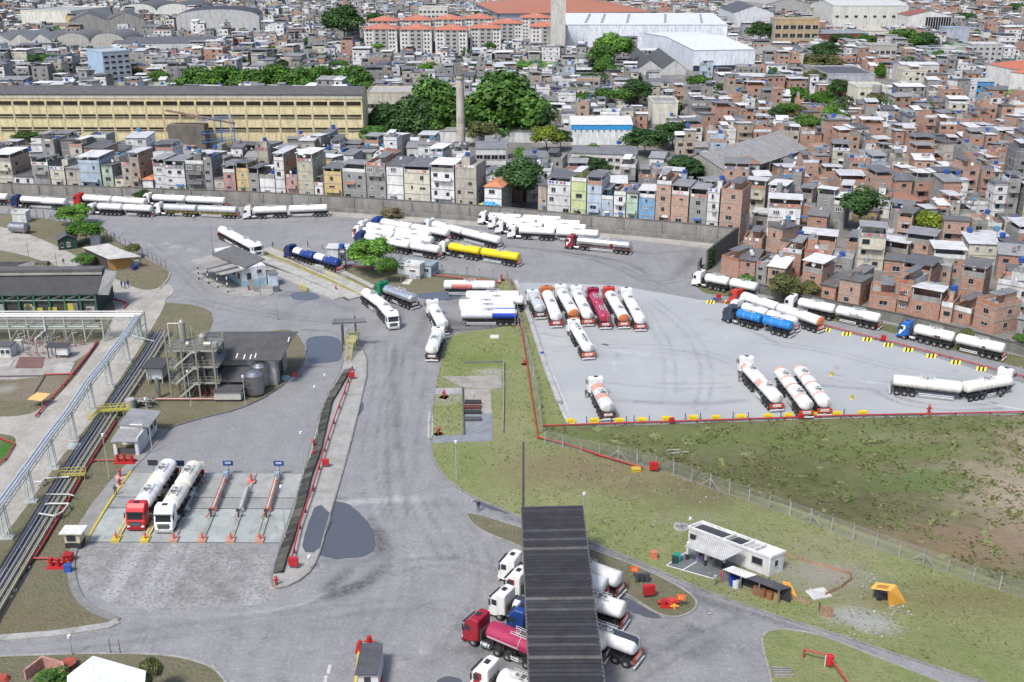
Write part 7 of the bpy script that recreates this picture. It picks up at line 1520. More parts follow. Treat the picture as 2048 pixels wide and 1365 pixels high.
m=MB(); roofpoly(m,tp,.05,(.78,.42,.08)); m.face([tp[3],tp[2],L3(1812,1206,.1),L3(1777,1214,.1)],0,(.74,.36,.06)); m.face([tp[3],L3(1777,1214,.1),L3(1770,1196,.1)+Vector((.3,0,0)),tp[3]+Vector((-.35,0,-.05))],0,(.55,.25,.04)); m.build('tarpaulin','paint',t)
m=MB(); q=L3(1765,1200,0); m.box(q.x-.8,q.x+.9,q.y-.3,q.y+1.0,.1,1.1,0,(.05,.05,.055)); m.tube((q.x-.5,q.y-.4,.3),(q.x-.5,q.y-.2,.3),.3,10,c=(.03,.03,.03)); m.build('machine','paint',t)
m=MB()
for u,v in ((1742,1200),(1754,1187),(1793,1190)): q=L3(u,v,0); m.bar((q.x,q.y,0),(q.x,q.y,2.0),.07,c=(.3,.28,.25))
m.build('pole','paint',t)
rb=MB(); rr2=random.Random(4)
for cu,cv,nn,sp_ in ((1730,1160,60,1.1),(1795,1222,30,.8),(1700,1236,60,1.8),(1755,1254,70,2.0),(1650,1170,40,3),(1215,1160,0,1),(1420,1020,120,9),(1320,960,120,9),(1250,545,0,1),(245,530,70,1.6),(262,553,50,2),(190,640,30,2),(2010,690,90,4)):
    c=G(cu,cv)
    for _ in range(nn):
        x=c.x+rr2.gauss(0,sp_);y=c.y+rr2.gauss(0,sp_); s=rr2.uniform(.04,.15); M=Matrix.Translation((x,y,.16))@Matrix.Rotation(rr2.uniform(0,3),4,'Z')@Matrix.Rotation(rr2.uniform(-.4,.4),4,'X'); g_=rr2.uniform(.25,.5); rb.box(-s,s,-s*.7,s*.7,-s*.4,s*.5,0,(g_,g_*.97,g_*.92),M=M)
rb.build('rubble','concrete',label='pale rubble stones scattered over the grass and bare ground',cat='rubble',kind='stuff')
one('concrete_plate',lambda m_:m_.box(-1.3,1.3,-1,1,.1,.22,0,(.62,.62,.6)),'concrete','white rectangular plate lying by the orange netting','plate',loc=G(1637,1190),rz=.3)
one('storage_pallet',lambda m_:[m_.box(-1,1,y,y+.15,.1,.5,0,(.35,.33,.3)) for y in (-.6,-.2,.2,.6)],'concrete','dark grating cover in the bottom right grass island','grating',loc=G(1565,1350))
one('reel_rack',lambda m_:[m_.tube((x,0,.2),(x,0,1.3),.28,10,c=(.06,.07,.08)) for x in (-.6,0,.6)],'paint','dark gas bottles standing behind the upper orange sign','gas bottles',loc=G(1285,1165))
# ------------------------------------------------------------------ weighbridge office and lanes
t=empty('weighbridge_office',G(488,577),0,'white and pale blue weighbridge office with grey ribbed canopies','office'); o=t.location
zr=4.7
m=MB(); wb=[L3(487,577,0),L3(533,570,0),L3(470,548,0)+Vector((6,8,0)),L3(440,552,0)]
wb=[L3(487,577,0),L3(534,569,0),L3(476,528,0),L3(432,535,0)]
P4=[(p.x,p.y) for p in wb]
m.prism(P4,-.02,zr,0,(.66,.68,.70)); m.build('wall','wall',t)
m=MB(); 
for a,b in ((0,1),(3,0)):
    p=Vector(P4[a]);q=Vector(P4[b]); d=(q-p).normalized(); nn=Vector((d.y,-d.x))*.03; m.face([V3(p+nn,0),V3(q+nn,0),V3(q+nn,1.7),V3(p+nn,1.7)],0,(.36,.52,.62))
m.build('painted_base','wall',t)
part(t,'roof',lambda m_:roofpoly(m_,[L3(423,508,5.0),L3(491,536,5.0),L3(530,518,4.9),L3(468,491,4.9)],.2,(.17,.165,.16)),'roof')
cs=[L3(379,522,3.9),L3(442,551,3.9),L3(492,539,4.6),L3(424,510,4.6)]
for k,(a,b,cc) in enumerate(((0,.28,(.36,.34,.31)),(.28,.55,(.30,.285,.27)),(.55,.62,(.10,.10,.10)),(.62,.78,(.36,.34,.31)),(.78,.88,(.10,.10,.10)),(.88,1,(.36,.34,.31)))):
    q=[cs[0].lerp(cs[1],a),cs[0].lerp(cs[1],b),cs[3].lerp(cs[2],b),cs[3].lerp(cs[2],a)]; part(t,'canopy_sheet',lambda m_:roofpoly(m_,[x_+Vector((0,0,.01*k)) for x_ in q],.1,cc),'roof')
for u,v in ((398,560),(417,568),(436,577),(456,587)):
    q=L3(u,v,0); part(t,'column',lambda m_:[m_.box(q.x-.13,q.x+.13,q.y-.13,q.y+.13,i*.65,(i+1)*.65,0,(.6,.6,.58) if i%2 else (.05,.05,.05)) for i in range(6)],'paint')
part(t,'floor_slab',lambda m_:m_.prism([(p.x,p.y) for p in (L3(384,545,0),L3(412,541,0),L3(500,580,0),L3(556,580,0),L3(540,592,0),L3(475,594,0),L3(452,588,0))],-.02,.16,0,(.33,.32,.30)),'slab')
for f,z,w_,h_ in ((.28,2.6,1.0,1.6),(.72,3.4,1.1,.8)):
    p=wb[0].lerp(wb[1],f); d=wb[1]-wb[0]; o_=link('window',WIN[2],t,loc=(p.x,p.y-.04,z),rz=math.atan2(d.y,d.x)); o_.scale=(w_,1,h_)
for f in (.12,.3,.5): p=wb[0].lerp(wb[3],f); d=wb[0]-wb[3]; o_=link('window',WIN[2],t,loc=(p.x-.05,p.y-.05,2.4),rz=math.atan2(d.y,d.x)); o_.scale=(1.4,1,1.3)
m=MB()
for k in range(7): a=L3(514-k*.8,585-k*.0,0)+Vector((-.2*k,.35*k,0)); m.box(a.x-.5,a.x+.5,a.y-.15,a.y+.15,.3*k,.3*k+.3,0,(.3,.29,.25))
m.build('stair','concrete',t)
t=empty('annex_hut',G(556,573),0,'small pale blue annex hut right of the weighbridge office','hut'); p=G(540,574)-t.location; q=G(557,572)-t.location; d=(q-p)
M_=Matrix.Translation(p)@Matrix.Rotation(math.atan2(d.y,d.x),4,'Z'); part(t,'wall',lambda m_:m_.box(0,d.length,0,3.2,0,2.9,0,(.55,.62,.68),M=M_),'wall'); part(t,'roof',lambda m_:m_.box(-.2,d.length+.2,-.2,3.4,2.9,3.05,0,(.2,.2,.2),M=M_),'roof')
stripebox('dark generator box beside the small pale blue annex hut',553,583,(.12,.12,.13),1.4,1.0)
mb=MB()
for pts,w_,z in (([(531,499),(620,535),(700,572),(762,603)],3.0,.3),([(506,512),(560,532),(640,565),(712,598)],3.0,.34),([(533,540),(580,556),(640,582),(680,598)],3.0,.26),([(590,500),(640,525),(700,552),(750,577)],1.4,.25)):
    mb.ribbon(gp(pts),w_,-.02,z,0,(.40,.39,.36))
struct(mb,'weighbridge_lane','slab')
mb=MB()
for pts,w_,off in (([(531,499),(620,535),(700,572),(762,603)],.16,1.7),([(506,512),(560,532),(640,565),(712,598)],.16,1.7),([(531,499),(620,535),(700,572),(762,603)],.16,-1.7),([(506,512),(560,532),(640,565),(712,598)],.5,-1.8)):
    mb.ribbon(gp(pts),w_,.0,.42 if w_<.3 else .05,0,(.45,.40,.12) if w_<.3 else (.04,.04,.04),off=off)
struct(mb,'lane_edge','concrete')
t=empty('guard_rail',G(572,520),0,'dark steel guard rail with yellow end along the blue tanker lane','guard rail'); o=t.location
def rail(m,pts,c,z=(.5,1.0),w_=.08,step=1.6):
    P=[p-o for p in gp(pts)]
    for a,b in zip(P[:-1],P[1:]):
        for zz in z: m.bar(a+Vector((0,0,zz)),b+Vector((0,0,zz)),w_,c=c)
        L=(b-a).length; k=0
        while k<=L: p=a.lerp(b,k/L); m.bar(p,p+Vector((0,0,z[-1])),w_,c=c); k+=step
part(t,'rail',lambda m_:rail(m_,[(566,516),(600,531),(650,552)],(.2,.19,.17)),'paint'); part(t,'rail_end',lambda m_:rail(m_,[(650,552),(674,562)],(.65,.55,.05)),'paint')
t=empty('guard_rail',G(606,580),0,'small yellow railing at the near end of the middle weighbridge lane','guard rail'); o=t.location; part(t,'rail',lambda m_:rail(m_,[(600,574),(614,580),(612,586),(600,580),(600,574)],(.6,.52,.08),step=.8),'paint')
# white hut by the blue tanker
t,wd,h=big('site_hut','white sloping roofed hut behind the dark blue tanker','hut',(655,522),(694,524),4.5,h=3.2,wallc=(.62,.63,.65),roof='low',rise=.6,roofc=(.6,.61,.62),keep=False); add_win(t,wd*.8,-.03,1.4,1.4,1.6,'f',1)
t=empty('water_tank_stand',G(686,538),0,'blue water tank on a dark steel stand beside the white hut','water tank'); link('water_tank',TANKB,t,loc=(0,0,5.2)); part(t,'stand',lambda m_:[m_.bar((x,y,0),(x*.9,y*.9,5.2),.12,c=(.06,.06,.07)) for x in (-.8,.8) for y in (-.8,.8)]+[m_.box(-.9,.9,-.9,.9,z,z+.08,0,(.08,.08,.09)) for z in (2.2,3.7,5.1)],'paint')
t,wd,h=big('container_office','pale blue grey site office with flat grey roof behind the fence','office',(795,548),(862,556),4.5,h=2.9,wallc=(.42,.50,.54),roof='low',rise=.25,roofc=(.30,.35,.36),keep=False,sidec=(.40,.5,.55))
for k in range(3): add_win(t,wd+.03,1+k*1.2,1.5,.5,1.2,'r',2)
for k in range(4): add_win(t,wd*(k+.5)/4,-.03,1.7,1.2,.9,'f',0)
t,wd,h=big('pump_hut','small white hut with grey base and double door in the grass patch','hut',(811,557),(840,560),2.6,h=3.1,wallc=(.72,.72,.71),roof='flat',roofc=(.5,.5,.5),keep=False)
part(t,'door',lambda m_:(m_.box(wd*.3,wd*.7,-.07,-.03,.1,2.2,0,(.5,.53,.55)),m_.box(wd*.49,wd*.51,-.08,-.07,.1,2.2,0,(.2,.2,.2)),m_.box(wd*.3,wd*.7,-.08,-.07,1.8,2.2,0,(.05,.05,.05))),'paint'); part(t,'painted_base',lambda m_:(m_.box(-.03,wd*.28,-.04,-.02,0,.9,0,(.3,.3,.33)),m_.box(wd*.72,wd+.03,-.04,-.02,0,.9,0,(.3,.3,.33)),m_.box(wd+.02,wd+.04,-.04,2.6,0,.9,0,(.3,.3,.33))),'wall')
mb=MB(); mb.prism([(p.x,p.y) for p in gp([(812,559),(826,560),(818,570),(803,569)])],.0,.1,0,(.6,.58,.5)); struct(mb,'path','slab')
# --- gangway shelter on the median
t=empty('gangway_shelter',G(705,700),0,'dark flat roofed shelter over a yellow steel gangway on the median','shelter'); o=t.location
part(t,'roof',lambda m_:roofpoly(m_,[L3(664,646,5.6),L3(733,643,5.6),L3(731,637,6.0),L3(668,638,6.0)],.35,(.15,.15,.17)),'roof')
for u,v in ((686,703),(714,695),(688,690),(712,684)): q=L3(u,v,0); part(t,'post',lambda m_:m_.box(q.x-.12,q.x+.12,q.y-.12,q.y+.12,0,5.5,0,(.10,.10,.12)),'paint')
Y2=(.42,.38,.16)
part(t,'gangway',lambda m_:[m_.box(-1.0,1.0,-2+i*2,-.3+i*2,2.3,2.4,0,Y2) for i in range(3)]+[m_.bar((x,-2,3.3),(x,3.8,3.3),.07,c=Y2) for x in (-1,1)]+[m_.bar((x,y,0),(x,y,3.3),.1,c=Y2) for x in (-1,1) for y in (-2,0,2,3.8)],'paint')
part(t,'stair',lambda m_:[m_.box(-.5,.5,-2.2-i*.42,-1.9-i*.42,2.2-i*.25,2.27-i*.25,0,Y2) for i in range(9)]+[m_.bar((x,-2,2.3),(x,-6,.1),.08,.2,c=Y2) for x in (-.55,.55)]+[m_.bar((x,-2,3.3),(x,-6,1.1),.06,c=Y2) for x in (-.55,.55)],'paint')
# --- retaining bank with ribs
mb=MB(); bank=gp([(694,742),(672,780),(655,808),(645,850),(632,905),(612,960),(600,1010),(580,1070),(562,1120),(553,1150)])
ob=[]; P=[Vector((p.x,p.y)) for p in bank]
for a,b in zip(P[:-1],P[1:]):
    d=(b-a).normalized(); nn=Vector((-d.y,d.x)); nn=-nn if nn.x<0 else nn; k=0; L=(b-a).length
    while k<L:
        k2=min(L,k+1.9); p=a+d*k; q=a+d*k2; c=R.choice([(.055,.06,.045),(.08,.08,.065),(.045,.045,.04),(.12,.115,.1)])
        mb.face([V3(p-nn*.6,.15),V3(q-nn*.6,.15),V3(q+nn*.8,.62),V3(p+nn*.8,.62)][::1],0,c); mb.bar(V3(p-nn*.6,.15),V3(p+nn*.8,.62),.09,c=(.18,.175,.15)); mb.face([V3(q+nn*.8,.1),V3(p+nn*.8,.1),V3(p+nn*.8,.62),V3(q+nn*.8,.62)],0,c); k=k2
mb.build('retaining_bank','concrete',label='dark ribbed concrete bank along the left side of the median',cat='retaining wall')
# ------------------------------------------------------------------ loading bay fittings
gi='loading bay lane islands'
names=['first lane island from left in the loading bay','second lane island, between the two parked tankers','third lane island, right of the white cab tanker','fourth lane island from left','fifth lane island from left','sixth lane island, rightmost in the loading bay']
for k in range(6):
    a=(k+1)/7.0*.97-.0; a=[.146,.293,.437,.580,.724,.870][k]; p0=bil(a,-.0); p1=bil(a,.98); y_=k in (0,1)
    t=empty('lane_island',p0,0,names[k],'island',gi); P0=Vector((0,0,0)); P1=p1-p0
    part(t,'kerb_island',lambda m_:m_.ribbon([P0,P1],.55,.0,.26,0,(.36,.36,.34)),'concrete')
    part(t,'island_tip',lambda m_:m_.ribbon([P0-P1*.004,P0+P1*.07],1.15,.0,.3,0,(.58,.44,.05) if y_ else (.48,.27,.2)),'paint')
    if y_: part(t,'painted_edge',lambda m_:(m_.ribbon([P0+P1*.07,P0+P1*.98],.14,.26,.28,0,(.7,.58,.06),off=.3),m_.ribbon([P0+P1*.07,P0+P1*.98],.14,.26,.28,0,(.7,.58,.06),off=-.3)),'paint')
    part(t,'hydrant',lambda m_:(m_.tube((0,.6,.3),(0,.6,1.1),.13,8,c=(.55,.12,.08)),m_.tube((-.3,.6,.75),(.3,.6,.75),.09,8,c=(.55,.12,.08)),m_.tube((0,.6,1.1),(0,.6,1.5),.05,6,c=(.6,.3,.2))),'paint')
    if k>=2:
        q=P1*.33; part(t,'bollard',lambda m_:(m_.tube(q,q+Vector((0,0,1.5)),.1,8,c=(.03,.03,.03)),m_.box(q.x-.25,q.x+.25,q.y-.1,q.y+.1,1.15,1.5,0,(.05,.05,.05))),'paint')
    if k in (2,3,4,5):
        cc=[(.5,.5,.5),(.45,.13,.10),(.42,.42,.42),(.48,.17,.08)][k-2]; z=.75; f0,f1=(.42,.85) if k!=4 else (.42,.7)
        m=MB()
        for dx,c2 in ((-.3,cc),(-.1,(.7,.7,.7)),(.12,cc),(.32,(.12,.12,.12))): m.tube(P1*f0+Vector((dx,0,z)),P1*f1+Vector((dx,0,z+.3)),.08,8,c=c2)
        for f in (f0,(f0+f1)/2,f1): q=P1*f; m.box(q.x-.45,q.x+.45,q.y-.06,q.y+.06,.3,z,0,cc)
        m.bar(P1*f0+Vector((0,0,z)),P1*(f0-.12)+Vector((-.6,0,.5)),.14,c=cc); m.build('loading_arm','paint',t)
    if k in (3,5): q=P1*.98; part(t,'sign_board',lambda m_:(m_.box(q.x-.75,q.x+.75,q.y,q.y+.08,1.7,2.5,0,(.015,.05,.2)),m_.box(q.x-.06,q.x+.06,q.y+.08,q.y+.16,0,2.6,0,(.2,.2,.2)),m_.box(q.x-.45,q.x+.45,q.y-.01,q.y,2.0,2.35,0,(.4,.45,.6))),'paint'); part(t,'meter',lambda m_:(m_.box(q.x-.35,q.x+.35,q.y-2.0,q.y-1.2,.3,1.5,0,(.30,.36,.42)),m_.tube((q.x,q.y-.6,.3),(q.x,q.y-.6,1.6),.2,8,c=(.35,.4,.45))),'paint')
    if k in (2,4): q=P1*.86; part(t,'fire_hydrant',lambda m_:(m_.tube(q,q+Vector((0,0,1.5)),.16,8,c=(.58,.10,.08)),m_.box(q.x-.55,q.x+.55,q.y-.5,q.y+.5,.26,.4,0,(.58,.2,.16)),m_.tube(q+Vector((-.35,0,1)),q+Vector((.35,0,1)),.1,8,c=(.58,.10,.08))),'paint')
for lb,u,v,c in (('dark lane board behind the red cab tanker',309,945,(.03,.035,.05)),('dark lane board between the two loading bay tankers',362,946,(.02,.03,.08)),('white lane board right of the cream tanker',402,948,(.6,.6,.6))):
    t=empty('lane_board',G(u,v+8),0,lb,'sign'); part(t,'board',lambda m_:m_.box(-.75,.75,0,.07,1.8,2.7,0,c),'paint'); part(t,'post',lambda m_:m_.box(-.06,.06,.07,.15,0,2.6,0,(.25,.25,.25)),'paint')
one('yellow_kerb_line',lambda m_:m_.ribbon([q-G(172,1087) for q in gp([(170,1088),(213,1015),(262,944)])],.35,0,.18,0,(.5,.41,.07)),'paint','yellow painted kerb along the left edge of the loading bay','kerb',loc=G(172,1087))
for lb,u,v,s in (('red hydrant at the top left corner of the loading bay',241,955,1.2),('second red hydrant left of the loading bay yellow kerb',240,972,1.0)): hydrant(lb,u,v,s)
# little booth left
t=empty('guard_booth',G(152,1092),0,'small cream booth with white overhanging roof by the loading bay','booth'); part(t,'wall',lambda m_:m_.box(-1.0,1.0,-.8,.8,0,2.3,0,(.55,.50,.33)),'wall'); part(t,'roof',lambda m_:m_.box(-1.5,1.5,-1.1,1.1,2.35,2.5,0,(.66,.65,.60)),'paint'); part(t,'dark_base',lambda m_:m_.box(-1.03,1.03,-.83,.83,0,.9,0,(.04,.04,.04)),'paint'); add_win(t,-.1,-.83,1.6,1.2,.9,'f',2)
# guard shelter (two part white)
t=empty('guard_shelter',G(262,905),0,'white open guard shelter with two grey roofs above the loading bay','shelter'); o=t.location
a,b=L3(229,912,0),L3(278,913,0)
part(t,'wall',lambda m_:(m_.box(a.x,a.x+.5,a.y,a.y+.3,0,2.6,0,(.68,.68,.67)),m_.box(b.x-.5,b.x,a.y,a.y+.3,0,2.6,0,(.68,.68,.67)),m_.box(b.x-.3,b.x,a.y+.3,a.y+9,0,2.9,0,(.62,.62,.62)),m_.box(a.x,b.x-.3,a.y+3.6,a.y+3.9,0,3.6,0,(.68,.68,.66)),m_.box(a.x,a.x+.25,a.y+3.9,a.y+9,0,3,0,(.6,.6,.6))),'wall')
part(t,'front_roof',lambda m_:roofpoly(m_,[(a.x-.2,a.y-.3,2.6),(b.x+.1,a.y-.3,2.6),(b.x+.1,a.y+3.5,2.95),(a.x-.2,a.y+3.5,2.95)],.12,(.32,.32,.32)),'roof'); part(t,'rear_roof',lambda m_:roofpoly(m_,[(a.x-.1,a.y+3.4,3.75),(b.x+.8,a.y+3.4,3.3),(b.x+1.0,a.y+9.2,3.4),(a.x-.1,a.y+9.2,3.9)],.12,(.30,.31,.32)),'roof')
part(t,'counter',lambda m_:m_.box(a.x+.5,b.x-.5,a.y+.4,a.y+.8,0,1.0,0,(.10,.10,.11)),'paint')
for y in (5,6.6,8.2): add_win(t,b.x+.03,a.y+y,1.9,.9,1.2,'r',1)
# ------------------------------------------------------------------ pipe bundle on sleepers
t=empty('pipe_bundle',G(160,930),0,'bundle of long parallel pipes on sleepers, left of the loading bay','pipeline'); o=t.location
path=[(326,668),(300,712),(262,770),(218,835),(160,925),(105,1015),(60,1090),(0,1190),(-60,1290)]
C_=[L3(u,v,0) for u,v in path]; npipe=13; tones=[(.05,.05,.05),(.46,.45,.24),(.36,.36,.36),(.06,.06,.07),(.40,.38,.24),(.42,.42,.44),(.10,.10,.11),(.34,.35,.38),(.05,.05,.055),(.38,.38,.40),(.12,.12,.14),(.40,.41,.43),(.07,.07,.07)]
for k in range(npipe):
    m=MB(); off=(k-npipe/2+.5)*.27; z=.55+(.12 if k%3==0 else 0); pts=[]
    for i,p in enumerate(C_):
        d=(C_[min(i+1,len(C_)-1)]-C_[max(i-1,0)]).normalized(); nn=Vector((-d.y,d.x,0)); pts.append(p+nn*(-off)+Vector((0,0,z)))
    pipe(m,pts,(.085,.11,.07)[k%3],tones[k]); m.build('pipe','paint',t)
m=MB()
for a,b in zip(C_[:-1],C_[1:]):
    L=(b-a).length; d=(b-a)/L; M0=math.atan2(d.y,d.x); k=1
    while k<L: p=a+d*k; m.box(-.12,.12,-1.95,1.95,0,.42,0,(.25,.24,.22),M=Matrix.Translation(p)@Matrix.Rotation(M0,4,'Z')); k+=5
m.build('sleeper','concrete',t)
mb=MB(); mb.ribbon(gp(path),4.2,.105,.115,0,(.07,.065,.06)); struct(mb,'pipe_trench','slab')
# crossovers
def steps(label,pts,c,name='footbridge',z=1.4):
    P=gp(pts); t=empty(name,P[0],0,label,'footbridge'); q=P[1]-P[0]; L=q.length; M_=Matrix.Rotation(math.atan2(q.y,q.x),4,'Z')
    part(t,'deck',lambda m_:m_.box(0,L,-.45,.45,z,z+.1,0,tuple(x*.8 for x in c),M=M_),'paint'); 
    def rl(m_):
        for y in (-.45,.45):
            for zz in (.5,1.0): m_.bar(M_@Vector((0,y,z+zz)),M_@Vector((L,y,z+zz)),.06,c=c)
            k=0
            while k<=L+.01: m_.bar(M_@Vector((k,y,0)),M_@Vector((k,y,z+1)),.07,c=c); k+=L/5
    part(t,'railing',rl,'paint'); part(t,'stair',lambda m_:[m_.bar(M_@Vector((0,y,z)),M_@Vector((-1.9,y,.1)),.08,.2,c=c) for y in (-.45,.45)]+[m_.bar(M_@Vector((0,y,z+1)),M_@Vector((-1.9,y,1.1)),.05,c=c) for y in (-.45,.45)],'paint'); return t
steps('yellow footbridge over the pipe bundle, upper one',[(198,838),(262,834)],(.55,.48,.06)); steps('yellow footbridge over the pipe bundle, lower one by the loading bay',[(126,962),(172,960)],(.50,.45,.12),z=.9)
def loop(label,pts,z,r,c=(.52,.51,.48)):
    P=gp(pts); t=empty('expansion_loop',P[0],0,label,'pipe loop'); Q_=[p-P[0]+Vector((0,0,z)) for p in P]; part(t,'pipe',lambda m_:pipe(m_,Q_,r,c),'paint')
    part(t,'support',lambda m_:[m_.box(q.x-.1,q.x+.1,q.y-.1,q.y+.1,0,z,0,(.3,.3,.28)) for q in Q_[1:-1]],'concrete')
loop('pale pipe loop across the bundle, nearest the booth',[(80,1040),(112,1045),(128,1036),(140,1020),(100,1020),(92,1022)],1.0,.14); loop('pale pipe loop left of the lower yellow footbridge',[(72,975),(86,975),(92,968),(140,965)],.9,.15); loop('pale pipe loop across the bundle, thin middle one',[(94,1000),(140,1000),(150,1003)],.9,.1)
# elevated pipe bridge along the dirt road
t=empty('pipe_bridge',G(148,883),0,'pale elevated pipe bridge on lattice pylons along the dirt road','pipe bridge'); o=t.location
pyl=[(281,684),(255,726),(220,776),(185,822),(148,883),(108,939),(64,1005),(15,1078),(-45,1168)]
BP=[L3(u,v,0) for u,v in pyl]; zt=5.4; PC=(.50,.55,.53)
for i,p in enumerate(BP):
    m=MB()
    for x in (-.55,.55):
        for y in (-.3,.3): m.bar(p+Vector((x,y,0)),p+Vector((x*.7,y*.7,zt)),.12,c=PC)
    for z in range(5): 
        m.bar(p+Vector((-.52,-.28,.3+z)),p+Vector((.5,-.28,1.3+z)),.06,c=PC); m.bar(p+Vector((.52,-.28,.3+z)),p+Vector((-.5,-.28,1.3+z)),.06,c=PC)
    m.box(p.x-.9,p.x+.9,p.y-.5,p.y+.5,0,.35,0,(.45,.45,.43)); m.build('pylon','paint',t)
for k,(dx,dz,r,c) in enumerate(((-.45,.1,.11,(.5,.52,.54)),(-.2,.12,.09,(.22,.28,.36)),(.05,.1,.12,(.58,.60,.62)),(.3,.12,.08,(.25,.28,.34)),(.5,.1,.1,(.5,.52,.53)))): part(t,'pipe',lambda m_:pipe(m_,[p+Vector((dx,0,zt+dz)) for p in BP],r,c),'paint')
def truss(m_):
    for a,b in zip(BP[:-1],BP[1:]):
        for dx in (-.6,.6):
            A_=a+Vector((dx,0,zt)); B_=b+Vector((dx,0,zt)); m_.bar(A_,B_,.1,c=PC); m_.bar(A_-Vector((0,0,.6)),B_-Vector((0,0,.6)),.08,c=PC)
            for j in range(6): m_.bar(A_.lerp(B_,j/6)-Vector((0,0,.6 if j%2 else 0)),A_.lerp(B_,(j+1)/6)-Vector((0,0,0 if j%2 else .6)),.05,c=PC)
part(t,'truss',truss,'paint')
# horizontal rack in front of the compressor shed
t=empty('pipe_rack',G(100,684),0,'long steel pipe rack with thick white pipes running to the left edge','pipe rack'); o=t.location
x0,x1=L3(-90,684,0).x,L3(284,684,0).x; GC=(.40,.46,.42)
for k in range(11):
    x=x0+(x1-x0)*k/10
    if .83<k/10<1.0: continue
    part(t,'trestle',lambda m_:(m_.bar((x,0,0),(x,0,5.1),.22,c=GC),m_.bar((x,3.2,0),(x,3.2,5.1),.22,c=GC),m_.bar((x,0,4.9),(x,3.2,4.9),.2,c=GC),m_.bar((x,0,2.9),(x,3.2,2.9),.14,c=GC),m_.bar((x,0,.3),(x+(x1-x0)/20,0,2.8),.1,c=GC)),'paint')
for y,z,r,c in ((.2,5.3,.2,(.62,.61,.57)),(.9,5.25,.14,(.5,.5,.47)),(1.5,5.3,.18,(.64,.63,.6)),(2.2,5.2,.12,(.45,.45,.43)),(2.9,5.35,.15,(.55,.55,.52)),(.3,3.1,.12,(.4,.47,.42)),(1.2,3.1,.14,(.6,.6,.56)),(2.4,3.1,.1,(.35,.38,.35))):
    part(t,'pipe',lambda m_:m_.tube((x0,y,z),(x1 if z>4 else x1*.55+x0*.0,y,z),r,8,c=c),'paint')
part(t,'beam',lambda m_:[m_.bar((x0,y,z),(x1*(1 if z>4 else .6),y,z),.18,c=GC) for y in (0,3.2) for z in (4.85,2.85)],'paint')
part(t,'drop_pipe',lambda m_:pipe(m_,[(L3(95,684,0).x,-.1,5.3),(L3(97,684,0).x,-.3,2.6),(L3(84,684,0).x,-2.6,1.6),(L3(84,684,0).x,-2.6,0)],.17,(.55,.56,.54)),'paint')
for k in range(4): xx=x1-.5-k*.55; part(t,'riser_pipe',lambda m_:pipe(m_,[(xx,.2+k*.3,5.3),(xx,.2+k*.3,.9),(xx+3.6,-1.8+k*.3,.8)],.13,(.5,.54,.52)),'paint')
# compressor shed
t,wd,h=big('compressor_shed','long black roofed open shed with green steel frame at the left edge','shed',(-140,632),(196,628),11,h=4.6,wallc=(.07,.07,.065),roof='low',rise=3.4,roofc=(.05,.05,.052),eave=.7,sidec=(.05,.08,.065),keep=False)
m=MB(); m.box(-.5,wd+.5,4.2,6.8,h+3.3,h+4.0,0,(.13,.125,.12)); m.box(-.5,wd+.6,3.9,4.2,h+2.9,h+3.3,0,(.42,.40,.36)); m.build('ridge_vent','roof',t)
m=MB(); GS=(.05,.18,.11)
for k in range(12): x=wd*k/11; m.box(x-.15,x+.15,-.5,-.2,0,h+.2,0,GS)
m.box(0,wd,-.5,-.3,h-.2,h+.05,0,(.3,.42,.34)); m.box(0,wd,-.48,-.32,h-1.4,h-1.25,0,(.3,.42,.34))
for k in range(11): m.bar((wd*k/11,-.4,h-1.3),(wd*(k+1)/11,-.4,h-.1),.08,c=(.3,.42,.34))
m.build('steel_frame','paint',t); m=MB()
for k in range(14): x=wd*R.uniform(.3,.97); m.box(x,x+R.uniform(.8,2),-.25,-.05,.5,R.uniform(1.4,2.6),0,R.choice([(.5,.5,.47),(.55,.5,.1),(.2,.2,.2),(.4,.4,.38)]))
m.build('machinery','paint',t)
part(t,'gable_sheet',lambda m_:m_.face([(wd+.7,-.7,h-.1),(wd+2.6,.5,h-.6),(wd+3.2,6,h+3.0),(wd+.7,5.5,h+3.4)],0,(.30,.30,.29)),'roof')
one('blast_wall',lambda m_:m_.ribbon([q-G(0,652) for q in gp([(-120,650),(192,646)])],.3,0,2.4,0,(.28,.27,.26)),'concrete','grey stained wall in front of the black roofed shed, left edge','wall',loc=G(0,652))
for lb,u,v,n_ in (('cluster of upright grey riser pipes under the left pipe rack',52,690,7),('cluster of thin riser pipes and valves under the middle of the pipe rack',100,694,8),('rusty valve cluster below the drop pipe in the plant yard',70,712,6),('pump cluster between the pipe rack trestles near its right end',150,694,6)):
    t=empty('valve_cluster',G(u,v),0,lb,'valves'); rq=random.Random(u)
    for k in range(n_):
        x=-2+4.2*k/n_; y=rq.uniform(-.8,.8); hh=rq.uniform(1.0,3.6); c=rq.choice([(.45,.45,.42),(.3,.3,.28),(.35,.12,.09),(.5,.5,.48)])
        part(t,'pipe',lambda m_:(pipe(m_,[(x,y,0),(x,y,hh),(x+.5,y+.6,hh)],.09,c,6),m_.tube((x-.22,y,.5),(x+.22,y,.5),.16,8,c=(.28,.06,.05) if k%2 else (.2,.2,.2))),'paint')
mb=MB(); mb.prism([(p.x,p.y) for p in gp([(40,716),(90,716),(84,738),(30,738)])],.1,.2,0,(.17,.09,.08)); mb.prism([(p.x,p.y) for p in gp([(118,728),(150,728),(140,748),(104,748)])],.1,.19,0,(.38,.37,.35)); mb.prism([(p.x,p.y) for p in gp([(-30,722),(28,722),(20,736),(-40,736)])],.1,.2,0,(.4,.39,.36)); struct(mb,'plinth','slab')
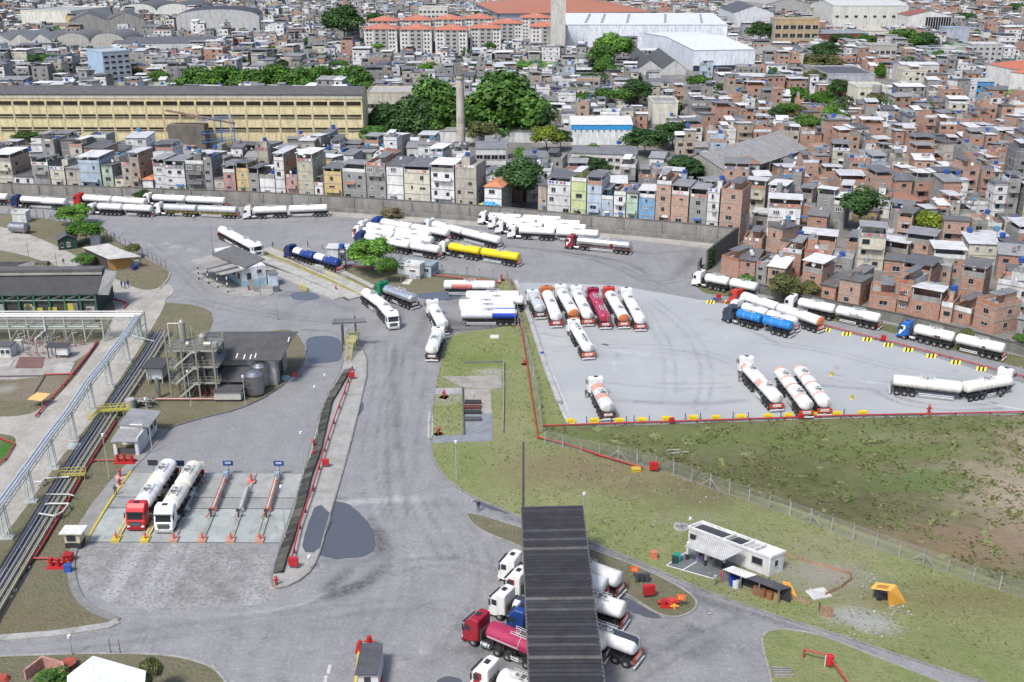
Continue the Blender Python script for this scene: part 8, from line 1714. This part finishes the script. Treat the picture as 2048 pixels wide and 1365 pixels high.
mb=MB(); mb.ribbon(gp([(-60,756),(90,754),(62,800)]),.2,.1,.3,0,(.12,.12,.11)); mb.ribbon(gp([(196,690),(150,752)]),.5,.1,.2,0,(.1,.09,.085)); struct(mb,'drain_kerb','concrete')
# huts in plant yard
t,wd,h=big('site_hut','dark green wooden hut with grey gable roof near the dirt road','hut',(118,502),(156,498),5,h=2.6,wallc=(.02,.06,.045),roof='low',ridge='y',rise=1.3,roofc=(.11,.11,.10),keep=False); add_win(t,wd*.55,-.03,1.4,.9,1.2,'f',3); add_win(t,wd*.2,-.03,1.4,.7,1.2,'f',1)
big('site_hut','small grey gabled hut behind the open white roofed workshop','hut',(182,491),(200,490),3,h=2.6,wallc=(.42,.44,.46),roof='low',ridge='y',rise=.8,roofc=(.4,.4,.4),keep=False)
big('site_hut','small white hut behind the silver horizontal tank','hut',(26,447),(54,447),3,h=2.6,wallc=(.62,.62,.61),roof='flat',roofc=(.6,.6,.6),keep=False)
t=empty('workshop',G(225,540),0,'open workshop with crumpled white sheet roof and rust front','workshop'); o=t.location
part(t,'roof',lambda m_:(roofpoly(m_,[L3(165,495,3.0),L3(218,519,3.2),L3(283,513,3.0),L3(245,500,3.3),L3(216,487,3.4)],.1,(.58,.56,.52)),),'roof'); part(t,'front_sheet',lambda m_:(lambda a,b:m_.face([(a.x,a.y,0),(b.x,b.y,0),(b.x,b.y,2.9),(a.x,a.y,3.0)],0,(.42,.23,.08)))(L3(219,541,0),L3(265,537,0)),'wall')
part(t,'side_wall',lambda m_:(lambda a,b:m_.face([(b.x,b.y,0),(a.x,a.y,0),(a.x,a.y,2.6),(b.x,b.y,2.7)],0,(.06,.05,.045)))(L3(219,541,0),L3(172,518,0)),'wall')
for u,v in ((172,518),(219,541),(268,537),(282,533)): q=L3(u,v,0); part(t,'post',lambda m_:m_.box(q.x-.08,q.x+.08,q.y-.08,q.y+.08,0,2.9,0,(.3,.28,.25)),'paint')
t=empty('horizontal_tank',G(42,466),0,'silver grey horizontal tank lying on the grass at the left','tank'); part(t,'shell',lambda m_:(m_.tube((-2.4,0,1.7),(2.4,-1.2,1.7),1.35,20,c=(.34,.34,.36)),m_.tube((2.4,-1.2,1.7),(3.0,-1.35,1.7),1.35,20,c=(.24,.24,.27),r2=.7),m_.tube((-2.4,0,1.7),(-3,.15,1.7),1.35,20,c=(.34,.34,.36),r2=.7)),'metal'); part(t,'saddle',lambda m_:(m_.box(-1.7,-1.3,-.9,.7,0,.8,0,(.3,.3,.3)),m_.box(1.3,1.7,-1.7,-.1,0,.8,0,(.3,.3,.3))),'concrete')
m=MB(); 
for k in range(60):
    c=G(252,533); x=c.x+R.gauss(0,1.4);y=c.y+R.gauss(0,1.5); s=R.uniform(.4,1.0); g_=R.uniform(.35,.6); z=max(.1,1.3-math.hypot(x-c.x,y-c.y)*.5); a=R.uniform(0,3); e=Vector((math.cos(a),math.sin(a),R.uniform(-.4,.4)))*s; f=Vector((-math.sin(a),math.cos(a),R.uniform(-.5,.5)))*s*.6; q=Vector((x,y,z)); m.face([q-e,q-f,q+e,q+f],0,(g_*.92,g_*.97,g_)); 
m.build('plastic_heap','paint',label='heap of crumpled pale plastic sheet in front of the workshop',cat='heap')
for lb,u,v in (('blue bundle of drums right of the workshop front',270,540),): one('drum_cluster',lambda m_:[m_.tube((x,y,0),(x,y,1.0),.35,10,c=(.02,.04,.22)) for x,y in ((-.5,0),(.3,.1),(0,-.6),(-.1,.7))],'paint',lb,'drums',loc=G(u,v))
t=empty('pump_house',G(18,712),0,'small white pump house with dark roof below the left pipe rack','hut'); part(t,'wall',lambda m_:m_.box(-2.4,1.0,-1.2,1.2,0,2.3,0,(.62,.62,.6)),'wall'); part(t,'roof',lambda m_:m_.box(-2.6,1.2,-1.4,1.4,2.3,2.5,0,(.12,.12,.12)),'roof')
for x in (-.5,.5): add_win(t,x,-1.23,1.3,.7,.7,'f',2)
t=empty('instrument_cabin',G(128,715),0,'small white cabin with dark roof on legs below the pipe rack','hut'); part(t,'wall',lambda m_:m_.box(-.9,1.2,-.9,.9,.8,2.4,0,(.62,.63,.63)),'wall'); part(t,'roof',lambda m_:m_.box(-2.8,1.3,-1.2,1.2,2.4,2.55,0,(.07,.07,.075)),'roof'); [part(t,'leg',lambda m_:m_.box(x-.08,x+.08,y-.08,y+.08,0,2.4,0,(.1,.1,.1)),'paint') for x in (-2.5,-1,1) for y in (-.8,.8)]
stripebox('small white cabinet beside the thick drop pipe',40,703,(.62,.61,.57),1.4,2.2,'electrical_cabinet','cabinet')
t=empty('tarp_shelter',G(78,812),0,'orange sheet shelter standing in the left plant yard','shelter'); part(t,'roof',lambda m_:roofpoly(m_,[(-1.4,-.9,1.6),(1.3,-1.3,1.5),(1.9,.9,1.9),(-.6,1.2,2.0)],.06,(.66,.43,.16)),'paint')
for x,y in ((-1.3,-.8),(1.2,-1.2),(1.8,.8),(-.6,1.1)): part(t,'pole',lambda m_:m_.box(x-.04,x+.04,y-.04,y+.04,0,1.6,0,(.3,.3,.3)),'paint')
one('timber_stack',lambda m_:[m_.box(0,3.0,y,y+.5,0,.9+.1*((int(y*2))%2),0,(.17,.16,.13)) for y in (0,.6,1.2)],'concrete','dark timber stack behind the black shed','stack',loc=G(70,533))
one('roof_sheets',lambda m_:[m_.bar((x,0,.2),(x+1.8,3.6,.2),.35,.12,c=(.5,.49,.46) if x>0 else (.14,.14,.14)) for x in [-9+.8*i for i in range(20)]],'concrete','rows of dark and pale sheets lying behind the black shed','sheets',loc=G(32,534))
# ------------------------------------------------------------------ process area: black roofed hall, steel stair tower, tanks
t=empty('process_hall',G(565,762),0,'grey walled hall with black sheet roof beside the steel stair tower','hall'); o=t.location
a,b=L3(436,770,0),L3(556,772,0); X0,X1,Y0=a.x,b.x,b.y; hw=5.6
part(t,'wall',lambda m_:m_.box(X0,X1,Y0,Y0+8.5,0,hw,0,(.30,.29,.28)),'wall'); part(t,'front_panel',lambda m_:(m_.box(X1-5.2,X1-.2,Y0-.1,Y0-.02,.2,hw-.3,0,(.42,.42,.42)),m_.box(X1-4.9,X1-.5,Y0-.14,Y0-.1,.9,2.5,0,(.46,.46,.47))),'wall')
part(t,'roof',lambda m_:(roofpoly(m_,[(X0-3.2,Y0-1.2,hw-.1),(X1+1.2,Y0-1.2,hw-.1),(X1+2.4,Y0+6.5,hw+1.9),(X0-3.2,Y0+6.5,hw+1.9)],.12,(.095,.092,.092)),roofpoly(m_,[(X0-3.2,Y0+6.51,hw+1.9),(X1+2.4,Y0+6.51,hw+1.9),(X1+2.4,Y0+9.5,hw+1.2),(X0-3.2,Y0+9.5,hw+1.2)],.12,(.09,.088,.088))),'roof')
part(t,'roof_patch',lambda m_:[m_.face([(x,Y0-1.1+.3*j,hw-.02+.3*.3*j+.02),(x+.22,Y0-1.1+.3*j,hw-.02+.09*j+.02),(x+.22,Y0+.2+.3*j,hw+.39+.09*j),(x,Y0+.2+.3*j,hw+.39+.09*j)],0,(.7,.7,.68)) for x,j in ((X0+4,1),(X1-5.5,0),(X1-4.4,0),(X1-3.6,1),(X1+1.5,16))],'paint')
part(t,'lean_to_roof',lambda m_:(roofpoly(m_,[(X0+.3,Y0-4.2,2.6),(X0+6.2,Y0-4.2,2.6),(X0+6.6,Y0-.1,4.0),(X0+.3,Y0-.1,4.0)],.1,(.09,.09,.095)),),'roof')
for x in (X0+.5,X0+3.2,X0+6.0): part(t,'post',lambda m_:m_.box(x-.08,x+.08,Y0-4.1,Y0-3.95,0,2.5,0,(.15,.15,.14)),'paint')
part(t,'side_door',lambda m_:m_.box(X1+.0,X1+.06,Y0+2,Y0+5,0,3.6,0,(.03,.03,.03)),'paint')
for lb,u,v,r,hh in (('nearer tall dark silver vessel with domed top beside the hall',511,790,1.7,4.0),('rear tall silver vessel with domed top beside the hall',523,775,1.6,4.3)):
    t=empty('storage_vessel',G(u,v),0,lb,'vessel'); part(t,'shell',lambda m_:(m_.tube((0,0,.5),(0,0,hh),r,22,c=(.26,.26,.27)),m_.tube((0,0,hh),(0,0,hh+.5),r,22,c=(.38,.38,.4),r2=r*.55),m_.tube((0,0,hh+.5),(0,0,hh+.65),r*.55,22,c=(.4,.4,.42),r2=.2)),'metal'); part(t,'band',lambda m_:(m_.tube((0,0,hh*.8),(0,0,hh*.82),r+.03,22,c=(.15,.15,.16)),m_.tube((0,0,hh*.5),(0,0,hh*.52),r+.03,22,c=(.18,.18,.19))),'paint'); part(t,'skirt',lambda m_:m_.tube((0,0,0),(0,0,.5),r*.9,18,c=(.06,.06,.06)),'concrete')
t=empty('horizontal_tank',G(458,802),0,'cream box like tank on dark base in front of the hall','tank'); part(t,'shell',lambda m_:m_.box(-2.3,2.3,-.7,.7,.5,2.0,0,(.50,.50,.46)),'paint'); part(t,'cover',lambda m_:m_.box(-2.5,2.5,-1.0,2.0,2.05,2.2,0,(.10,.10,.105)),'roof'); part(t,'cradle',lambda m_:m_.box(-2.1,2.1,-.6,.6,0,.5,0,(.05,.04,.04)),'concrete')
t=empty('process_tower',G(392,800),0,'grey green steel stair tower with platforms, vessels and pipes','tower'); o=t.location
TC=(.25,.25,.20); xa,xb,xc=L3(345,800,0).x,L3(402,800,0).x,L3(436,800,0).x; yb=6.5; LV=[2.9,5.9,8.9]
for x in (xa,(xa+xb)/2,xb,xc):
    for y in (0,yb): part(t,'column',lambda m_:m_.box(x-.14,x+.14,y-.14,y+.14,0,LV[2]+1.1+(2.5 if x==xa else 0),0,TC),'paint')
for z in LV:
    part(t,'platform',lambda m_:(m_.box(xa-.3,xc+.3,.9,yb+.3,z-.12,z,0,(.17,.17,.15)),m_.box(xa-.4,xc+.4,.75,.9,z-.25,z+.05,0,(.36,.355,.30)),m_.box(xc+.3,xc+.42,.9,yb+.3,z-.25,z+.05,0,TC)),'paint')
    def rl(m_):
        for zz in (.55,1.1):
            m_.bar((xa-.3,.8,z+zz),(xc+.3,.8,z+zz),.07,c=TC); m_.bar((xa-.3,yb+.3,z+zz),(xc+.3,yb+.3,z+zz),.07,c=TC); m_.bar((xc+.35,.8,z+zz),(xc+.35,yb+.3,z+zz),.07,c=TC); m_.bar((xa-.35,.8,z+zz),(xa-.35,yb+.3,z+zz),.07,c=TC)
        for k in range(9): x=xa-.3+(xc-xa+.6)*k/8; m_.bar((x,.8,z),(x,.8,z+1.1),.06,c=TC); m_.bar((x,yb+.3,z),(x,yb+.3,z+1.1),.06,c=TC)
    part(t,'railing',rl,'paint')
for i,z in enumerate((0,2.9,5.9)):
    xs_,xe=(xa+.9,xa+4.3)
    def stf(m_):
        for y in (.0,.7):
            m_.bar((xs_,y-.1,z+.05),(xe,y-.1,z+3.0),.09,.26,c=(.42,.41,.35)); m_.bar((xs_,y-.1,z+1.05),(xe,y-.1,z+4.0),.06,c=TC)
            for k in range(5): f=k/4; m_.bar((xs_+(xe-xs_)*f,y-.1,z+3*f),(xs_+(xe-xs_)*f,y-.1,z+3*f+1),.05,c=TC)
        for k in range(11): f=(k+.5)/11; x=xs_+(xe-xs_)*f; m_.box(x-.13,x+.13,-.1,.6,z+2.95*f,z+2.95*f+.05,0,(.22,.22,.2))
        m_.box(xe,xe+.9,-.15,.9,z+2.88,z+2.98,0,(.45,.44,.38))
    part(t,'stair',stf,'paint')
part(t,'brace',lambda m_:[m_.bar((xa+3.0,.85,z),(xa+4.6,.85,z+2.7),.12,c=TC) for z in (.2,3.1,6.1)]+[m_.bar((xb,.85,z),(xa+3,.85,z+2.7),.1,c=TC) for z in (3.1,6.1)],'paint')
for x,y,r,z0,z1,c in ((xb+1.6,3.0,1.05,5.0,8.4,(.27,.26,.23)),(xb+1.5,3.2,.9,.8,4.2,(.18,.18,.17)),(xa+1.2,3.8,.9,3.0,7.5,(.20,.20,.18)),(xa+4.4,4.4,.8,3.2,8.0,(.22,.21,.19)),(xa+1.5,5,.55,9,12.6,(.3,.3,.26)),(xb+.2,4,.7,9,10.4,(.3,.28,.25))):
    part(t,'vessel',lambda m_:(m_.tube((x,y,z0),(x,y,z1),r,16,c=c),m_.tube((x,y,z1),(x,y,z1+.4),r,16,c=c,r2=r*.4),m_.tube((x,y,z0-.4),(x,y,z0),r*.4,16,c=c,r2=r),m_.tube((x,y,(z0+z1)/2),(x,y,(z0+z1)/2+.1),r+.04,16,c=(.4,.38,.32))),'paint')
rp=random.Random(8)
for k in range(16):
    x=rp.uniform(xa,xc);y=rp.uniform(1.2,6);z0=rp.uniform(0,5);z1=z0+rp.uniform(2,5); x2=x+rp.uniform(-2,2); c=rp.choice([(.4,.38,.32),(.3,.3,.28),(.5,.48,.42),(.2,.16,.13)])
    part(t,'process_pipe',lambda m_:pipe(m_,[(x,y,z0),(x,y,z1),(x2,y,z1),(x2,y-.8,z1)],rp.choice((.07,.1,.13)),c,6),'paint')
part(t,'vent_frame',lambda m_:(pipe(m_,[(xa+.1,2,9),(xa+.1,2,13.4),(xa+2.0,2,13.4),(xa+2.0,2,11.5)],.11,(.55,.53,.42)),m_.tube((xa+4.0,2,9),(xa+4.0,2,13.0),.06,6,c=(.5,.48,.35))),'paint')
part(t,'motor',lambda m_:(m_.tube((xb+1.0,2,9.6),(xb+2.2,2,9.6),.45,12,c=(.5,.48,.42)),m_.tube((xa+2.9,2,9.6),(xa+3.4,2.0,9.6),.5,12,c=(.42,.38,.36)),m_.box(xb+2.4,xb+3.2,1.6,2.4,9,9.9,0,(.35,.33,.3))),'paint')
part(t,'base_pipes',lambda m_:[pipe(m_,[(xa-3+k*.1,-.4-k*.25,.5),(xc+2,-.4-k*.25,.5)],.09,c,6) for k,c in enumerate(((.25,.06,.06),(.4,.38,.35),(.3,.07,.06)))]+[m_.tube((x,1.5,0),(x,1.5,1.4),.2,8,c=(.30,.05,.05)) for x in (xb+.5,xb+1.6,xa+4.0,xc-.6)],'paint')
t=empty('filter_hut',G(320,768),0,'white box hut with dark ribbed roof left of the stair tower','hut'); o=t.location
part(t,'wall',lambda m_:m_.box(L3(295,768,0).x,L3(327,768,0).x,0,3,.9,3.2,0,(.62,.64,.66)),'wall'); part(t,'roof',lambda m_:m_.box(L3(290,768,0).x,L3(334,768,0).x,-1,4,3.3,3.5,0,(.07,.065,.065)),'roof'); [part(t,'leg',lambda m_:m_.box(L3(u,768,0).x-.1,L3(u,768,0).x+.1,-.6,-.4,0,3.3,0,(.35,.35,.34)),'paint') for u in (300,328)]
t=empty('standing_vessel',G(318,797),0,'slim pale grey upright cylinder beside the pipe bundle','vessel'); part(t,'shell',lambda m_:(m_.tube((0,0,.3),(0,0,3.6),.42,14,c=(.52,.54,.56)),m_.tube((0,0,3.6),(0,0,3.8),.3,12,c=(.4,.4,.42)),m_.tube((0,0,0),(0,0,.3),.3,12,c=(.2,.2,.2))),'metal')
t=empty('pipe_manifold',G(285,815),0,'dark tangle of valves and a pale tank at the lower end of the stair tower','manifold')
part(t,'pipes',lambda m_:[pipe(m_,[(-2.6+rp.uniform(0,5),rp.uniform(-1,1.5),.3),(-2.6+rp.uniform(0,5),rp.uniform(-1,1.5),1.2),(-2.6+rp.uniform(0,5),rp.uniform(-1,1.5),1.3)],.1,rp.choice([(.08,.08,.08),(.2,.19,.17),(.3,.29,.26)]),6) for _ in range(26)],'paint'); part(t,'tank',lambda m_:m_.tube((-1.6,-1,.3),(-1.6,-1,2.0),.8,14,c=(.42,.42,.40)),'paint')
one('sheet_stack',lambda m_:(m_.box(-1.5,1.5,-1,1,0,.12,0,(.42,.50,.56)),m_.box(-1.2,1.6,-.8,.9,.12,.2,0,(.48,.55,.6))),'paint','pale blue sheets lying at the right corner of the hall','sheets',loc=G(572,757),rz=-.5)
one('bridge_cabinet',lambda m_:(m_.box(-1,1,-.6,.6,0,.6,0,(.5,.55,.55)),m_.box(-.9,.9,-.5,.5,.6,.7,0,(.42,.5,.5))),'paint','pale grey cover box between the pipe bridge and the pipe bundle','cabinet',loc=G(151,897))
t=empty('barricade',G(600,755),0,'dark railing with red hose reel on the grass tip','barricade'); part(t,'rail',lambda m_:[m_.bar((-3.4,0,z),(.2,0,z),.07,c=(.05,.05,.05)) for z in (.5,1.1)]+[m_.bar((x,0,0),(x,0,1.1),.07,c=(.05,.05,.05)) for x in (-3.4,-1.6,.2)],'paint'); part(t,'hose_reel',lambda m_:m_.tube((-.9,-.4,.6),(-.9,-.1,.6),.5,14,c=(.45,.06,.05)),'paint')
# booth bottom centre
t=empty('entry_booth',G(737,1385),0,'small grey roofed booth on a red and yellow edged island, bottom edge','booth'); part(t,'wall',lambda m_:m_.box(-1.1,1.1,0,4.6,0,2.4,0,(.62,.62,.62)),'wall'); part(t,'roof',lambda m_:m_.box(-1.3,1.1,-.3,5.0,2.4,2.55,0,(.10,.10,.11)),'roof'); part(t,'window',lambda m_:m_.box(-.4,.3,-.06,-.02,1.2,2.0,0,(.04,.05,.06)),'glass')
mb=MB(); mb.ribbon(gp([(722,1440),(724,1360),(730,1302),(740,1290),(752,1300),(762,1360),(765,1440)]),.3,0,.3,0,(.45,.05,.05)); mb.ribbon(gp([(706,1440),(712,1360),(718,1308)]),.25,0,.3,0,(.6,.5,.05)); struct(mb,'island_kerb','paint')
mb=MB(); mb.prism([(p.x,p.y) for p in gp([(724,1440),(726,1360),(732,1304),(740,1294),(750,1304),(760,1360),(763,1440)])],0,.15,0,(.3,.3,.29)); struct(mb,'booth_island','slab')
# white roof bottom left, brick enclosure
t=empty('white_roof_building',G(215,1400),0,'building with plain bright white gabled roof at the bottom left','building'); o=t.location; zr=4.2
part(t,'roof',lambda m_:(roofpoly(m_,[L3(134,1352,zr),L3(186,1312,zr+.6),L3(186,1400,zr+.6),L3(134,1420,zr)],.1,(.78,.79,.80)),roofpoly(m_,[L3(186.5,1312,zr+.6),L3(292,1342,zr),L3(285,1420,zr),L3(186.5,1400,zr+.6)],.1,(.74,.76,.80))),'paint'); part(t,'wall',lambda m_:(lambda a,b:m_.box(a.x+.3,b.x-.4,a.y-4,a.y-.6,0,zr-.2,0,(.6,.6,.6)))(L3(140,1352,zr),L3(288,1352,zr)),'wall')
one('brick_enclosure',lambda m_:m_.ribbon([q-G(55,1372) for q in gp([(52,1362),(88,1334),(128,1346),(132,1362)])],.25,0,1.4,0,(.42,.17,.14)),'brick','low red brick enclosure at the bottom left corner','wall',loc=G(55,1372))
one('red_bush_pot',lambda m_:(m_.tube((0,0,0),(0,0,.7),.7,14,c=(.40,.09,.06),r2=.9)),'concrete','round reddish planter beside the white roof at bottom left','planter',loc=G(138,1335))
one('red_rubble',lambda m_:m_.tube((0,0,0),(0,0,.6),.9,12,c=(.42,.08,.05),r2=.5),'concrete','round red lid at the bottom left corner','lid',loc=G(6,1362))
for lb,u,v in (('gate pole with frame sign beside the bottom left road, right one',241,1308),('gate pole beside the bottom left road, middle one',222,1308)): mast(lb,u,v,1278,(.15,.13,.12),.06,False,'sign_post','pole')
# tarp by the wall
m=MB()
for i in range(14):
    for j in range(4):
        def tp_(a,b): return Vector((a*.42-3,b*.5,.25+.8*math.sin(math.pi*b/4)*math.sin(math.pi*a/14)+.12*math.sin(a*2.1+b)))
        m.face([tp_(i,j),tp_(i+1,j),tp_(i+1,j+1),tp_(i,j+1)],0,(.6,.5,.08) if i<3 else (.03,.27,.62),True)
p,a_=wallpt(973,WALL_B,2.0); m.build('tarpaulin','paint',label='blue and yellow tarpaulin heaped on the wall left of the dark tree',cat='tarpaulin',loc=(p.x,p.y-1.6,4.05),rz=a_)
# ------------------------------------------------------------------ people
def person(label,u,v,shirt,pants,rz=0,step=.15,arm=.1,skin=(.30,.17,.11),hat=None,holding=None):
    J=[(0,0,.95),(0,0,1.2),(0,0,1.42),(0,0,1.52),(0,.01,1.66),(.18,0,1.42),(.24,arm*.6,1.14),(.25,arm*1.6,.90),(-.18,0,1.42),(-.24,-arm*.6,1.14),(-.25,-arm*1.2,.90),(.10,0,.9),(.11,step*.6,.5),(.11,step,.06),(.11,step+.16,.04),(-.10,0,.9),(-.11,-step*.3,.5),(-.11,-step,.06),(-.11,-step+.16,.04),(.25,arm*1.7,.80),(-.25,-arm*1.2,.80),(0,.01,1.75)]
    E=[(0,1),(1,2),(2,3),(3,4),(2,5),(5,6),(6,7),(2,8),(8,9),(9,10),(0,11),(11,12),(12,13),(13,14),(0,15),(15,16),(16,17),(17,18),(7,19),(10,20),(4,21)]
    rad=[.16,.15,.17,.06,.10,.07,.05,.04,.07,.05,.04,.10,.075,.05,.045,.10,.075,.05,.045,.035,.035,.08]
    me=bpy.data.meshes.new('p'); me.from_pydata(J,E,[]); ob=bpy.data.objects.new('tmp',me); col.objects.link(ob); ob.modifiers.new('s','SKIN')
    for i,r in enumerate(rad): me.skin_vertices[0].data[i].radius=(r,r*.8)
    me.skin_vertices[0].data[0].use_root=True; ss=ob.modifiers.new('d','SUBSURF'); ss.levels=1; ss.render_levels=1
    dg=bpy.context.evaluated_depsgraph_get(); nm=bpy.data.meshes.new_from_object(ob.evaluated_get(dg)); bpy.data.objects.remove(ob)
    at=nm.color_attributes.new('Col','FLOAT_COLOR','CORNER'); buf=[]
    for p in nm.polygons:
        z=p.center.z; x=abs(p.center.x); c=pants if z<.98 and x<.2 else shirt
        if z>1.5 or (x>.2 and z<.93): c=skin
        if z>1.70: c=hat or (.02,.02,.02)
        if z<.1 and x<.2: c=(.02,.02,.02)
        buf+=[c[0],c[1],c[2],1]*len(p.loop_indices); p.use_smooth=True
    at.data.foreach_set('color',buf); nm.materials.clear(); nm.materials.append(MAT('rubber')); nm.name='person'
    link('person',nm,loc=G(u,v,0)+Vector((0,0,.12)),rz=rz,label=label,cat='person')
NV=(.02,.05,.25)
for a in (('person in grey shirt and dark trousers standing on the road behind the weighbridge',546,496,(.2,.2,.22),(.05,.05,.06),.5,.25),('person in reddish shirt standing behind the dark blue tanker cab',616,495,(.4,.12,.12),(.1,.1,.12),1,.1),('person in tan clothes near the white hut behind the blue tanker',645,500,(.4,.3,.22),(.2,.16,.12),2,.1),
  ('worker in blue overalls walking on the dirt road, left of three',244,577,NV,NV,1,.2),('worker in blue overalls walking on the dirt road, middle of three',251,579,NV,(.03,.04,.12),1.2,.25),('worker in blue overalls walking on the dirt road, right of three',257,575,NV,NV,.8,.2),
  ('person in dark clothes walking on the dirt road by the green hut',128,531,(.03,.03,.04),(.03,.03,.04),0,.25),('person in blue standing at the yard edge beside the fence',229,478,(.12,.2,.5),(.05,.1,.3),0,.1),('person in light grey standing on the road by the drum shelter',1430,1172,(.35,.33,.33),(.2,.2,.2),0,.12),
  ('attendant in red shirt at the kiosk corner beside the shelter',1443,1166,(.45,.03,.05),(.35,.04,.05),0,.1),('person in dark clothes standing between tankers and bay hydrants',232,992,(.06,.05,.12),(.05,.05,.06),0,.1),('driver in dark clothes beside the lone pink patched tanker',1172,797,(.1,.09,.05),(.05,.05,.05),0,.1),
  ('driver standing beside the jackknifed white cab',1478,765,(.2,.17,.15),(.04,.04,.05),0,.1),('person in white shirt under the wall beside the silver tanker',388,442,(.6,.6,.6),(.1,.1,.12),0,.15),('person in dark clothes on the service road at the grass island',957,1024,(.02,.02,.02),(.02,.02,.02),0,.1)):
    person(*a)
